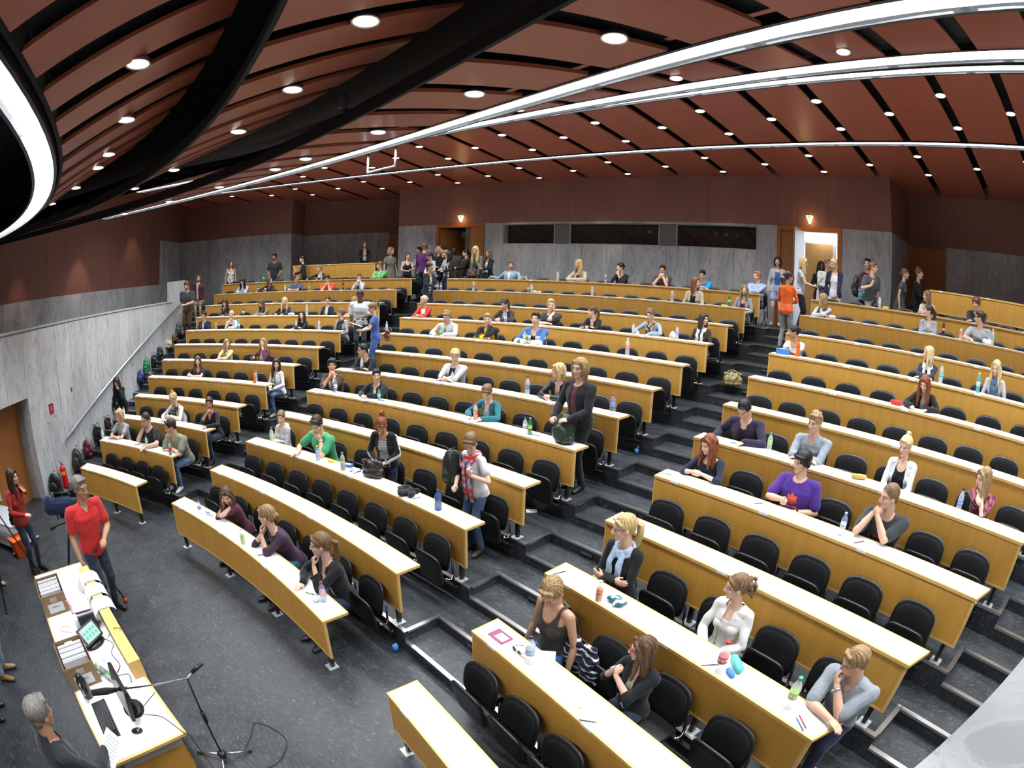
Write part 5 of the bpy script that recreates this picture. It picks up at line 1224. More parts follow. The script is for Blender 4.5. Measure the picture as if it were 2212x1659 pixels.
 dict(f=1, hair='longwave', hc='brown', top='olive', arms='fold', lean=16, hp=30, label='woman with long wavy brown hair and grey-green top, head bent', te=0.295, s=0.9, hy=-18.3, at=(-8.42, 15.844, 2.274), rz=208.0),
 dict(f=1, hair='longfront', hc='lblond', top='navy', arms='rest', lean=14, hp=12, label='woman with very long blonde hair and navy jumper', te=0.295, s=0.932, hy=21.8, at=(-7.707, 16.203, 2.274), rz=205.4),
 dict(f=1, hair='bunhigh', hc='dbrown', top='navy', open=0.05, arms='lap', lean=2, hp=4, glasses='black', indepth=0.12, knit=1, label='woman in navy cardigan over pale yellow top with hair bun', te=0.295, s=0.912, hy=21.8, at=(-6.377, 16.771, 2.274), rz=200.8, **{"in": 'lyellow'}),
 dict(f=1, hair='longcurl', hc='dblond', top='pink', arms='cheek/fold', lean=14, hp=4, label='curly-haired woman in pink top behind the standing man in white', te=0.295, s=0.916, hy=78, at=(-5.494, 17.081, 2.274), rz=197.8),
 dict(f=1, hair='long', hc='black', top='lblue', arms='fold/chin', lean=16, hp=24, sl_=1.2, label='dark-haired woman in light blue blouse, head bent, eleventh left desk', te=0.295, s=0.958, hy=-1.5, at=(-10.86, 16.424, 2.932), rz=213.5),
 dict(f=1, hair='long', hc='brown', top='black', open=0.05, arms='reach/hold', lean=12, hp=0, label='woman in black cardigan looking to her neighbour, eleventh left desk', te=0.295, s=0.9, hy=78, at=(-9.975, 16.976, 2.932), rz=210.4, **{"in": 'dgrey'}),
 dict(f=0, hair='crop', hc='dbrown', sk='t', top=(0.05, 0.09, 0.18), arms='fold', lean=14, hp=0, sl_=0.6, label='man in blue T-shirt with arms folded on the eleventh left desk', te=0.295, s=0.939, hy=68.7, at=(-9.043, 17.491, 2.932), rz=207.3),
 dict(f=0, hair='short', hc='black', top=(0.72, 0.07, 0.03), arms='chin', lean=18, hp=22, sl_=0.65, label='man in red T-shirt bent over the eleventh left desk', te=0.295, s=0.923, hy=13.7, at=(-7.928, 18.023, 2.932), rz=203.7),
 dict(f=1, hair='short', hc='lbrown', top='lgrey', open=0.04, arms='mouth', lean=12, hp=6, label='short-haired woman in pale cardigan holding her hands to her mouth', te=0.295, s=0.915, hy=23.6, at=(-6.879, 18.449, 2.932), rz=200.4, **{"in": 'dbrown'}),
 dict(f=1, hair='curlyshort', hc='dblond', top='black', open=0.05, arms='reach/rest', lean=8, hp=0, label='woman with curly fair hair in black cardigan at the last left desk', te=0.295, s=0.9, hy=-42.6, at=(-9.039, 18.465, 3.269), rz=206.1, **{"in": 'white'}),
 dict(f=0, hair='messy', hc='lbrown', top='lgreen', arms='fold', lean=6, hp=4, neck='v', collar=0, indepth=0.03, knit=1, label='man in green jumper at the right end of the last left desk', te=0.295, s=0.958, hy=-47.9, at=(-6.923, 19.358, 3.269), rz=199.7, **{"in": 'lblue'}),
 dict(f=1, hair='long', hc='dblond', top='lyellow', arms='fold', lean=10, hp=4, sl_=0.6, print='dgrey', label='blonde woman in pale yellow T-shirt, arms folded, sixth left desk', te=0.295, s=0.9, hy=57.6, at=(-6.794, 13.706, 1.36), rz=206.4),
 dict(f=1, hair='long', hc='dblond', top='maroon', open=0.07, arms='hold/chin', lean=6, hp=-4, indepth=0.14, knit=1, label='woman in maroon cardigan over white top, sixth left desk', te=0.295, s=0.932, hy=18.0, at=(-5.694, 14.198, 1.36), rz=201.9, **{"in": 'white'}),
 dict(f=1, hair='longfront', hc='brown', top='black', arms='clasp', lean=16, hp=8, sl_=0.5, neck='scoop', label='woman with long brown hair and black T-shirt leaning on the fifth left desk', te=0.295, s=0.9, hy=34.9, at=(-6.626, 12.796, 1.074), rz=207.4),
 dict(f=1, hair='longfront', hc='dbrown', top='white', open=0.03, arms='lap', lean=8, hp=6, collar=1, lc='denim', shoe='khaki', label='dark-haired woman in white jacket and jeans at the end of the fifth left desk', te=0.295, s=0.9, hy=47.0, at=(-4.311, 13.749, 1.074), rz=191.4, **{"in": 'lblue'}),
 dict(f=1, hair='short', hc='dblond', sk='t', top=(0.045, 0.035, 0.03), neck='tank', sl_=0, arms='side', lean=4, hp=36, watch='RL', wc='dbrown', lc='blue', legs='jeans', necklace=1, label='short-haired woman in dark tank top and jeans, second right desk', te=0.295, s=1.09, hy=19.5, at=(3.898, 11.059, 0.276), rz=160.6),
 dict(f=1, hair='long', hc='brown', top='black', open=0.04, arms='fist', lean=-2, hp=6, sl_=1.15, glasses='red', watch='R', indepth=0.13, wR=(0.02, 0.06, -0.07), wL=(0.02, 0.06, -0.07), label='woman in red glasses and black cardigan with clasped hands, second right desk', te=0.295, s=0.9, hy=-43.3, at=(4.799, 10.699, 0.276), rz=155.8, **{"in": 'cream'}),
 dict(f=1, hair='pony', hc='blond', top='black', arms='cross', lean=2, hp=8, scarf='lblue', scarf2='lden', watch='L', wc='yellow', fringe=1, knit=1, label='blonde woman in black top and pale blue scarf at the third right desk', te=0.295, s=1.056, hy=-33.5, at=(4.154, 11.92, 0.525), rz=160.8),
 dict(f=1, hair='curlypony', hc='lbrown', top=(0.7, 0.69, 0.66), open=0.05, arms='lap', lean=0, hp=6, indepth=0.14, collar=0, lc='khaki', label='woman with curly ponytail and white leather jacket, third right desk', te=0.295, s=0.939, hy=-48.1, at=(5.33, 11.443, 0.525), rz=155.0, **{"in": 'white'}),
 dict(f=0, hair='short', hc='dblond', top=(0.25, 0.27, 0.3), arms='fold/fist', lean=14, hp=20, sl_=0.85, collar=1, neck='polo', watch='L', wL=(0, 0, 0), lc='navy', hs=1.04, label='man in grey-blue shirt, hand at his mouth, right end of the third right desk', te=0.295, s=0.969, hy=-49.1, at=(6.465, 10.842, 0.525), rz=149.2),
 dict(f=1, hair='longwave', hc='red', top=(0.015, 0.02, 0.04), neck='wide', arms='hold', lean=14, hp=16, sl_=1.25, sk='p', label='woman with auburn wavy hair and navy blouse holding a bottle, fifth right desk', te=0.295, s=0.938, hy=-18.1, at=(4.593, 13.658, 1.074), rz=161.4),
 dict(f=0, hair='mop', hc='black', top='purple', arms='hold/front', lean=2, hp=4, sl_=0.75, trefoil=1, fat=1.12, watch='L', wc='black', wR=(0, -0.06, -0.01), wL=(-0.02, -0.06, 0.05), label='dark-haired man in purple T-shirt with an orange trefoil badge', te=0.295, s=0.993, hy=-24.1, at=(5.681, 13.242, 1.074), rz=156.8),
 dict(f=0, hair='crop', hc='lbrown', top=(0.035, 0.037, 0.04), arms='fist', lean=18, hp=8, sl_=0.75, print='red', neck='crew', label='man in charcoal T-shirt with red print, hands before his mouth', te=0.295, s=1.007, hy=-41.4, at=(6.728, 12.742, 1.074), rz=152.2),
 dict(f=0, hair='crop', hc='black', top=(0.025, 0.018, 0.04), open=0.05, arms='side/rest', lean=16, hp=40, collar=0, wR=(0.1, 0.2, 0.28), label='man in dark purple cardigan looking down at the sixth right desk', te=0.295, s=1.017, hy=-6.6, at=(4.904, 14.49, 1.36), rz=161.3, **{"in": 'black'}),
 dict(f=0, hair='messy', hc='dblond', top=(0.24, 0.27, 0.31), arms='fold', lean=16, hp=4, collar=1, neck='polo', fb=1, label='fair-haired man in grey-blue shirt leaning on the sixth right desk', te=0.295, s=0.991, hy=-10.9, at=(5.834, 14.141, 1.36), rz=157.6),
 dict(f=1, hair='bunhigh', hc='lblond', top=(0.62, 0.63, 0.64), open=0.085, arms='front', lean=0, hp=10, indepth=0.14, knit=1, wR=(0, 0.03, -0.06), wL=(0, 0.03, -0.06), label='blonde woman in white cardigan over black top, sixth right desk', te=0.295, s=0.931, hy=-12.1, at=(6.944, 13.631, 1.36), rz=153.0, **{"in": 'black'}),
 dict(f=1, hair='long', hc='dblond', top='floral', plaid=(0.12, 0.02, 0.05), arms='cheek', lean=18, hp=16, sl_=0.8, label='woman in floral blouse resting her cheeks in both hands, sixth right desk', te=0.295, s=0.9, hy=-53.7, at=(7.948, 13.07, 1.36), rz=148.7),
 dict(f=1, hair='longfront', hc='red', top='black', open=0.04, arms='write/rest', lean=16, hp=26, wR=(0.05, 0.02, 0), label='auburn-haired woman in black jacket writing at the eighth right desk', te=0.295, s=0.9, hy=-9.2, at=(7.54, 15.308, 1.955), rz=153.8, **{"in": 'grey'}),
 dict(f=1, hair='bun', hc='black', sk='t', top='white', arms='fold', lean=10, hp=10, sl_=0.5, neck='scoop', label='dark-haired woman in white T-shirt at the left end of the ninth right desk', te=0.295, s=0.9, hy=-62.1, at=(5.388, 17.114, 2.274), rz=162.5),
 dict(f=1, hair='long', hc='lblond', top='navy', arms='fold', lean=6, hp=0, scarf='white', label='blonde woman in navy jumper with a white scarf, ninth right desk', te=0.295, s=0.9, hy=-59.6, at=(7.755, 16.18, 2.274), rz=154.4),
 dict(f=1, hair='longfront', hc='lblond', top='lgrey', arms='lap', lean=2, hp=16, scarf='denim', label='blonde woman in pale grey jumper with a blue scarf, ninth right desk', te=0.295, s=0.9, hy=-18.9, at=(8.887, 15.587, 2.274), rz=150.3),
 dict(f=1, hair='longcurl', hc='dblond', top='lgrey', arms='fold/cheek', lean=18, hp=4, scarf='dgrey', label='curly blonde woman in pale grey jumper and dark scarf, eleventh right desk', te=0.295, s=0.902, hy=-78, at=(5.95, 18.769, 2.932), rz=162.4),
 dict(f=1, hair='pony', hc='dbrown', top='grey', open=0.03, arms='cross', lean=4, hp=0, hood=1, label='dark-haired woman in grey hooded jacket, eleventh right desk', te=0.295, s=0.932, hy=-70.3, at=(8.148, 17.925, 2.932), rz=155.6, **{"in": 'lgrey'}),
 dict(f=0, hair='short', hc='dbrown', top='grey', arms='rest/lap', lean=8, hp=2, sl_=0.65, glasses='black', print='teal', label='man in grey printed T-shirt and glasses, eleventh right desk', te=0.295, s=0.976, hy=-78, at=(9.179, 17.419, 2.932), rz=152.2),
 dict(f=1, hair='long', hc='lbrown', top='beige', open=0.04, arms='fold', lean=6, hp=6, label='woman in beige jacket at the last right desk', te=0.295, s=0.9, hy=-50.6, at=(8.322, 18.799, 3.269), rz=156.1, **{"in": 'white'}),
 dict(f=0, hair='mop', hc='brown', top=(0.02, 0.024, 0.03), arms='fold', lean=20, hp=14, label='man with shaggy hair and black jacket leaning on the last right desk', te=0.295, s=0.949, hy=-23.3, at=(9.412, 18.278, 3.269), rz=152.8),
 dict(sit=0, f=1, hair='bun', hc='lbrown', top=(0.55, 0.56, 0.58), arms='front/strap', lean=8, hp=30, sl_=0.55, scarf='red', scarf2='lblue', scl=-0.12, lc='denim', shoe='brown', label='standing woman in white T-shirt and colourful scarf holding a rucksack, third middle row', s=0.957, hy=30.0, at=(1.978, 12.534, 0.525), rz=165.9),
 dict(sit=0, f=1, hair='ponyhigh', hc='red', sk='t', top='black', instripe='dgrey', open=0.075, arms='front', lean=14, hp=44, sstripe=1, indepth=0.1, lc=(0.02, 0.03, 0.05), watch='L', wc='white', label='standing woman in black track jacket over a striped top looking into her handbag', s=0.923, hy=5.0, at=(0.318, 12.627, 0.525), rz=-153.6, **{"in": 'white'}),
 dict(sit=0, f=0, hair='bob', hc='dblond', top=(0.014, 0.014, 0.016), open=0.05, arms='front', lean=4, hp=4, lc='black', indepth=0.05, wR=(0.1, 0.03, -0.07), wL=(-0.06, 0.04, -0.04), collar=1, label='tall standing man in black blazer and maroon T-shirt behind a green rucksack', s=1.074, hy=10.0, at=(2.633, 14.02, 1.074), rz=159.2, **{"in": (0.12, 0.03, 0.05)}),
 dict(sit=0, f=1, hair='long', hc='dbrown', top='black', arms='side/mouth', lean=20, hp=30, lc='black', label='woman in black with long hair bent forward on the left stairs', s=0.9, hy=10.0, at=(-7.142, 10.651, 0.53), rz=-133.1),
 dict(sit=0, f=0, hair='short', hc='brown', top='dgrey', arms='hang/front', lean=3, hp=24, sl_=0.7, lc=(0.075, 0.045, 0.02), shoe='dgrey', beard=1, label='man in dark grey polo shirt and brown trousers on the left stairs', s=1.1, hy=10.0, at=(-10.627, 14.055, 2.27), rz=-141.5),
 dict(sit=0, f=0, hair='crop', hc='brown', top=(0.07, 0.015, 0.02), open=0.03, arms='hang', lean=0, hp=8, lc='khaki', legs='shorts', beard=1, fat=1.2, label='bearded man in dark red cardigan and cargo shorts on the left stairs', s=0.925, hy=15.0, at=(-11.339, 14.742, 2.75), rz=-122.7, **{"in": 'lgrey'}),
 dict(sit=0, f=1, hair='long', hc='red', top='white', neck='tank', sl_=0, arms='hang', lean=0, lc='black', label='red-haired woman in white sleeveless top standing by the rear left wall', s=0.926, hy=20.0, at=(-12.686, 16.731, 3.27), rz=-116.4),
 dict(sit=0, f=0, hair='short', hc='dbrown', sk='t', top='dgrey', arms='pock', lean=0, sl_=0.6, lc='denim', beard=1, label='man in dark grey T-shirt with hands in pockets by the rear left wall', s=1.023, hy=-15.0, at=(-11.495, 18.057, 3.27), rz=-141.3),
 dict(sit=0, f=1, hair='pony', hc='black', top='black', arms='paper/hang', lean=6, lc='black', label='dark-haired woman in black coat walking along the rear left row with papers', s=0.921, hy=15.0, at=(-9.703, 18.21, 3.27), rz=140.3),
 dict(sit=0, f=1, hair='long', hc='brown', top='black', open=0.06, arms='front', lean=2, hp=14, lc='black', label='woman in black cardigan standing behind the raised left recess desk', s=0.9, hy=0.0, at=(-8.472, 19.975, 3.8), rz=-126.3, **{"in": 'lgrey'}),
 dict(sit=0, f=1, hair='bob', hc='dblond', top=(0.17, 0.165, 0.15), arms='hang', lean=0, sl_=0.5, skirted=1, legs='none', label='fair-haired woman in grey dress beside the brown recess door', s=1.03, hy=30.0, at=(-6.958, 19.804, 3.27), rz=-104.2),
 dict(sit=0, f=1, hair='pony', hc='brown', top='black', neck='tank', sl_=0, arms='front/paper', lean=0, lc='maroon', label='woman in black strap top and red trousers in the crowd at the left rear door', s=0.912, hy=20.0, at=(-6.288, 19.928, 3.27), rz=-126.1),
 dict(sit=0, f=0, hair='short', hc='black', sk='t', top='lgrey', arms='paper', lean=0, label='dark-haired man pointing aside in the crowd at the left rear door', s=1.03, hy=40.0, at=(-6.268, 20.468, 3.27), rz=142.6),
 dict(sit=0, f=0, hair='mop', hc='lbrown', top=(0.09, 0.02, 0.11), arms='front', lean=0, label='man in purple jacket seen from behind in the crowd at the left rear door', s=1.078, hy=-5.0, at=(-5.63, 20.02, 3.27), rz=27.1),
 dict(sit=0, f=1, hair='pony', hc='dbrown', top='lgrey', arms='front', lean=12, hp=34, label='woman in light grey hooded top bending in the crowd at the left rear door', s=0.9, hy=0.0, at=(-5.079, 19.819, 3.27), rz=171.1),
 dict(sit=0, f=0, hair='bald', hc='grey', top='black', arms='hang', lean=0, label='bald man in black in the crowd at the left rear door', s=1.036, hy=-10.0, at=(-5.511, 20.584, 3.27), rz=160.5),
 dict(sit=0, f=0, hair='short', hc='black', top='black', arms='front', lean=0, label='dark-haired man in black behind the bald man at the left rear door', s=1.021, hy=-20.0, at=(-5.28, 20.54, 3.27), rz=180.0),
 dict(sit=0, f=1, hair='updo', hc='dblond', top='lgrey', arms='front', lean=4, hp=10, label='woman with pinned fair hair and pale top in the crowd at the left rear door', s=0.943, hy=-15.0, at=(-4.861, 20.254, 3.27), rz=159.5),
 dict(sit=0, f=1, hair='longwave', hc='black', top='black', open=0.07, arms='front', lean=4, hp=16, lc='dgrey', label='woman with long black hair and white shirt in the crowd at the left rear door', s=0.9, hy=-30.0, at=(-4.387, 19.855, 3.27), rz=149.1, **{"in": 'white'}),
 dict(sit=0, f=0, hair='short', hc='black', sk='d', top=(0.09, 0.085, 0.06), arms='hang', lean=0, sl_=0.7, label='man in olive T-shirt standing in the left rear doorway', s=1.039, hy=0.0, at=(-5.124, 20.881, 3.27), rz=-141.2),
 dict(sit=0, f=1, hair='pony', hc='black', top='black', arms='paper', lean=0, scarf='dgrey', label='woman with dark ponytail and scarf by the left rear door', s=0.952, hy=-10.0, at=(-4.368, 20.55, 3.27), rz=147.5),
 dict(sit=0, f=1, hair='longfront', hc='lblond', top=(0.17, 0.15, 0.13), open=0.06, arms='down', lean=24, hp=22, lc=(0.03, 0.04, 0.05), knit=1, label='woman with long blonde hair and brown cardigan leaning over a bag', s=1.025, hy=10.0, at=(-3.787, 20.532, 3.27), rz=175.8, **{"in": 'bgreen'}),
 dict(sit=0, f=1, hair='long', hc='lbrown', sk='t', top='black', open=0.05, arms='paper', lean=0, lc='black', label='woman in black blazer holding a white note beside the last middle desk', s=0.935, hy=0.0, at=(-3.557, 20.601, 3.27), rz=175.0, **{"in": 'white'}),
 dict(sit=0, f=1, hair='bun', hc='black', sk='t', top=(0.02, 0.024, 0.035), open=0.04, arms='paper', lean=8, lc='dden', label='woman in navy cardigan and jeans standing on the left aisle stairs', s=0.93, hy=20.0, at=(-3.833, 18.168, 2.8), rz=-98.3, **{"in": 'white'}),
 dict(sit=0, f=0, hair='crop', hc='black', sk='d', top=(0.55, 0.56, 0.57), arms='hang/front', lean=2, hp=28, sl_=0.9, print='grey', lc='dden', label='man in white T-shirt and jeans standing in the left aisle', s=0.94, hy=0.0, at=(-3.788, 15.756, 2.1), rz=-136.0),
 dict(sit=0, f=1, hair='ponyhigh', hc='lbrown', top=(0.06, 0.1, 0.33), arms='paper', lean=4, hp=14, sl_=0.45, lc='blue', label='woman in blue top with a brown shoulder bag in the left aisle', s=0.9, hy=5.0, at=(-2.758, 15.299, 1.9), rz=142.3),
 dict(sit=0, f=1, hair='shag', hc='dbrown', top='lgrey', open=0.06, arms='hang/strap', lean=0, hp=6, legs='shorts', lc='lblue', shoe='lgrey', label='curly-haired woman in grey cardigan, blue dress and white trainers by the right rear door', s=0.98, hy=-10.0, at=(4.768, 20.708, 3.269), rz=-177.0, **{"in": 'blue'}),
 dict(sit=0, f=1, hair='bun', hc='dbrown', sk='t', top='orange', arms='front', lean=2, hp=4, lc='grey', sl_=1.7, label='woman in orange jumper and grey trousers climbing the right aisle', s=0.9, hy=-40.0, at=(5.111, 18.187, 2.93), rz=-18.1),
 dict(sit=0, f=1, hair='longfront', hc='blond', top='lgrey', arms='paper/hipb', lean=2, hp=14, sl_=0.45, lc='black', label='blonde woman in pale T-shirt with dark bag and papers by the right rear door', s=0.947, hy=5.0, at=(5.372, 19.56, 3.27), rz=-99.6),
 dict(sit=0, f=1, hair='long', hc='black', top='black', sk='d', arms='front', lean=0, lc='black', label='dark-haired person in black standing inside the open right rear doorway', s=0.978, hy=20.0, at=(5.883, 20.781, 3.27), rz=178.1),
 dict(sit=0, f=0, hair='short', hc='dblond', top='white', arms='front', lean=0, label='fair-haired man in white in the open right rear doorway', s=1.009, hy=20.0, at=(6.038, 20.631, 3.27), rz=-162.6),
 dict(sit=0, f=1, hair='bunhigh', hc='lblond', top='navy', open=0.09, arms='hang/down', lean=2, hp=22, skirted=0, lc='white', label='blonde woman in navy jacket over white dress in front of the right rear door', s=0.995, hy=-30.0, at=(6.21, 19.966, 3.27), rz=166.5, **{"in": 'white'}),
 dict(sit=0, f=0, hair='short', hc='lbrown', top=(0.07, 0.075, 0.08), arms='strap/hang', lean=4, sl_=0.7, lc='grey', label='man in dark grey T-shirt carrying a pale blue bag by the right rear wall', s=0.983, hy=35.0, at=(7.052, 19.558, 3.27), rz=-147.7),
 dict(sit=0, f=0, hair='short', hc='black', top='maroon', arms='hang', lean=4, lc='black', label='dark-haired man in dark red with a rucksack by the right rear wall', s=1.053, hy=-78, at=(7.002, 20.11, 3.27), rz=-127.1),
 dict(sit=0, f=1, hair='updo', hc='lbrown', top=(0.1, 0.1, 0.105), arms='hang', lean=10, sl_=0.3, skirted=1, legs='none', label='woman in dark grey dress walking towards the right recess door', s=0.989, hy=0.0, at=(7.87, 19.987, 3.27), rz=-111.1),
 dict(sit=0, f=1, hair='bunhigh', hc='lbrown', top='black', arms='paper', lean=6, lc='black', label='woman in black by the right recess door stretching an arm over the raised desk', s=1.024, hy=-10.0, at=(8.326, 20.135, 3.27), rz=-123.0),
 dict(sit=0, f=0, hair='short', hc='grey', sk='t', top='red', arms='side/front', lean=4, hp=6, sl_=0.7, lc='dden', neck='polo', collar=1, glasses='dgrey', step=0.1, label='cameraman in red polo shirt and jeans standing behind a video camera', s=1.1, hy=15.0, at=(-0.874, 8.366, 0.0), rz=-75.7),
 dict(sit=0, f=1, hair='long', hc='dbrown', top=(0.32, 0.025, 0.02), arms='front/cheek', lean=2, hp=6, lc='dden', label='woman in red jacket and jeans standing at the left edge of the podium', s=0.961, hy=30.0, at=(-2.74, 7.372, 0.0), rz=-57.5),
 dict(sit=0, f=0, hair='short', hc='grey', sk='t', top=(0.025, 0.027, 0.03), arms='front/hang', lean=6, hp=12, collar=1, wR=(0.0, 0.1, 0.05), lc='black', label='grey-haired man in dark suit reading a sheet beside the lectern desk', s=1.0, hy=15.0, at=(2.6, 7.038, 0.0), rz=18.6),
 dict(sit=0, f=0, hair='short', hc='brown', top=(0.08, 0.03, 0.12), arms='hang', lc='lden', shoe=(0.25, 0.13, 0.05), label='man in pale jeans and brown shoes cut off by the left edge of the frame', s=1.0, hy=0.0, at=(-0.35, 6.35, 0.0), rz=-16.6),
 dict(sit=0, f=0, hair='short', hc='brown', top='grey', arms='hang/front', sl_=0.7, label='man in grey T-shirt at the lower left corner behind the man in the suit', s=1.03, hy=0.0, at=(0.3, 6.02, 0.0), rz=-11.6),
 dict(sit=0, f=0, hair='short', hc='dbrown', top='black', arms='front', lc='dden', shoe='khaki', label='man in jeans and light trainers at the left edge beside a dark tripod', s=1.0, hy=0.0, at=(-2.6, 6.45, 0.0), rz=-41.0),
]
OCC.update([(1, 'C', 2), (1, 'C', 4), (1, 'C', 5), (2, 'L', 0), (2, 'L', 2), (2, 'L', 3), (2, 'R', 0), (2, 'R', 2), (3, 'C', 0), (3, 'C', 2), (3, 'L', 2), (3, 'L', 4), (3, 'R', 0), (3, 'R', 2), (3, 'R', 4), (5, 'C', 0), (5, 'C', 2), (5, 'C', 6), (5, 'L', 2), (5, 'L', 6), (5, 'R', 0), (5, 'R', 2), (5, 'R', 4), (6, 'C', 1), (6, 'C', 4), (6, 'C', 8), (6, 'L', 3), (6, 'L', 5), (6, 'R', 0), (6, 'R', 2), (6, 'R', 4), (6, 'R', 6), (8, 'C', 2), (8, 'C', 4), (8, 'C', 6), (8, 'L', 0), (8, 'L', 2), (8, 'L', 6), (8, 'L', 8), (8, 'R', 4), (9, 'C', 0), (9, 'C', 4), (9, 'C', 6), (9, 'C', 8), (9, 'C', 10), (9, 'C', 12), (9, 'L', 1), (9, 'L', 3), (9, 'L', 5), (9, 'L', 7), (9, 'L', 9), (9, 'R', 0), (9, 'R', 4), (9, 'R', 6), (11, 'C', 12), (11, 'C', 14), (11, 'L', 1), (11, 'L', 3), (11, 'L', 5), (11, 'L', 7), (11, 'L', 9), (11, 'R', 0), (11, 'R', 4), (11, 'R', 6), (12, 'C', 2), (12, 'C', 6), (12, 'C', 8), (12, 'C', 10), (12, 'C', 12), (12, 'C', 14), (12, 'L', 6), (12, 'L', 10), (12, 'R', 4), (12, 'R', 6)])
for _d in CAST: person(_d)
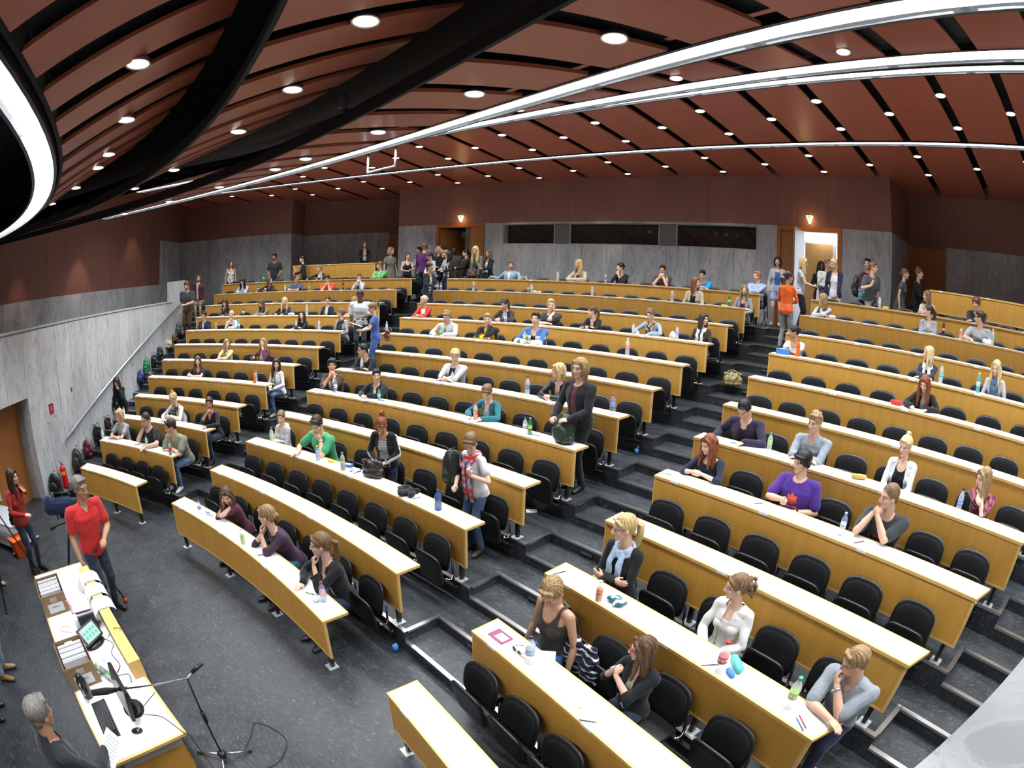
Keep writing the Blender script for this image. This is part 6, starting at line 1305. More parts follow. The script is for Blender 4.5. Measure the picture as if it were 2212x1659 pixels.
BOT = [
 ((-1.355, 10.253, 0.743), 0.21, 0.031, 'blue', 'clear', None, 'grey', 'small clear water bottle with blue cap on the front middle desk'),
 ((-0.093, 10.311, 0.743), 0.22, 0.032, 'white', 'pale', (0.72, 0.74, 0.35), None, 'bottle of pale yellow juice on the front middle desk'),
 ((1.646, 10.289, 0.743), 0.25, 0.036, 'red', 'lblue', None, 'pinkw', 'pale blue bottle with red cap at the right end of the front middle desk'),
 ((-5.649, 9.703, 1.019), 0.24, 0.033, 'red', 'clear', None, 'white', 'water bottle at the left end of the second left desk'),
 ((-4.322, 10.399, 1.019), 0.22, 0.032, 'green', 'clear', None, 'lime', 'clear bottle beside a phone on the second left desk'),
 ((-3.492, 10.633, 1.019), 0.25, 0.034, 'red', 'clear', (0.02, 0.006, 0.004), 'red', 'cola bottle with red cap and red label on the second left desk'),
 ((-6.452, 10.39, 1.268), 0.2, 0.03, 'teal', 'clear', None, 'white', 'left one of two teal-capped bottles on the third left desk'),
 ((-6.324, 10.462, 1.268), 0.2, 0.03, 'teal', 'clear', None, 'white', 'right one of two teal-capped bottles on the third left desk'),
 ((-5.053, 11.185, 1.268), 0.24, 0.032, 'blue', 'clear', None, 'lblue', 'blue-capped water bottle before the woman with the spotted scarf'),
 ((-4.42, 11.386, 1.268), 0.24, 0.032, 'blue', 'clear', None, 'lblue', 'blue-capped water bottle near the right end of the third left desk'),
 ((-4.457, 13.176, 1.817), 0.22, 0.036, 'pinkw', 'orange', (0.85, 0.42, 0.03), None, 'orange juice bottle at the right end of the fifth left desk'),
 ((-4.569, 13.285, 1.817), 0.24, 0.03, 'grey', 'clear', None, 'grey', 'clear bottle behind the orange juice on the fifth left desk'),
 ((-1.961, 12.058, 1.268), 0.29, 0.038, 'blue', 'clear', None, 'lime', 'large clear bottle before the woman in the grey hooded jacket'),
 ((-0.717, 12.127, 1.268), 0.23, 0.032, 'yellow', 'lblue', (0.7, 0.75, 0.8), 'lblue', 'white milk drink with yellow cap on the third middle desk'),
 ((-0.105, 12.13, 1.268), 0.27, 0.036, 'green', 'clear', (0.09, 0.02, 0.04), 'lime', 'green-capped bottle of dark juice on the third middle desk'),
 ((1.795, 12.011, 1.268), 0.26, 0.045, 'navy', 'blue', None, None, 'blue water bottle at the right end of the third middle desk'),
 ((-2.296, 13.787, 1.817), 0.29, 0.038, 'blue', 'lblue', None, 'white', 'tall blue-capped water bottle before the man in the brown shirt'),
 ((-1.179, 13.903, 1.817), 0.21, 0.029, 'green', 'tealb', None, 'white', 'small teal bottle before the man in the black hooded jacket'),
 ((-2.518, 14.677, 2.103), 0.27, 0.034, 'lime', 'clear', None, 'lblue', 'bottle with lime cap at the left end of the sixth middle desk'),
 ((-0.334, 14.944, 2.103), 0.2, 0.033, 'blue', 'clear', None, None, 'small clear bottle before the blond man in the grey cardigan'),
 ((1.289, 14.857, 2.103), 0.31, 0.04, 'navy', 'clear', None, 'blue', 'large water bottle before the blonde woman in the black jacket'),
 ((0.902, 13.971, 1.817), 0.26, 0.036, 'red', 'clear', (0.8, 0.2, 0.04), 'orange', 'bottle of orange lemonade on the fifth middle desk'),
 ((1.892, 13.799, 1.817), 0.23, 0.034, 'teal', 'clear', None, 'white', 'teal-capped water bottle beside a green glass bottle'),
 ((1.97, 13.801, 1.817), 0.24, 0.033, 'beige', 'greeng', None, 'lime', 'green glass bottle on the fifth middle desk'),
 ((2.911, 14.501, 2.103), 0.31, 0.042, 'red', 'lblue', None, 'bluew', 'large water bottle with red cap at the right end of the sixth middle desk'),
 ((2.36, 16.547, 2.698), 0.31, 0.04, 'white', 'clear', None, 'redw', 'large clear bottle with red and white label on the eighth middle desk'),
 ((0.098, 16.715, 2.698), 0.26, 0.034, 'green', 'clear', None, 'lime', 'green-labelled bottle between the two sports jackets on the eighth middle desk'),
 ((-2.067, 16.586, 2.698), 0.24, 0.032, 'yellow', 'amber', (0.3, 0.13, 0.02), None, 'amber bottle before the man in the grey hooded jacket'),
 ((-2.017, 16.592, 2.698), 0.21, 0.031, 'green', 'tealb', None, 'white', 'teal bottle beside the amber bottle on the eighth middle desk'),
 ((-3.496, 16.344, 2.698), 0.26, 0.032, 'white', 'clear', None, 'lblue', 'clear glass bottle at the left end of the eighth middle desk'),
 ((-0.864, 17.471, 3.017), 0.24, 0.034, 'blue', 'lblue', None, 'white', 'pale blue bottle before the woman in the turquoise top'),
 ((2.176, 17.357, 3.017), 0.22, 0.032, 'blue', 'clear', None, 'white', 'clear bottle beside the woman in the brown patterned scarf'),
 ((3.103, 17.215, 3.017), 0.25, 0.034, 'blue', 'clear', None, 'bluew', 'clear bottle beside a white plastic bag on the ninth middle desk'),
 ((2.476, 19.08, 3.675), 0.27, 0.036, 'red', 'clear', None, 'redw', 'red-capped bottle left of the red-haired woman'),
 ((3.831, 18.855, 3.675), 0.27, 0.033, 'yellow', 'greeng', None, 'lime', 'green glass bottle near the right end of the eleventh middle desk'),
 ((0.442, 19.235, 3.675), 0.26, 0.033, 'dbrown', 'clear', None, 'lblue', 'slim clear bottle on the eleventh middle desk'),
 ((-1.317, 19.195, 3.675), 0.24, 0.032, 'dbrown', 'amber', None, 'lime', 'brownish bottle, left one of a pair on the eleventh middle desk'),
 ((-1.225, 19.201, 3.675), 0.24, 0.032, 'blue', 'clear', None, 'white', 'blue-capped bottle, right one of a pair on the eleventh middle desk'),
 ((-2.921, 19.017, 3.675), 0.26, 0.033, 'white', 'clear', None, 'teal', 'clear bottle near the left end of the eleventh middle desk'),
 ((-4.016, 18.816, 3.675), 0.25, 0.034, 'blue', 'lblue', None, 'white', 'left one of two blue-capped bottles at the left end of the eleventh middle desk'),
 ((-3.915, 18.837, 3.675), 0.25, 0.034, 'blue', 'lblue', None, 'white', 'right one of two blue-capped bottles at the left end of the eleventh middle desk'),
 ((-0.945, 20.087, 4.012), 0.27, 0.036, 'lime', 'clear', None, 'yellow', 'yellow-capped bottle between the two leftmost sitters of the last middle desk'),
 ((0.425, 20.104, 4.012), 0.25, 0.035, 'blue', 'clear', (0.12, 0.03, 0.06), 'purple', 'bottle of purple drink on the last middle desk'),
 ((2.083, 20.001, 4.012), 0.24, 0.034, 'yellow', 'clear', None, 'orange', 'yellow-capped bottle before the man in the brown T-shirt'),
 ((-2.101, 19.999, 4.012), 0.22, 0.034, 'white', 'clear', None, None, 'clear bottle before the man with outspread arms'),
 ((-10.507, 16.118, 3.675), 0.26, 0.036, 'white', 'lblue', None, 'lblue', 'pale blue bottle before the woman in the light blue blouse'),
 ((-9.967, 16.457, 3.675), 0.25, 0.033, 'lime', 'greeng', None, 'white', 'green glass bottle on the eleventh left desk'),
 ((-9.039, 16.984, 3.675), 0.23, 0.031, 'white', 'clear', None, 'white', 'small clear bottle beside the man in the blue T-shirt'),
 ((-8.219, 17.396, 3.675), 0.24, 0.032, 'beige', 'amber', (0.35, 0.22, 0.05), 'cream', 'amber bottle beside the man in the red T-shirt'),
 ((-7.08, 17.89, 3.675), 0.25, 0.03, 'dbrown', 'dark', (0.01, 0.006, 0.005), 'redw', 'slim cola bottle on the eleventh left desk'),
 ((-8.676, 15.189, 3.017), 0.26, 0.033, 'green', 'greeng', None, 'white', 'green bottle between two women at the ninth left desk'),
 ((-6.628, 16.188, 3.017), 0.3, 0.036, 'white', 'clear', None, 'tealb', 'tall clear bottle with teal label on the ninth left desk'),
 ((-8.739, 14.248, 2.698), 0.22, 0.031, 'red', 'clear', (0.02, 0.006, 0.004), 'red', 'cola bottle beside the man in the navy jacket'),
 ((-7.951, 14.637, 2.698), 0.28, 0.034, 'white', 'tealb', None, 'white', 'tall teal bottle beside the blonde woman with glasses on the eighth left desk'),
 ((-6.191, 15.525, 2.698), 0.26, 0.033, 'blue', 'clear', None, 'bluew', 'blue-capped bottle before the woman with long dark hair'),
 ((-5.493, 15.786, 2.698), 0.27, 0.034, 'blue', 'clear', None, 'bluew', 'blue-capped bottle near the right end of the eighth left desk'),
 ((-10.642, 17.062, 4.012), 0.3, 0.04, 'green', 'greeng', None, 'lime', 'large green bottle at the last left desk'),
 ((-8.61, 18.172, 4.012), 0.27, 0.034, 'white', 'clear', None, 'lgrey', 'clear bottle before the curly-haired woman at the last left desk'),
 ((6.188, 12.495, 1.817), 0.24, 0.034, 'lblue', 'lblue', None, 'white', 'blue-capped water bottle before the man in the charcoal T-shirt'),
 ((5.231, 13.949, 2.103), 0.24, 0.034, 'green', 'clear', None, 'lime', 'green-capped bottle on the sixth right desk'),
 ((7.52, 12.759, 2.103), 0.27, 0.034, 'navy', 'clear', None, 'bluew', 'blue-labelled bottle before the woman in the floral blouse'),
 ((4.15, 11.338, 1.268), 0.21, 0.033, 'white', 'clear', (0.85, 0.2, 0.02), 'dorange', 'bottle of orange drink on the third right desk'),
 ((5.379, 10.826, 1.268), 0.31, 0.042, 'red', 'clear', None, 'redw', 'large clear bottle with red cap before the woman in the white jacket'),
 ((5.976, 10.593, 1.268), 0.3, 0.041, 'green', 'clear', None, 'lime', 'large clear bottle with green cap before the man in the grey-blue shirt'),
 ((3.936, 10.539, 1.019), 0.29, 0.042, 'navy', 'clear', None, 'lblue', 'large water bottle with blue cap before the woman in the tank top'),
 ((7.852, 15.631, 3.017), 0.3, 0.038, 'green', 'clear', None, 'tealb', 'clear bottle beside the blonde woman with the white scarf'),
 ((8.447, 15.318, 3.017), 0.28, 0.036, 'white', 'tealb', None, 'white', 'teal bottle beside the blonde woman with the blue scarf'),
 ((5.432, 16.628, 3.017), 0.28, 0.036, 'red', 'orange', (0.8, 0.45, 0.02), None, 'bottle of orange juice before the dark-haired woman in white'),
 ((8.319, 17.349, 3.675), 0.26, 0.031, 'dbrown', 'dark', (0.02, 0.006, 0.004), 'redw', 'cola bottle with a red label beside the woman in the grey hooded jacket'),
 ((8.659, 17.181, 3.675), 0.22, 0.031, 'red', 'clear', (0.55, 0.22, 0.1), 'redw', 'red-capped iced tea bottle on the eleventh right desk'),
 ((9.26, 16.865, 3.675), 0.28, 0.036, 'white', 'clear', None, 'tealb', 'clear bottle beside the man in glasses on the eleventh right desk'),
 ((7.174, 18.786, 4.012), 0.24, 0.034, 'teal', 'clear', None, 'white', 'teal-capped bottle at the left part of the last right desk'),
 ((5.781, 19.26, 4.012), 0.26, 0.033, 'white', 'clear', None, None, 'clear bottle at the left end of the last right desk'),
]
SMALL = [
 ('pen', (-1.198, 10.341, 0.743), 20, 'black', 'black pen beside the small water bottle on the front middle desk'),
 ('box', (-1.299, 10.358, 0.743), 10, ((0.09, 0.03, 0.02), 'bluew'), 'small blue and white tissue pack on the front middle desk'),
 ('pen', (0.341, 10.349, 0.743), 60, 'black', 'black pen between two women on the front middle desk'),
 ('pen', (1.434, 10.272, 0.743), 30, 'black', 'black pen near the right end of the front middle desk'),
 ('cloth', (1.594, 10.222, 0.743), 0, ((0.1, 0.07, 0.07), 'white'), 'crumpled white napkin near the right end of the front middle desk'),
 ('box', (-4.441, 10.352, 1.019), 40, ((0.055, 0.11, 0.015), 'grey'), 'grey mobile phone on the second left desk'),
 ('pen', (-5.408, 9.856, 1.019), 20, 'black', 'black pen at the left end of the second left desk'),
 ('pen', (-4.647, 10.253, 1.019), 20, 'navy', 'blue pen beside the man in the black T-shirt'),
 ('banana', (-0.514, 12.235, 1.268), 0, None, 'two ripe bananas on the third middle desk'),
 ('box', (-0.166, 12.272, 1.268), 20, ((0.16, 0.09, 0.04), 'blue'), 'blue plastic box beside the brown handbag'),
 ('cloth', (0.061, 12.207, 1.268), 0, ((0.26, 0.16, 0.035), 'bluew'), 'scatter of blue and white sweet wrappers before the handbag'),
 ('handbag', (0.419, 12.24, 1.268), 15, ((0.36, 0.17, 0.25), 'dbrown2'), 'dark brown leather handbag on the third middle desk'),
 ('cloth', (1.167, 12.118, 1.268), 0, ((0.36, 0.24, 0.1), 'black'), 'black scarf lying in a heap on the third middle desk'),
 ('paper', (1.411, 12.095, 1.268), 30, None, 'white sheets with pens right of the black scarf'),
 ('pen', (1.374, 12.101, 1.268), 80, 'black', 'black pen on the sheets right of the black scarf'),
 ('backpack', (2.539, 13.739, 1.817), -10, ((0.36, 0.24, 0.42), 'bgreen2'), 'dark green rucksack standing on the fifth middle desk'),
 ('pen', (2.049, 13.804, 1.817), 10, 'blue', 'blue pen beside the green glass bottle'),
 ('box', (0.998, 14.024, 1.817), 20, ((0.14, 0.05, 0.03), 'cream'), 'cream pencil case before the woman in teal'),
 ('cloth', (1.795, 14.839, 2.103), 0, ((0.16, 0.1, 0.05), 'white'), 'crumpled white paper before the standing man in the blazer'),
 ('cloth', (-1.096, 13.927, 1.817), 0, ((0.14, 0.06, 0.03), 'bluew'), 'blue and white packet beside the small teal bottle'),
 ('paper', (-2.439, 13.69, 1.817), 20, None, 'exam sheet at the left end of the fifth middle desk'),
 ('pen', (-2.664, 13.664, 1.817), 10, 'red', 'red pen at the left end of the fifth middle desk'),
 ('paper', (-1.327, 13.823, 1.817), 20, None, 'exam sheet before the man in the black hooded jacket'),
 ('box', (5.163, 16.713, 3.017), 10, ((0.24, 0.12, 0.09), 'bluew2'), 'blue patterned tissue box at the left end of the ninth right desk'),
 ('pouch', (7.025, 15.093, 2.698), 10, ((0.2, 0.08, 0.07), 'red'), 'red pencil pouch on the eighth right desk'),
 ('paper', (7.44, 14.967, 2.698), 10, None, 'sheet before the auburn-haired woman'),
 ('pouch', (6.38, 13.424, 2.103), 30, ((0.2, 0.07, 0.06), 'gold'), 'golden pencil pouch on the sixth right desk'),
 ('pen', (5.269, 12.949, 1.817), 60, 'black', 'black pen left of the man in the purple T-shirt'),
 ('box', (5.36, 12.936, 1.817), 30, ((0.09, 0.06, 0.004), 'greenw'), 'green banknote-sized card on the fifth right desk'),
 ('pen', (6.377, 12.388, 1.817), 60, 'maroon', 'dark red pen on the fifth right desk'),
 ('paper', (7.676, 12.639, 2.103), 20, None, 'white sheet before the woman in the floral blouse'),
 ('paper', (5.423, 13.762, 2.103), 20, None, 'white sheet between two men at the sixth right desk'),
 ('pen', (4.79, 14.077, 2.103), 20, 'navy', 'navy pen before the man in the purple cardigan'),
 ('pen', (4.086, 13.317, 1.817), 30, 'green', 'bundle of coloured pens at the left end of the fifth right desk'),
 ('chips', (4.323, 11.382, 1.268), 20, ((0.26, 0.17, 0.07), 'chips'), 'crumpled snack bag with teal print on the third right desk'),
 ('case', (5.498, 10.928, 1.268), -33, ((0.2, 0.085, 0.075), 'turq'), 'translucent turquoise pencil case on the third right desk'),
 ('pouch', (5.471, 10.83, 1.268), -30, ((0.13, 0.06, 0.03), 'bluew2'), 'blue and white tissue pack on the third right desk'),
 ('box', (5.162, 10.924, 1.268), -30, ((0.1, 0.06, 0.003), 'greenw'), 'green and white ticket on the third right desk'),
 ('pen', (5.293, 10.877, 1.268), 50, 'dden', 'dark pen beside the large red-capped bottle'),
 ('pen', (6.093, 10.436, 1.268), -30, 'blue', 'blue pen near the right end of the third right desk'),
 ('pen', (6.111, 10.465, 1.268), -30, 'red', 'red pen near the right end of the third right desk'),
 ('passport', (3.553, 10.699, 1.019), 0, None, 'maroon document folder with white window on the second right desk'),
 ('pen', (3.821, 10.579, 1.019), 0, 'orangew', 'wooden pencil left of the large water bottle on the second right desk'),
 ('sung', (3.78, 10.595, 1.019), 0, None, 'dark sunglasses lying left of the large water bottle'),
 ('paper', (3.985, 10.663, 1.019), 40, None, 'white sheet behind the large water bottle on the second right desk'),
 ('pen', (4.641, 10.167, 1.019), 40, 'navy', 'slim pen near the front edge of the second right desk'),
 ('box', (4.521, 10.274, 1.019), 20, ((0.04, 0.015, 0.006), 'lime'), 'small green eraser on the second right desk'),
 ('pen', (3.638, 11.567, 1.268), 75, 'dblack', 'dark brush pen upright by the left end of the third right desk'),
 ('cloth', (-1.068, 19.21, 3.675), 0, ((0.3, 0.14, 0.06), 'cream'), 'white cloth bundle right of the pair of bottles on the eleventh middle desk'),
 ('cloth', (3.009, 17.232, 3.017), 0, ((0.22, 0.14, 0.14), 'white'), 'white plastic bag on the ninth middle desk'),
 ('banana', (3.735, 18.874, 3.675), 0, None, 'bananas beside the green bottle on the eleventh middle desk'),
 ('cloth', (6.08, 18.254, 3.675), 0, ((0.18, 0.12, 0.08), 'pinkw'), 'pink and white bag before the curly blonde woman'),
 ('cloth', (9.172, 16.913, 3.675), 0, ((0.24, 0.14, 0.1), 'white'), 'white plastic bag before the man in glasses on the eleventh right desk'),
 ('pouch', (7.307, 18.734, 4.012), 0, ((0.16, 0.07, 0.04), 'yellow'), 'yellow pouch on the last right desk'),
 ('cloth', (-7.116, 15.98, 3.017), 0, ((0.26, 0.14, 0.09), 'cream'), 'cream cloth bag before the very long-haired blonde woman'),
 ('cloth', (-5.63, 18.398, 3.675), 0, ((0.24, 0.12, 0.03), 'pink'), 'pink folder near the right end of the eleventh left desk'),
 ('pen', (-5.746, 13.782, 2.103), 10, 'black', 'black pen on the sixth left desk'),
 ('paper', (-6.38, 12.433, 1.817), 10, None, 'sheet before the woman with long brown hair'),
]
place_chairs()
CN.update({'clear': (0.80, 0.83, 0.85), 'tealb': (0.10, 0.45, 0.42), 'greeng': (0.02, 0.22, 0.08), 'amber': (0.45, 0.25, 0.06), 'dark': (0.05, 0.03, 0.03), 'lime': (0.40, 0.60, 0.12), 'pale': (0.75, 0.76, 0.50), 'pinkw': (0.78, 0.45, 0.50), 'redw': (0.62, 0.12, 0.14), 'bluew': (0.20, 0.30, 0.66), 'bluew2': (0.05, 0.20, 0.55), 'greenw': (0.45, 0.55, 0.42), 'turq': (0.10, 0.52, 0.44), 'gold': (0.50, 0.33, 0.08), 'dblack': (0.01, 0.01, 0.01), 'orangew': (0.65, 0.32, 0.10), 'dorange': (0.75, 0.15, 0.02), 'dbrown2': (0.025, 0.018, 0.016), 'bgreen2': (0.022, 0.040, 0.028), 'chips': (0.55, 0.60, 0.55)})
def pm(name, rough=0.4):
    return mat('paint_%s_%d' % (name, int(rough * 100)), tuple(cn(name)), rough)
def clearmat(name):
    k = 'plastic_clear_' + name
    if k in MATS: return MATS[k]
    c = tuple(cn(name)); m = mat(k, c, 0.08, spec=0.6, alpha=0.42 if name in ('clear', 'lblue', 'pale') else 0.72)
    return m
def bottle(d):
    at, h, r, cap, tint, liq, lab, label = d
    root = empty('drink_bottle', at); tag(root, label, 'bottle', 'drink bottles on the desks')
    b = MB(); b.lathe([(r * .5, 0.0), (r * .92, 0.003), (r, 0.015), (r, h * .28), (r * .93, h * .34), (r * .93, h * .56), (r, h * .60), (r * .97, h * .68), (r * .72, h * .79), (r * .40, h * .88), (r * .36, h * .93)], n=16)
    body = b.build('bottle_body', clearmat(tint), root)
    if liq is not None:
        lm = mat('liquid_%.2f_%.2f_%.2f' % liq, liq, 0.2)
        b = MB(); b.lathe([(r * .5, 0.004), (r * .88, 0.006), (r * .93, 0.018), (r * .93, h * .28), (r * .87, h * .34), (r * .87, h * .56), (r * .90, h * .62)], n=14); b.build('drink', lm, body)
    if lab:
        b = MB(); b.lathe([(r * .935, h * .345), (r * .96, h * .35), (r * .96, h * .55), (r * .935, h * .555)], n=16); l_ = b.build('label_sleeve', pm(lab), root)
        b = MB()
        for t in (-.5, .2, .9):
            a = t; b.box((r * .965 * math.cos(a - PI / 2), r * .965 * math.sin(a - PI / 2), h * .45), (r * .5, 0.002, h * .05), rz=a)
        b.build('label_print', pm('bluew' if lab in ('white', 'grey', 'lgrey') else 'white'), l_)
    b = MB(); b.lathe([(r * .43, h * .925), (r * .45, h * .93), (r * .45, h * .995), (r * .40, h)], n=14); b.build('cap', pm(cap), root)
for d in BOT: bottle(d)
def blobobj(name, B, vox, colf, matl, parent, amp=0.0, seed=1, sm_=1):
    me = B.mesh(name, vox, sm_); v = getv(me); n = vnorm(me)
    if amp: v = v + n * wrinkle(v, amp, seed, 1.5)[:, None]
    c = colf(v) if callable(colf) else np.repeat(cn(colf)[None, :], len(v), 0)
    return finish(me, name, v, c, matl, parent)
def text(s, size, m, parent, loc, rot=(0, 0, 0), name='lettering', ext=0.0006):
    cu = bpy.data.curves.new(name, 'FONT'); cu.body = s; cu.size = size; cu.align_x = 'CENTER'; cu.align_y = 'CENTER'; cu.extrude = ext
    cu.materials.append(m); t_ = bpy.data.objects.new(name, cu); COL.objects.link(t_); dg = bpy.context.evaluated_depsgraph_get(); me = bpy.data.meshes.new_from_object(t_.evaluated_get(dg)); bpy.data.objects.remove(t_); o = bpy.data.objects.new(name, me); COL.objects.link(o); o.parent = parent; o.location = loc; o.rotation_euler = rot; return o
INK = mat('ink', (0.04, 0.04, 0.05), 0.6)
def small(kind, at, rot, p, label, i):
    rz = math.radians(rot) - math.atan2(at[0], at[1])
    nm = {'pen': 'pen', 'box': 'small_box', 'banana': 'banana', 'cloth': 'crumpled_item', 'handbag': 'handbag', 'paper': 'paper_sheet', 'backpack': 'rucksack', 'pouch': 'pencil_pouch', 'chips': 'snack_bag', 'case': 'pencil_case', 'passport': 'document_folder', 'sung': 'sunglasses'}[kind]
    root = empty(nm, at, rz); tag(root, label, nm.replace('_', ' '))
    if kind == 'pen':
        b = MB(); b.tube([(-0.07, 0, 0.005), (-0.062, 0, 0.005), (0.045, 0, 0.005)], [0.0015, 0.0045, 0.0045], 8); b.build('barrel', pm(p), root)
        b = MB(); b.tube([(0.045, 0, 0.005), (0.075, 0, 0.005)], 0.0052, 8); b.build('pen_cap', pm('white' if p in ('black', 'navy') else p), root)
    elif kind == 'box':
        (a, c, h), col = p; b = MB(); b.box((0, 0, h / 2), (a, c, h)); b.build('case', pm(col), root)
        b = MB(); b.box((0, 0, h + 0.0006), (a * .6, c * .5, 0.001)); b.build('print', pm('white'), root)
    elif kind == 'banana':
        for s in (-1, 1):
            B = Blob(); pts = [(x, s * 0.018 + 0.02 * (x / 0.09) ** 2 - 0.01, 0.018) for x in (-0.09, -0.06, 0, 0.06, 0.085, 0.10)]; B.tube(pts, [.006, .015, .017, .015, .007, .004], (0, 0, 1), 8)
            blobobj('fruit', B, 0.006, 'yellow', PAINT, root)
    elif kind in ('cloth', 'chips'):
        (a, c, h), col = p; rs = random.Random(i); B = Blob()
        for k in range(9):
            t = rs.uniform(0, 2 * PI); q = rs.uniform(0, .36); B.ell((a * q * math.cos(t), c * q * math.sin(t), h * rs.uniform(.3, .55)), (a * rs.uniform(.16, .3), c * rs.uniform(.16, .3), h * rs.uniform(.3, .5)), Rz(rs.uniform(0, 3)))
        f = col
        if col == 'bluew' or col == 'chips': f = lambda v: np.where((wrinkle(v, 1, i, 2.2) > 0.1)[:, None], cn('white')[None, :], cn('bluew' if col == 'bluew' else 'teal')[None, :])
        blobobj('folds', B, 0.007, f, CLOTH if kind == 'cloth' else PAINT, root, 0.008, i)
        for ch in root.children:
            me = ch.data; v = getv(me); v[:, 2] = np.maximum(v[:, 2], 0.001); me.vertices.foreach_set('co', v.astype(np.float32).ravel())
    elif kind == 'handbag':
        (a, c, h), col = p; B = Blob(); B.ell((0, 0, h * .45), (a * .5, c * .5, h * .48)); B.ell((0, 0, h * .22), (a * .5, c * .52, h * .26)); B.tube([(-a * .4, 0, h * .85), (a * .4, 0, h * .85)], 0.03 * np.ones(2), (0, 0, 1))
        blobobj('bag_body', B, 0.008, col, LEATHER, root, 0.010, i)
        for s in (-1, 1):
            b = MB(); b.tube([(-.09, s * .05, h * .7), (-.085, s * .07, h * 1.0), (0, s * .075, h * 1.12), (.085, s * .07, h * 1.0), (.09, s * .05, h * .7)], 0.008, 6); b.build('handle', pm(col), root)
    elif kind in ('backpack', 'pouch', 'case'):
        (a, c, h), col = p; B = Blob()
        if kind == 'backpack':
            B.ell((0, 0, h * .46), (a * .48, c * .46, h * .52)); B.ell((0, 0, h * .2), (a * .5, c * .5, h * .25)); B.ell((0, -c * .42, h * .36), (a * .38, c * .2, h * .28))
            blobobj('bag_body', B, 0.010, col, LEATHER, root, 0.008, i)
            for s in (-1, 1):
                b = MB(); b.tube([(s * a * .22, c * .38, h * .92), (s * a * .25, c * .62, h * .75), (s * a * .27, c * .62, h * .35), (s * a * .3, c * .42, h * .1)], 0.016, 6, flat=.4); b.build('shoulder_strap', pm(col if col != 'bgreen2' else 'black', .8), root)
            b = MB(); b.tube([(-.04, c * .3, h * .98), (0, c * .3, h * 1.06), (.04, c * .3, h * .98)], 0.007, 6); b.build('loop', pm('black', .8), root)
            b = MB(); b.tube([(-a * .3, -c * .56, h * .5), (0, -c * .62, h * .53), (a * .3, -c * .56, h * .5)], 0.004, 5); b.build('zip', pm('dgrey', .5), root)
        else:
            B.ell((0, 0, h * .5), (a * .5, c * .5, h * .5)); B.tube([(-a * .36, 0, h * .5), (a * .36, 0, h * .5)], [(c * .42, h * .46)] * 2, (0, 1, 0), 12); blobobj('pouch_body', B, 0.006, col, PAINT if kind == 'case' else CLOTH, root, 0.002, i)
            b = MB(); b.tube([(-a * .4, 0, h * .96), (a * .4, 0, h * .96)], 0.0022, 5); b.build('zip', pm('grey', .4), root)
    elif kind == 'paper':
        b = MB(); b.box((0, 0, 0.001), (0.21, 0.15, 0.0012), rz=.1); s_ = b.build('sheet', pm('white', .7), root)
        b = MB()
        for k in range(7): b.box((0.0, -0.055 + k * 0.017, 0.0018), (0.15 - 0.03 * (k % 3), 0.003, 0.0003), rz=.1)
        b.build('printed_lines', pm('lgrey', .7), s_)
    elif kind == 'passport':
        b = MB(); b.box((0, 0, 0.004), (0.19, 0.13, 0.006)); b.build('cover', pm('maroon2', .5), root); b = MB(); b.box((0.02, 0, 0.0076), (0.11, 0.08, 0.0012)); b.build('window', pm('white', .5), root)
    elif kind == 'sung':
        for s in (-1, 1):
            b = MB(); b.ball((s * .032, 0, .018), (.026, .006, .02), None, 12, 6); b.build('lens', pm('dblack', .1), root); b = MB(); b.tube([(s * .06, 0, .025), (s * .062, .06, .012), (s * .03, .10, .006)], 0.003, 5); b.build('temple', pm('dblack', .3), root)
CN['maroon2'] = (0.26, 0.055, 0.12)
for i, d in enumerate(SMALL): small(*d, i)
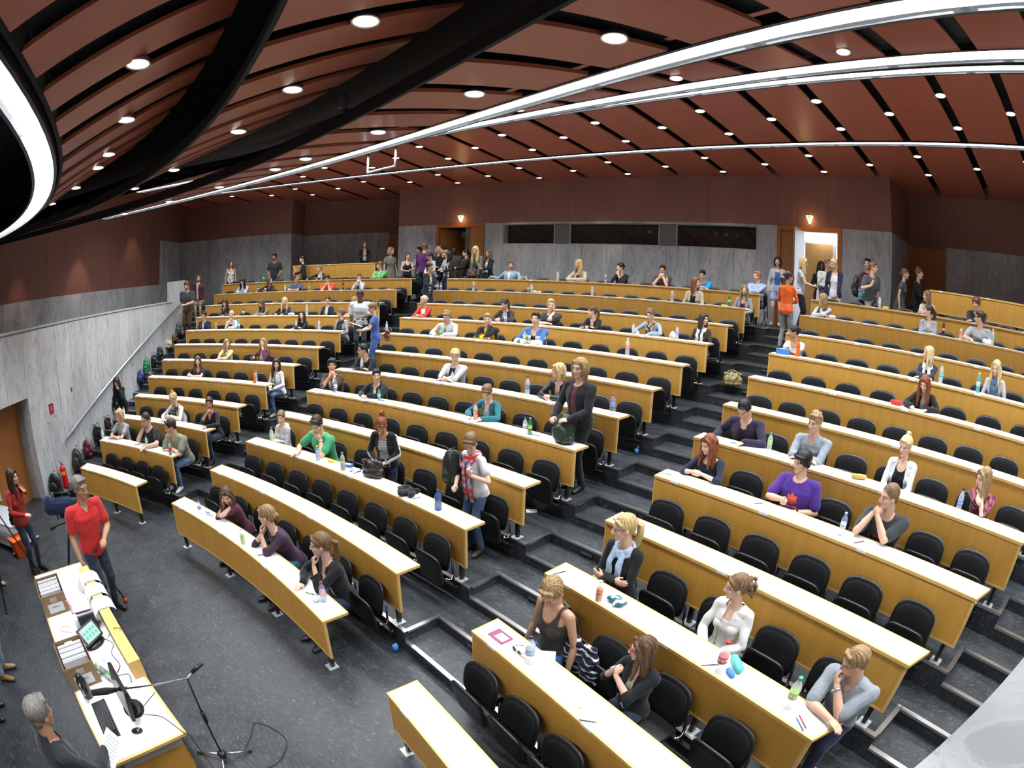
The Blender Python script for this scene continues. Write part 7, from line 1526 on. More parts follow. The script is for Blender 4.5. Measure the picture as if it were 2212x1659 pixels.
# ---------------------------------------------------------------- bags along the left wall and by the aisles
def pack(x, y, z, rz, a, c, h, col, label, nm='rucksack', kind='backpack', lean=0):
    n0 = set(bpy.data.objects)
    small(kind, (x, y, z), 0, ((a, c, h), col), label, int(abs(x * 37)) % 97)
    r = [o for o in bpy.data.objects if o not in n0 and o.parent is None][0]; r.rotation_euler = (math.radians(lean), 0, math.radians(rz)); return r
W = -43.7
wl = [(-5.93, 8.32, 0.0, 46, .36, .24, .50, 'dblack', 'black rucksack on the floor beside the front door reveal', 'backpack'),
 (-6.72, 9.10, 0.14, 46, .34, .24, .56, (.035, .04, .03), 'dark olive rucksack behind the red fire extinguisher', 'backpack'),
 (-7.12, 9.48, 0.28, 40, .30, .22, .45, (.12, .012, .02), 'dark red and black rucksack on the first left stair', 'backpack'),
 (-7.5, 9.88, 0.53, 30, .40, .22, .38, 'dblack', 'slumped black bag on the left stairs above the dark red rucksack', 'handbag'),
 (-7.95, 10.3, 0.67, 40, .26, .16, .28, (.06, .03, .02), 'small brown handbag with looped handle on the left stairs', 'handbag'),
 (-8.35, 10.72, 0.93, 46, .42, .26, .48, 'dblack', 'large black bag leaning on the wall beside the bending woman', 'backpack'),
 (-9.45, 11.85, 1.36, 46, .36, .26, .40, (.02, .03, .14), 'black and blue rucksack on the left stairs', 'backpack'),
 (-9.25, 12.12, 1.36, 60, .34, .22, .34, 'dgrey', 'dark grey bag beside the black and blue rucksack', 'handbag'),
 (-9.75, 12.15, 1.50, 46, .30, .26, .52, (.01, .17, .06), 'green rucksack leaning on the left wall', 'backpack'),
 (-10.1, 12.55, 1.65, 40, .40, .26, .42, 'dblack', 'black bag above the green rucksack on the left stairs', 'handbag'),
 (-10.42, 12.85, 1.80, 46, .34, .24, .44, (.012, .012, .016), 'second black rucksack above the green one on the left stairs', 'backpack'),
 (-10.85, 13.35, 2.11, 30, .36, .2, .26, 'cream', 'cream canvas bag on the left stairs', 'handbag'),
 (-11.15, 13.7, 2.27, 20, .26, .18, .22, (.24, .09, .03), 'tan leather bag on the left stairs', 'handbag'),
 (-11.45, 13.97, 2.42, 46, .32, .22, .42, (.10, .11, .13), 'grey and white rucksack behind the standing man on the left stairs', 'backpack')]
for x, y, z, rz, a, c, h, col, lab, kd in wl: pack(x, y, z, rz, a, c, h, col, lab, kind=kd)
p = P(rad(10) - 0.25, 13.7, fl(9) + .16); pack(4.24, 17.22, 2.12 if False else fl(9) + 0.0, 20, .38, .24, .26, (.27, .22, .09), 'olive leather bag standing on the right aisle stairs', kind='handbag')
# ---------------------------------------------------------------- wall fittings
rail = empty('handrail', (*lowp(1.2, -1, -.08), 1.0)); tag(rail, 'light metal handrail climbing the marble wall on the left', 'handrail')
def rel(o, pts): L_ = Vector(o.location); return [Vector(p) - L_ for p in pts]
ra = Vector((*lowp(1.15, -1, -0.09), 0.97)); rb_ = Vector((*lowp(8.45, -1, -0.09), 3.50))
b = MB(); b.tube(rel(rail, [ra, rb_]), 0.028, 10, flat=1.3); b.build('rail_bar', mat('rail_satin', (0.72, 0.73, 0.74), 0.32, 0.7), rail)
for k in range(7):
    q = ra.lerp(rb_, 0.04 + k * 0.153); t = (q.xy - Vector(lowp(0, -1))).length; wq = Vector((*lowp(t, -1, 0.0), q.z - 0.07))
    b = MB(); b.tube(rel(rail, [q, q + Vector((0, 0, -0.06)), wq]), 0.009, 6); b.build('rail_bracket', BLACKMETAL, rail)
ext = empty('fire_extinguisher', (-6.22, 8.62, 0.02)); tag(ext, 'red fire extinguisher standing against the left marble wall', 'fire extinguisher')
b = MB(); b.lathe([(.06, .0), (.078, .01), (.08, .04), (.08, .40), (.07, .45), (.035, .485), (.02, .50)], n=18); b.build('cylinder', mat('extinguisher_red', (0.62, 0.012, 0.02), 0.25), ext)
b = MB(); b.tube([(0, 0, .5), (0, 0, .55), (.03, -.02, .58), (.09, -.05, .62)], [.018, .014, .010, .008], 8); b.tube([(0, 0, .55), (.07, -.04, .54)], .007, 6); b.build('valve', mat('extinguisher_valve', (0.3, 0.02, 0.02), 0.4), ext)
b = MB(); b.tube([(0, 0, .53), (-.07, .02, .50), (-.11, .03, .35), (-.09, .03, .12)], .010, 7); b.build('hose', BLACKMETAL, ext)
b = MB(); b.sector(0.0805, 0.0815, 60, 150, .30, .38, n=6); o = b.build('badge', pm('yellow'), ext)
def wallboard(t, z, w_, h_, m, name, label, cat, off=-0.01, d=0.01):
    x, y = lowp(t, -1, off); o = empty(name, (x, y, z), PI / 2 + AW - PI + PI)   # local x runs along the wall
    o.rotation_euler = (0, 0, math.radians(90) + AW); tag(o, label, cat)
    b = MB(); b.box((0, 0, 0), (w_, d, h_)); b.build('board', m, o); return o
s_ = wallboard(0.80, 1.72, .155, .21, mat('sign_red', (0.42, 0.012, 0.05), 0.4), 'fire_sign', 'dark red sign with white extinguisher symbol on the left marble wall', 'sign')
b = MB(); sd = 1
for e in (-1, 1):
    y = e * 0.0065
    b.tube([(-.0, y, -.07), (0, y, .02)], .020, 8, flat=.1); b.tube([(0, y, .02), (0, y, .055), (-.03, y, .06), (-.045, y, .02), (-.04, y, -.03)], .006, 6, flat=.3)
b.build('extinguisher_symbol', pm('white'), s_)
for t, z, lab in ((0.63, 1.62, 'white notice sheet left of the dark red fire sign'), (0.97, 1.68, 'white notice sheet right of the dark red fire sign')):
    s_ = wallboard(t, z, .15, .30, pm('lgrey2', .7) if False else mat('notice_paper', (0.62, 0.60, 0.61), 0.7), 'notice_sheet', lab, 'notice', -0.008, 0.004)
    b = MB()
    for k in range(6):
        for e in (-1, 1): b.box((0, e * 0.0025, 0.10 - k * 0.038), (0.09 - 0.02 * (k % 2), 0.001, 0.006))
    b.build('printed_lines', INK, s_)
s_ = wallboard(1.72, 1.94, .05, .08, BLACKMETAL, 'wall_switch', 'small dark switch on the left marble wall', 'switch')
b = MB(); b.box((0, 0, 0), (.03, .014, .05)); b.build('rocker', pm('grey'), s_)
# lamps with green arrow above the rear doors
for a, z, nm in ((-13.75, 6.03, 'left'), (14.75, 6.03, 'right')):
    r = empty('exit_lamp', P(21.93, a, z), -math.radians(a)); tag(r, 'glowing wedge-shaped exit lamp with green arrow above the %s rear door' % nm, 'exit lamp')
    b = MB(); b.add([(-.085, -.07, .10), (.085, -.07, .10), (.085, .04, .10), (-.085, .04, .10), (-.015, -.03, -.10), (.015, -.03, -.10), (.015, .04, -.10), (-.015, .04, -.10)], [(0, 1, 2, 3), (7, 6, 5, 4), (0, 4, 5, 1), (1, 5, 6, 2), (2, 6, 7, 3), (3, 7, 4, 0)])
    b.build('lamp_body', mat('exit_glow', (1, .8, .4), 0.5, emit=(1.0, 0.72, 0.28), es=6), r)
    b = MB(); b.add([(-.055, -.078, .085), (.055, -.078, .085), (0, -.055, -.01)], [(0, 2, 1)]); b.add([(-.055, -.070, .085), (.055, -.070, .085), (0, -.048, -.01)], [(0, 1, 2)]); b.build('green_arrow', mat('exit_green', (0.05, .5, .08), 0.5, emit=(0.05, 0.5, 0.06), es=1.5), r)
    l = bpy.data.lights.new('exit_lamp_light', 'POINT'); l.energy = 3; l.color = (1, .6, .25); l.shadow_soft_size = .05; o = bpy.data.objects.new('exit_lamp_light', l); o.location = P(21.75, a, z - 0.05); COL.objects.link(o)
r = empty('exit_pictogram', P(22.6, -14.2, 5.55), -math.radians(-14)); tag(r, 'small pale exit pictogram inside the left rear doorway', 'sign'); b = MB(); b.box((0, 0, 0), (.13, .01, .2)); b.build('plate', mat('pict_plate', (.35, .42, .38), .5), r); b = MB(); b.box((0, -.007, .02), (.03, .003, .08)); b.add([(-.03, -.008, -.02), (.03, -.008, -.02), (0, -.008, -.06)], [(0, 1, 2)]); b.build('down_arrow', pm('teal'), r)
r = empty('notice_sheet', P(21.97, -17.0, 4.95), math.radians(17)); tag(r, 'white notice sheet on the marble left of the left rear door', 'notice'); b = MB(); b.box((0, 0, 0), (.3, .006, .42)); b.build('board', MATS['notice_paper'], r); b = MB(); b.box((0, -.005, .1), (.2, .002, .02)); b.box((0, -.005, .0), (.2, .002, .02)); b.build('printed_lines', INK, r)
r = empty('hanging_frame', P(12.2, 3.0, 5.35), -math.radians(3)); tag(r, 'pale rectangular metal frame hanging below the widest light band', 'metal frame')
b = MB(); b.tube([(-.27, 0, .22), (-.27, 0, 0), (.27, 0, 0), (.27, 0, .22)], .016, 8); b.build('frame_bar', mat('pale_metal', (.5, .52, .54), .35, .4), r)
b = MB(); b.tube([(-.27, 0, .22), (-.27, 0, .30)], .010, 6); b.tube([(.27, 0, .22), (.27, 0, .30)], .010, 6); b.build('hanger', BLACKMETAL, r)
r = empty('ceiling_spotlight', P(10.78, 9.2, 5.62)); tag(r, 'small grey cylinder lamp in the dark gap of the ceiling', 'spotlight'); b = MB(); b.lathe([(.05, -.08), (.055, -.06), (.055, .06), (.03, .08)], n=14); b.build('can', mat('grey_can', (.10, .10, .10), .4), r); b = MB(); b.tube([(0, 0, .08), (0, 0, .5)], .008, 6); b.build('stem', BLACKMETAL, r)
# ---------------------------------------------------------------- podium desk
PD = empty('podium_desk', (0.66, 7.76, 0)); tag(PD, 'long white-topped podium desk with beech edges at the lower left', 'desk')
o_ = lambda x, y, z: (x - 0.66, y - 7.76, z)
b = MB(); b.box(o_(0.66, 7.76, .735), (3.42, .79, .03)); b.build('desk_top', WOOD_EDGE, PD)
for x0, x1 in ((-1.02, 1.572), (1.578, 2.345)):
    b = MB(); b.box(o_((x0 + x1) / 2, 7.755, .7515), (x1 - x0, .745, .004)); b.build('white_top', WHITE_LAM, PD)
b = MB(); b.box(o_(0.60, 8.10, .36), (3.0, .03, .66)); b.build('front_panel', WOOD, PD)
for x in (-.9, 2.2): 
    b = MB(); b.box(o_(x, 7.78, .36), (.03, .62, .70)); b.build('side_panel', WOOD, PD)
b = MB(); b.box(o_(2.25, 7.78, .63), (.06, .62, .14)); b.build('drawer_rail', mat('grey_rail', (.35, .35, .35), .4), PD)
b = MB(); b.box(o_(0.515, 8.105, .85), (2.03, .13, .20)); b.build('cable_ledge', WOOD_EDGE, PD)
def archive(x, y, label, txt):
    r = empty('archive_box', (x, y, .754)); tag(r, label, 'cardboard box'); CB_ = mat('cardboard', (.27, .17, .085), .8)
    a, c, h, t = .46, .33, .25, .006
    for cx, cy_, sx, sy in ((0, -c / 2, a, t), (0, c / 2, a, t), (-a / 2, 0, t, c), (a / 2, 0, t, c)):
        if sx < sy:     # end walls with a hand hole
            b = MB(); b.box((cx, 0, h * .32), (t, c, h * .64)); b.box((cx, 0, h * .93), (t, c, h * .14)); b.box((cx, -c * .32, h * .75), (t, c * .36, h * .24)); b.box((cx, c * .32, h * .75), (t, c * .36, h * .24)); b.build('end_wall', CB_, r)
        else: b = MB(); b.box((cx, cy_, h / 2), (sx, sy, h)); b.build('side_wall', CB_, r)
    b = MB(); b.box((0, 0, .003), (a, c, .006)); b.build('bottom', CB_, r)
    rs = random.Random(int(x * 10)); 
    for k in range(14):
        b = MB(); b.box((-a / 2 + .03 + k * .022, 0, .115 + rs.uniform(-.012, .012)), (.012, c * .86, .20)); b.build('exam_papers', mat('envelope_paper', (.66, .66, .70), .7), r)
    b = MB(); b.box((a / 2 + .005, 0, h * .36), (.002, .21, .11)); lb = b.build('label_sheet', pm('white', .7), r)
    text(txt, .030, INK, lb, (a / 2 + .0068, 0, h * .42), (PI / 2, 0, PI / 2)); text('(1-400)', .016, INK, lb, (a / 2 + .0068, 0, h * .26), (PI / 2, 0, PI / 2)) if False else None
archive(-0.21, 7.55, 'open cardboard box of envelopes at the far end of the podium desk', 'Salzburg')
archive(1.14, 7.54, 'open cardboard box of envelopes beside the black thermos can', 'Salzburg')
# sheets lying over the ledge
for k, (x, lab) in enumerate(((-.22, 'farthest'), (.10, 'middle'), (.42, 'nearest'))):
    r = empty('paper_sheet', (x, 8.10, .952)); tag(r, '%s of three printed sheets bent over the podium ledge' % lab, 'paper')
    b = MB(); w_ = .125; rs_ = []
    prof = [(-.17, -.17), (-.12, -.05), (-.068, .003), (0, .004), (.07, .004), (.12, -.02), (.15, -.06)]
    vs = [(sx * w_, y, z) for y, z in prof for sx in (-1, 1)] + [(sx * w_, y, z + .002) for y, z in prof for sx in (-1, 1)]; n = len(prof); fs = []
    for q in range(n - 1): fs += [(2 * q, 2 * q + 1, 2 * q + 3, 2 * q + 2), (2 * n + 2 * q, 2 * n + 2 * q + 2, 2 * n + 2 * q + 3, 2 * n + 2 * q + 1)]
    b.add(vs, fs, 0, None, True); sh = b.build('sheet', pm('white', .7), r)
    b = MB(); [b.box((0, -.05 + q * .018, .0068), (.17 - .04 * (q % 2), .004, .0004)) for q in range(7)]; b.build('printed_lines', pm('grey', .7), sh)
r = empty('magazine_files', (.42, 7.86, .754)); tag(r, 'row of black and white striped file holders with pink folders', 'file holders')
for k in range(9):
    b = MB(); b.box((-.16 + k * .042, 0, .13), (.022, .20, .25)); b.build('file_box', pm('white', .6) if k % 1 == 0 else INK, r)
    b = MB(); b.box((-.139 + k * .042, 0, .125), (.018, .205, .24)); b.build('black_divider', INK, r)
for k in range(3):
    r = empty('pink_folder', (.30 + k * .10, 7.84, 1.01 + .012 * k), .3 - .2 * k); tag(r, '%s pink folder lying on the striped file holders' % ('lower', 'middle', 'upper')[k], 'folder'); b = MB(); b.box((0, 0, 0), (.18, .24, .010)); b.build('cover', mat('folder_pink', (.68, .15, .26), .6), r); b = MB(); b.box((.01, .012, .007), (.17, .22, .004)); b.build('paper_inside', pm('white', .7), r)
r = empty('touch_panel', (.78, 7.83, .754), math.radians(-60)); tag(r, 'black touch control panel with lit green screen on the podium desk', 'control panel')
b = MB(); b.lathe([(.10, 0), (.115, .01), (.10, .03), (.05, .04)], n=20, sx=1.2, sy=.8); b.build('foot', BLACKPLASTIC, r)
M = Matrix.Translation((0, -.02, .13)) @ Matrix.Rotation(math.radians(-50), 4, 'X'); b = MB(); b.box((0, 0, 0), (.27, .19, .03), M=M); sc_ = b.build('screen_housing', BLACKPLASTIC, r)
b = MB(); b.box((0, 0, .016), (.23, .15, .002), M=M); scr = b.build('screen', mat('panel_screen', (.2, .3, .28), .3, emit=(.28, .42, .36), es=.7), sc_)
b = MB(); [b.box((-.075 + .05 * i_, .03 - .05 * j_, .018), (.03, .03, .001), M=M) for i_ in range(4) for j_ in range(2)]; b.build('screen_buttons', mat('panel_button', (.05, .3, .2), .3, emit=(.03, .35, .2), es=.5), scr)
r = empty('thermos_can', (1.50, 7.50, .754)); tag(r, 'black vacuum can with chrome handle on the podium desk', 'thermos'); b = MB(); b.lathe([(.045, 0), (.052, .01), (.052, .19), (.04, .22), (.03, .235), (.034, .25), (.02, .262)], n=18); b.build('can_body', mat('thermos_black', (.02, .02, .02), .2), r)
b = MB(); b.tube([(.045, -.02, .21), (.09, -.03, .20), (.095, -.03, .10), (.055, -.015, .06)], .008, 7); b.build('handle', CHROME, r)
r = empty('plastic_bag', (1.32, 7.80, .756)); tag(r, 'crumpled white plastic bag with green print behind the monitor', 'plastic bag'); B = Blob()
for q in range(7): rs = random.Random(q); B.ell((rs.uniform(-.09, .09), rs.uniform(-.04, .04), .05 + rs.uniform(0, .06)), (.07, .05, .06), Rz(q))
blobobj('bag_folds', B, .008, lambda v: np.where((wrinkle(v, 1, 5, 1.2) > .75)[:, None], cn('lgreen')[None, :], cn('lgrey')[None, :] * 1.4), PAINT, r, .012, 4)
r = empty('computer_monitor', (1.87, 7.86, .754)); tag(r, 'black flat computer monitor on the podium desk', 'monitor')
b = MB(); b.lathe([(.09, 0), (.10, .006), (.04, .014), (.02, .02)], n=20, sx=1.3); b.build('stand_foot', BLACKPLASTIC, r); b = MB(); b.box((0, .01, .09), (.05, .03, .16)); b.build('stand_neck', BLACKPLASTIC, r)
M = Matrix.Translation((0, -.035, .22)) @ Matrix.Rotation(math.radians(-12), 4, 'X'); b = MB(); b.box((0, 0, 0), (.45, .035, .30), M=M); mh = b.build('housing', BLACKPLASTIC, r); b = MB(); b.box((0, -.0185, .01), (.42, .002, .25), M=M); b.build('screen', mat('dark_screen', (.015, .016, .02), .12), mh)
r = empty('keyboard', (1.86, 7.545, .754), math.radians(-4)); tag(r, 'black computer keyboard lying before the monitor', 'keyboard'); b = MB(); b.hexa([(-.24, -.08, 0), (.24, -.08, 0), (.24, .08, 0), (-.24, .08, 0)], [(-.235, -.075, .012), (.235, -.075, .012), (.235, .075, .026), (-.235, .075, .026)]); kb = b.build('case', mat('keyboard_black', (.012, .012, .013), .25), r)
b = MB()
for j_ in range(5):
    for i_ in range(18): b.box((-.215 + i_ * .0225, -.055 + j_ * .026, .0175 + .0024 * j_), (.018, .020, .008))
b.build('keys', mat('key_black', (.03, .03, .032), .4), kb)
r = empty('computer_mouse', (2.14, 7.77, .754), math.radians(70)); tag(r, 'black computer mouse on the near end of the podium desk', 'mouse'); b = MB(); b.ball((0, 0, .014), (.056, .033, .020), None, 16, 10); b.build('mouse_shell', mat('mouse_black', (.012, .012, .013), .15), r); b = MB(); b.ball((.025, 0, .031), (.012, .004, .006), None, 8, 6); b.build('wheel', pm('grey'), r)
r = empty('orange_card', (1.20, 7.86, .755)); tag(r, 'small orange card on the podium desk', 'card'); b = MB(); b.box((0, 0, .002), (.12, .07, .003)); b.build('card_face', pm('orange'), r); b = MB(); b.box((0, 0, .0045), (.07, .01, .001)); b.build('print', INK, r)
def cable(pts, label, col='black', r_=.004):
    o = empty('cable', pts[0]); tag(o, label, 'cable'); P0 = Vector(pts[0]); q = [Vector(p) for p in pts]; out = []
    for i in range(len(q) - 1):
        a, b0, c, d0 = q[max(i - 1, 0)], q[i], q[i + 1], q[min(i + 2, len(q) - 1)]
        for k in range(6):
            t = k / 6; out.append(0.5 * ((2 * b0) + (c - a) * t + (2 * a - 5 * b0 + 4 * c - d0) * t * t + (3 * b0 - a - 3 * c + d0) * t ** 3) - P0)
    out.append(q[-1] - P0); b = MB(); b.tube(out, r_, 6); b.build('wire', pm(col), o); return o
cable([(.72, 7.93, .76), (.95, 8.02, .80), (1.05, 7.95, .77), (1.25, 7.97, .76), (1.38, 7.88, .765), (1.45, 8.0, .78), (1.55, 7.98, .76)], 'black cables tangled behind the control panel')
cable([(.8, 8.0, .78), (.95, 8.10, .958), (1.1, 8.19, .95), (1.2, 8.21, .6), (1.25, 8.22, .01)], 'black cable running over the podium ledge')
cable([(.35, 7.62, .758), (.28, 7.55, .758), (.36, 7.50, .758), (.45, 7.62, .758)], 'thin red cable near the far cardboard box', 'red', .002)
cable([(1.05, 7.80, .76), (1.12, 7.75, .76), (1.2, 7.78, .76)], 'short blue and white plug cable beside the near cardboard box', 'navy', .005)
# microphone on its boom stand
ms = empty('microphone_stand', (2.16, 8.40, 0)); tag(ms, 'black microphone stand with boom beside the podium desk', 'microphone stand')
b = MB(); b.lathe([(.04, .05), (.045, .07), (.045, .10), (.02, .12)], n=14); b.build('hub', BLACKMETAL, ms)
for ex, ey in ((-.20, -.17), (.07, .26), (.17, -.12)):
    b = MB(); b.tube([(ex * .12, ey * .12, .08), (ex, ey, .015)], .010, 8); lg = b.build('leg', STEEL, ms); b = MB(); b.tube([(ex * .97, ey * .97, .02), (ex * 1.08, ey * 1.08, .012)], .013, 8); b.build('rubber_foot', BLACKMETAL, lg)
b = MB(); b.tube([(0, 0, .1), (.01, .02, 1.08)], .010, 8); b.build('pole', BLACKMETAL, ms); b = MB(); b.tube([(.006, .012, .55), (.008, .015, .68)], .020, 10); b.build('clutch', BLACKMETAL, ms)
b = MB(); b.tube([(.012, .10, 1.12), (.01, .02, 1.08), (-.12, -.25, 1.04), (-.30, -.60, 1.00)], .008, 8); b.build('boom', STEEL, ms)
b = MB(); b.tube([(.012, .08, 1.115), (.014, .20, 1.16)], .018, 10); b.build('counterweight', BLACKMETAL, ms)
mic = empty('microphone', (1.86, 7.80, 1.0)); tag(mic, 'black microphone with long foam windshield above the keyboard', 'microphone')
b = MB(); b.tube([(.0, .0, .0), (-.02, -.10, .01), (-.05, -.24, .02)], [.018, .032, .028], 12); b.build('windshield', mat('foam', (.012, .012, .012), .95), mic); b = MB(); b.tube([(.0, .0, .0), (.03, .10, 0)], .012, 8); b.build('mic_body', BLACKMETAL, mic)
cable([(2.10, 8.1, 1.02), (2.0, 7.9, .80), (2.1, 8.05, .76), (2.35, 8.13, .757), (2.39, 8.17, .70), (2.42, 8.2, .35), (2.40, 8.25, .012), (2.1, 8.75, .010), (1.95, 8.95, .010), (2.3, 9.05, .010), (2.5, 8.8, .010), (2.45, 8.5, .010)], 'black microphone cable curling over the floor by the stand')
# television camera on its tripod
tp = empty('camera_tripod', (-1.32, 8.20, 0)); tag(tp, 'black tripod with a red spreader foot under the video camera', 'tripod')
ap = Vector((0, 0, 1.22)); b = MB(); b.lathe([(.05, 1.14), (.07, 1.16), (.07, 1.22), (.05, 1.25)], n=16); b.build('tripod_head', BLACKMETAL, tp)
for ex, ey, red in ((.30, .40, 1), (-.50, .10, 0), (-.10, -.02 - .05, 0)):
    ex, ey = (ex, ey) if red else ((-.48, .22) if ex < -.3 else (-.22, -.16 - .3))
    f = Vector((ex, ey, .03)); m_ = ap.lerp(f, .5); side = Vector((-ey, ex, 0)).normalized() * .022
    b = MB(); b.tube([ap + Vector((ex, ey, 0)) * .08 + side, m_ + side], .012, 7); b.tube([ap + Vector((ex, ey, 0)) * .08 - side, m_ - side], .012, 7); b.tube([m_ + side * 1.3, m_ - side * 1.3], .016, 7); b.tube([m_, f], .013, 7)
    lg = b.build('leg', BLACKMETAL, tp); b = MB(); b.lathe([(.03, -.03), (.036, -.01), (.015, .03)], c=f, n=12); b.build('rubber_foot', mat('foot_red', (.5, .04, .01), .5) if red else BLACKMETAL, lg)
b = MB(); b.tube([(0, 0, 1.2), (-.20, -.18, 1.12), (-.34, -.28, 1.05)], .010, 7); pb = b.build('pan_bar', BLACKMETAL, tp)
b = MB(); b.tube([(-.34, -.28, 1.05), (-.42, -.34, 1.0)], .022, 8); b.build('grip', BLACKPLASTIC, pb)
vc = empty('video_camera', (-1.32, 8.20, 1.27), math.radians(-32)); tag(vc, 'professional video camera in a blue cover on the tripod', 'video camera')
B = Blob(); B.tube([(-.0, -.34, .13), (0, .0, .14), (0, .14, .13)], [(.085, .12)] * 3, (1, 0, 0), 12); B.ell((0, -.33, .15), (.07, .10, .13)); blobobj('cover', B, .009, (.012, .022, .065), CLOTH, vc, .004, 3)
b = MB(); b.tube([(0, .12, .14), (0, .20, .14), (0, .21, .14), (0, .33, .14), (0, .335, .14), (0, .40, .14)], [.05, .05, .062, .062, .075, .078], 16); ln = b.build('lens', mat('lens_black', (.01, .01, .01), .25), vc); b = MB(); b.lathe([(.02, 0), (.065, 0), (.06, .008)], M=Matrix.Translation((0, .40, .14)) @ Matrix.Rotation(-PI / 2, 4, 'X'), n=16); b.build('front_glass', mat('lens_glass', (.02, .02, .05), .03, spec=1), ln)
b = MB(); b.tube([(-.02, .05, .31), (0, -.2, .31)], .016, 8); b.tube([(-.02, .05, .31), (-.02, .08, .25)], .012, 7); b.tube([(0, -.2, .31), (0, -.2, .24)], .012, 7); b.build('carry_handle', BLACKPLASTIC, vc)
b = MB(); b.box((-.13, .10, .27), (.11, .16, .09)); b.tube([(-.13, .0, .27), (-.13, -.09, .27)], [.04, .055], 12); b.build('viewfinder', BLACKPLASTIC, vc)
B = Blob(); B.tube([(.10, .22, .24), (.11, .42, .25)], [.055, .05], (1, 0, 0), 12); blobobj('windshield', B, .010, (.02, .018, .016), CLOTH, vc, .004, 8)
for x in (-.10, .0): 
    b = MB(); b.tube([(x, -.28, .29), (x - .03, -.26, .10), (x - .02, -.24, -.06), (x + .04, -.2, -.02)], .016, 6, flat=.25); b.build('strap', mat('strap_grey', (.16, .15, .13), .7), vc)
b = MB(); b.box((0, -.05, .0), (.09, .22, .03)); b.build('base_plate', BLACKMETAL, vc)
# dark tripod at the left edge, trolley, bin, chalkboard
t2 = empty('light_tripod', (-2.35, 6.95, 0)); tag(t2, 'second black tripod at the left edge of the podium', 'tripod')
for ex, ey in ((-.30, .44), (-.2, -.03 - .35), (.62, -.35)):
    b = MB(); b.tube([(0, 0, 1.35), (ex * .5, ey * .5, .7), (ex, ey, .02)], .012, 7); lg = b.build('leg', BLACKMETAL, t2); b = MB(); b.ball((ex, ey, .02), .02, None, 8, 6); b.build('rubber_foot', BLACKMETAL, lg)
b = MB(); b.lathe([(.04, 1.32), (.06, 1.34), (.06, 1.42), (.03, 1.46)], n=12); b.build('tripod_head', BLACKMETAL, t2)
tr = empty('white_trolley', (-4.1, 7.0, 0), math.radians(36)); tag(tr, 'low white trolley table with steel feet at the left edge', 'trolley')
b = MB(); b.box((-.1, 0, .50), (1.3, .60, .03)); b.build('trolley_top', pm('lgrey', .5), tr); b = MB(); b.box((-.1, 0, .10), (1.3, .55, .02)); b.build('lower_shelf', pm('lgrey', .5), tr)
for sx in (-.62, .45):
    b = MB(); b.tube([(sx, -.38, .05), (sx, .38, .05)], .022, 8, flat=.8); b.tube([(sx, 0, .05), (sx, 0, .49)], .02, 8); ft = b.build('foot_rail', mat('pale_rail', (.62, .63, .64), .35, .2), tr)
    for sy in (-.36, .36): b = MB(); b.lathe([(.02, 0), (.024, .004), (.022, .03), (.01, .035)], c=(sx, sy, 0), n=10); b.build('caster', BLACKMETAL, ft)
bn = empty('orange_bin', (-3.52, 7.12, 0.0), .4); tag(bn, 'orange plastic bin beside the white trolley', 'bin'); b = MB(); b.hexa([(-.11, -.11, 0), (.11, -.11, 0), (.11, .11, 0), (-.11, .11, 0)], [(-.14, -.14, .30), (.14, -.14, .30), (.14, .14, .30), (-.14, .14, .30)]); b.build('bin_body', mat('bin_orange', (.75, .09, .01), .4), bn); b = MB(); b.box((0, 0, .305), (.30, .30, .015)); b.build('rim', mat('rim_orange', (.85, .16, .03), .4), bn)
cbx = empty('chalkboard', (-4.62, 6.95, 0), math.radians(20)); tag(cbx, 'dark green chalkboard with pale frame at the left edge', 'chalkboard'); b = MB(); b.box((-1.0, 0, 1.45), (2.0, .03, 1.6)); b.build('writing_surface', mat('board_green', (.012, .035, .026), .5), cbx)
for x, z, w_, h_ in ((-1, 2.26, 2.06, .03), (-1, .64, 2.06, .03), (.01, 1.45, .03, 1.65), (-2.01, 1.45, .03, 1.65)):
    b = MB(); b.box((x, 0, z), (w_, .04, h_)); b.build('frame', mat('frame_alu', (.5, .5, .45), .4, .3), cbx)
for x in (-.3, -1.7): b = MB(); b.tube([(x, .02, 0.0), (x, .02, .65)], .025, 8); b.build('leg', BLACKMETAL, cbx)
# things people carry or that lie about
def carried(name, at, rz, a, c, h, col, label, kind='backpack', rx=0): r = pack(*at, rz, a, c, h, col, label, kind=kind); r.rotation_euler = (math.radians(rx), 0, math.radians(rz)); return r
def near_person(key): return [d for d in CAST if key in d['label']][0]
def offs(key, x, y, z):
    d = near_person(key); a = math.radians(d['rz']); return (d['at'][0] + x * math.cos(a) - y * math.sin(a), d['at'][1] + x * math.sin(a) + y * math.cos(a), d['at'][2] + z)
carried('rucksack', offs('colourful scarf', .27, .16, .93), near_person('colourful scarf')['rz'] + 70, .30, .22, .46, (.016, .02, .02), 'dark rucksack hanging from the shoulder of the woman in the colourful scarf')
carried('handbag', offs('brown shoulder bag', .05, -.26, .72), near_person('brown shoulder bag')['rz'] + 10, .30, .12, .26, (.20, .075, .035), 'brown leather shoulder bag of the woman in the blue top', 'handbag')
carried('handbag', offs('dark bag and papers', -.1, -.24, .85), near_person('dark bag and papers')['rz'] + 10, .40, .14, .32, (.06, .07, .08), 'dark grey shoulder bag of the blonde woman by the right rear door', 'handbag')
carried('bag', offs('pale blue bag', -.02, -.30, .82), near_person('pale blue bag')['rz'], .30, .16, .30, (.20, .36, .40), 'pale blue bag on the back of the man by the right rear wall', 'handbag')
carried('rucksack', offs('dark red with a rucksack', 0, -.26, .95), near_person('dark red with a rucksack')['rz'], .34, .20, .50, (.05, .05, .045), 'dark rucksack on the back of the man in dark red')
carried('handbag', offs('leaning over a bag', 0, .42, .78), near_person('leaning over a bag')['rz'], .38, .2, .26, (.07, .045, .04), 'brown handbag under the hands of the long-haired blonde woman', 'handbag')
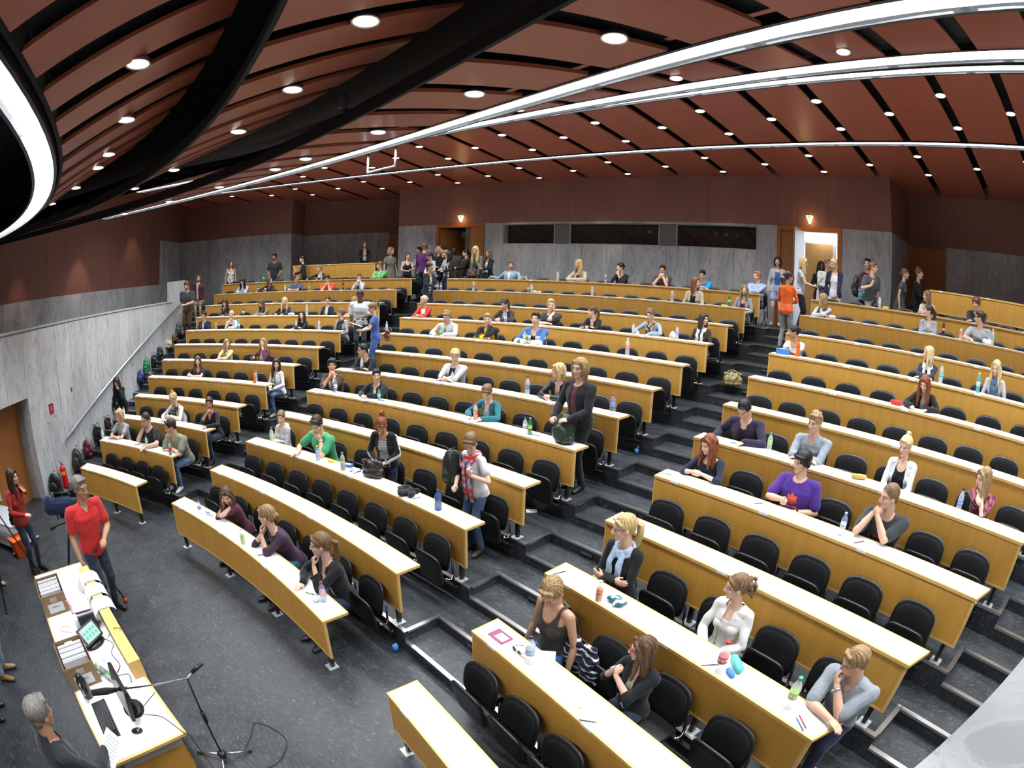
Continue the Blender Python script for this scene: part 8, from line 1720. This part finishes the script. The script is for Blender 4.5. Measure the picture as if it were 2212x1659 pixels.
carried('handbag', offs('woman in red jacket and jeans', -.05, -.2, .78), near_person('woman in red jacket and jeans')['rz'] + 20, .48, .18, .32, 'dblack', 'large black shoulder bag of the woman in the red jacket', 'handbag')
def sheet_at(key, x, y, z, label, rx=60, w_=.21, h_=.28):
    r = empty('paper_sheet', offs(key, x, y, z)); r.rotation_euler = (math.radians(rx), 0, math.radians(near_person(key)['rz'])); tag(r, label, 'paper')
    b = MB(); b.box((0, 0, 0), (w_, h_, .002)); s_ = b.build('sheet', pm('white', .7), r); b = MB(); [b.box((0, .10 - q * .03, e * .0014), (w_ * .7, .006, .0004)) for q in range(7) for e in (-1, 1)]; b.build('printed_lines', pm('grey', .7), s_)
sheet_at('dark suit reading', .12, .42, 1.12, 'printed sheet in the hands of the man in the dark suit', 35)
sheet_at('dark bag and papers', .05, .45, 1.12, 'papers held out by the blonde woman with the dark bag', 50)
sheet_at('white note', .04, .38, 1.12, 'white note held by the woman in the black blazer', 60, .12, .18)
sheet_at('brown shoulder bag', .05, .42, 1.1, 'papers held by the woman in the blue top', 20)
sheet_at('left row with papers', .1, .35, 1.15, 'papers held by the woman in the black coat', 60)
sheet_at('brown trousers on the left stairs', .05, .36, 1.1, 'folded white paper held by the man on the left stairs', 60, .12, .2)
r = empty('dropped_card', P(rad(4) + .78, 9.3, fl(4) + .002)); tag(r, 'white card lying on the floor at the end of the fourth middle row', 'card'); b = MB(); b.box((0, 0, .001), (.15, .11, .002), rz=.6); b.build('card_face', pm('white', .7), r); b = MB(); b.box((0, 0, .0024), (.05, .01, .0006), rz=.6); b.build('print', pm('grey'), r)
B = Blob(); r = empty('striped_cardigan', P(rad(3) - .27, 21.1, fl(2) + .42), -math.radians(20)); tag(r, 'navy cardigan with white stripes draped over a folded seat', 'cardigan')
B.tube([(-.13, 0, .34), (-.14, -.03, .16), (-.12, -.02, -.05)], [(.10, .035), (.14, .05), (.12, .035)], (1, 0, 0), 12); B.tube([(.05, 0, .33), (.08, -.03, .15), (.10, -.02, -.02)], [(.09, .03), (.12, .045), (.10, .03)], (1, 0, 0), 12)
blobobj('draped_fabric', B, .008, lambda v: np.where((np.sin((v[:, 2] + wrinkle(v, .012, 7)) * 95) > .72)[:, None], cn('white')[None, :], cn((.012, .015, .035))[None, :]), CLOTH, r, .010, 6); blobobj  # noqa
bc = B
for (row, a, lab) in ((1, 11.3, 'first'), (6, 11.85, 'sixth')):
    r = empty('blue_cup', P(rad(row) + RD - .12, a - .2, fl(row) + .001)); tag(r, 'small blue cup standing by the end chair of the %s middle row' % lab, 'cup'); b = MB(); b.lathe([(.028, 0), (.034, .09), (.031, .09), (.026, .006)], n=14); b.build('cup_body', pm('bluew2'), r); b = MB(); b.tube([(0, 0, .01), (.02, 0, .14)], .003, 6); b.build('straw', pm('white'), r)
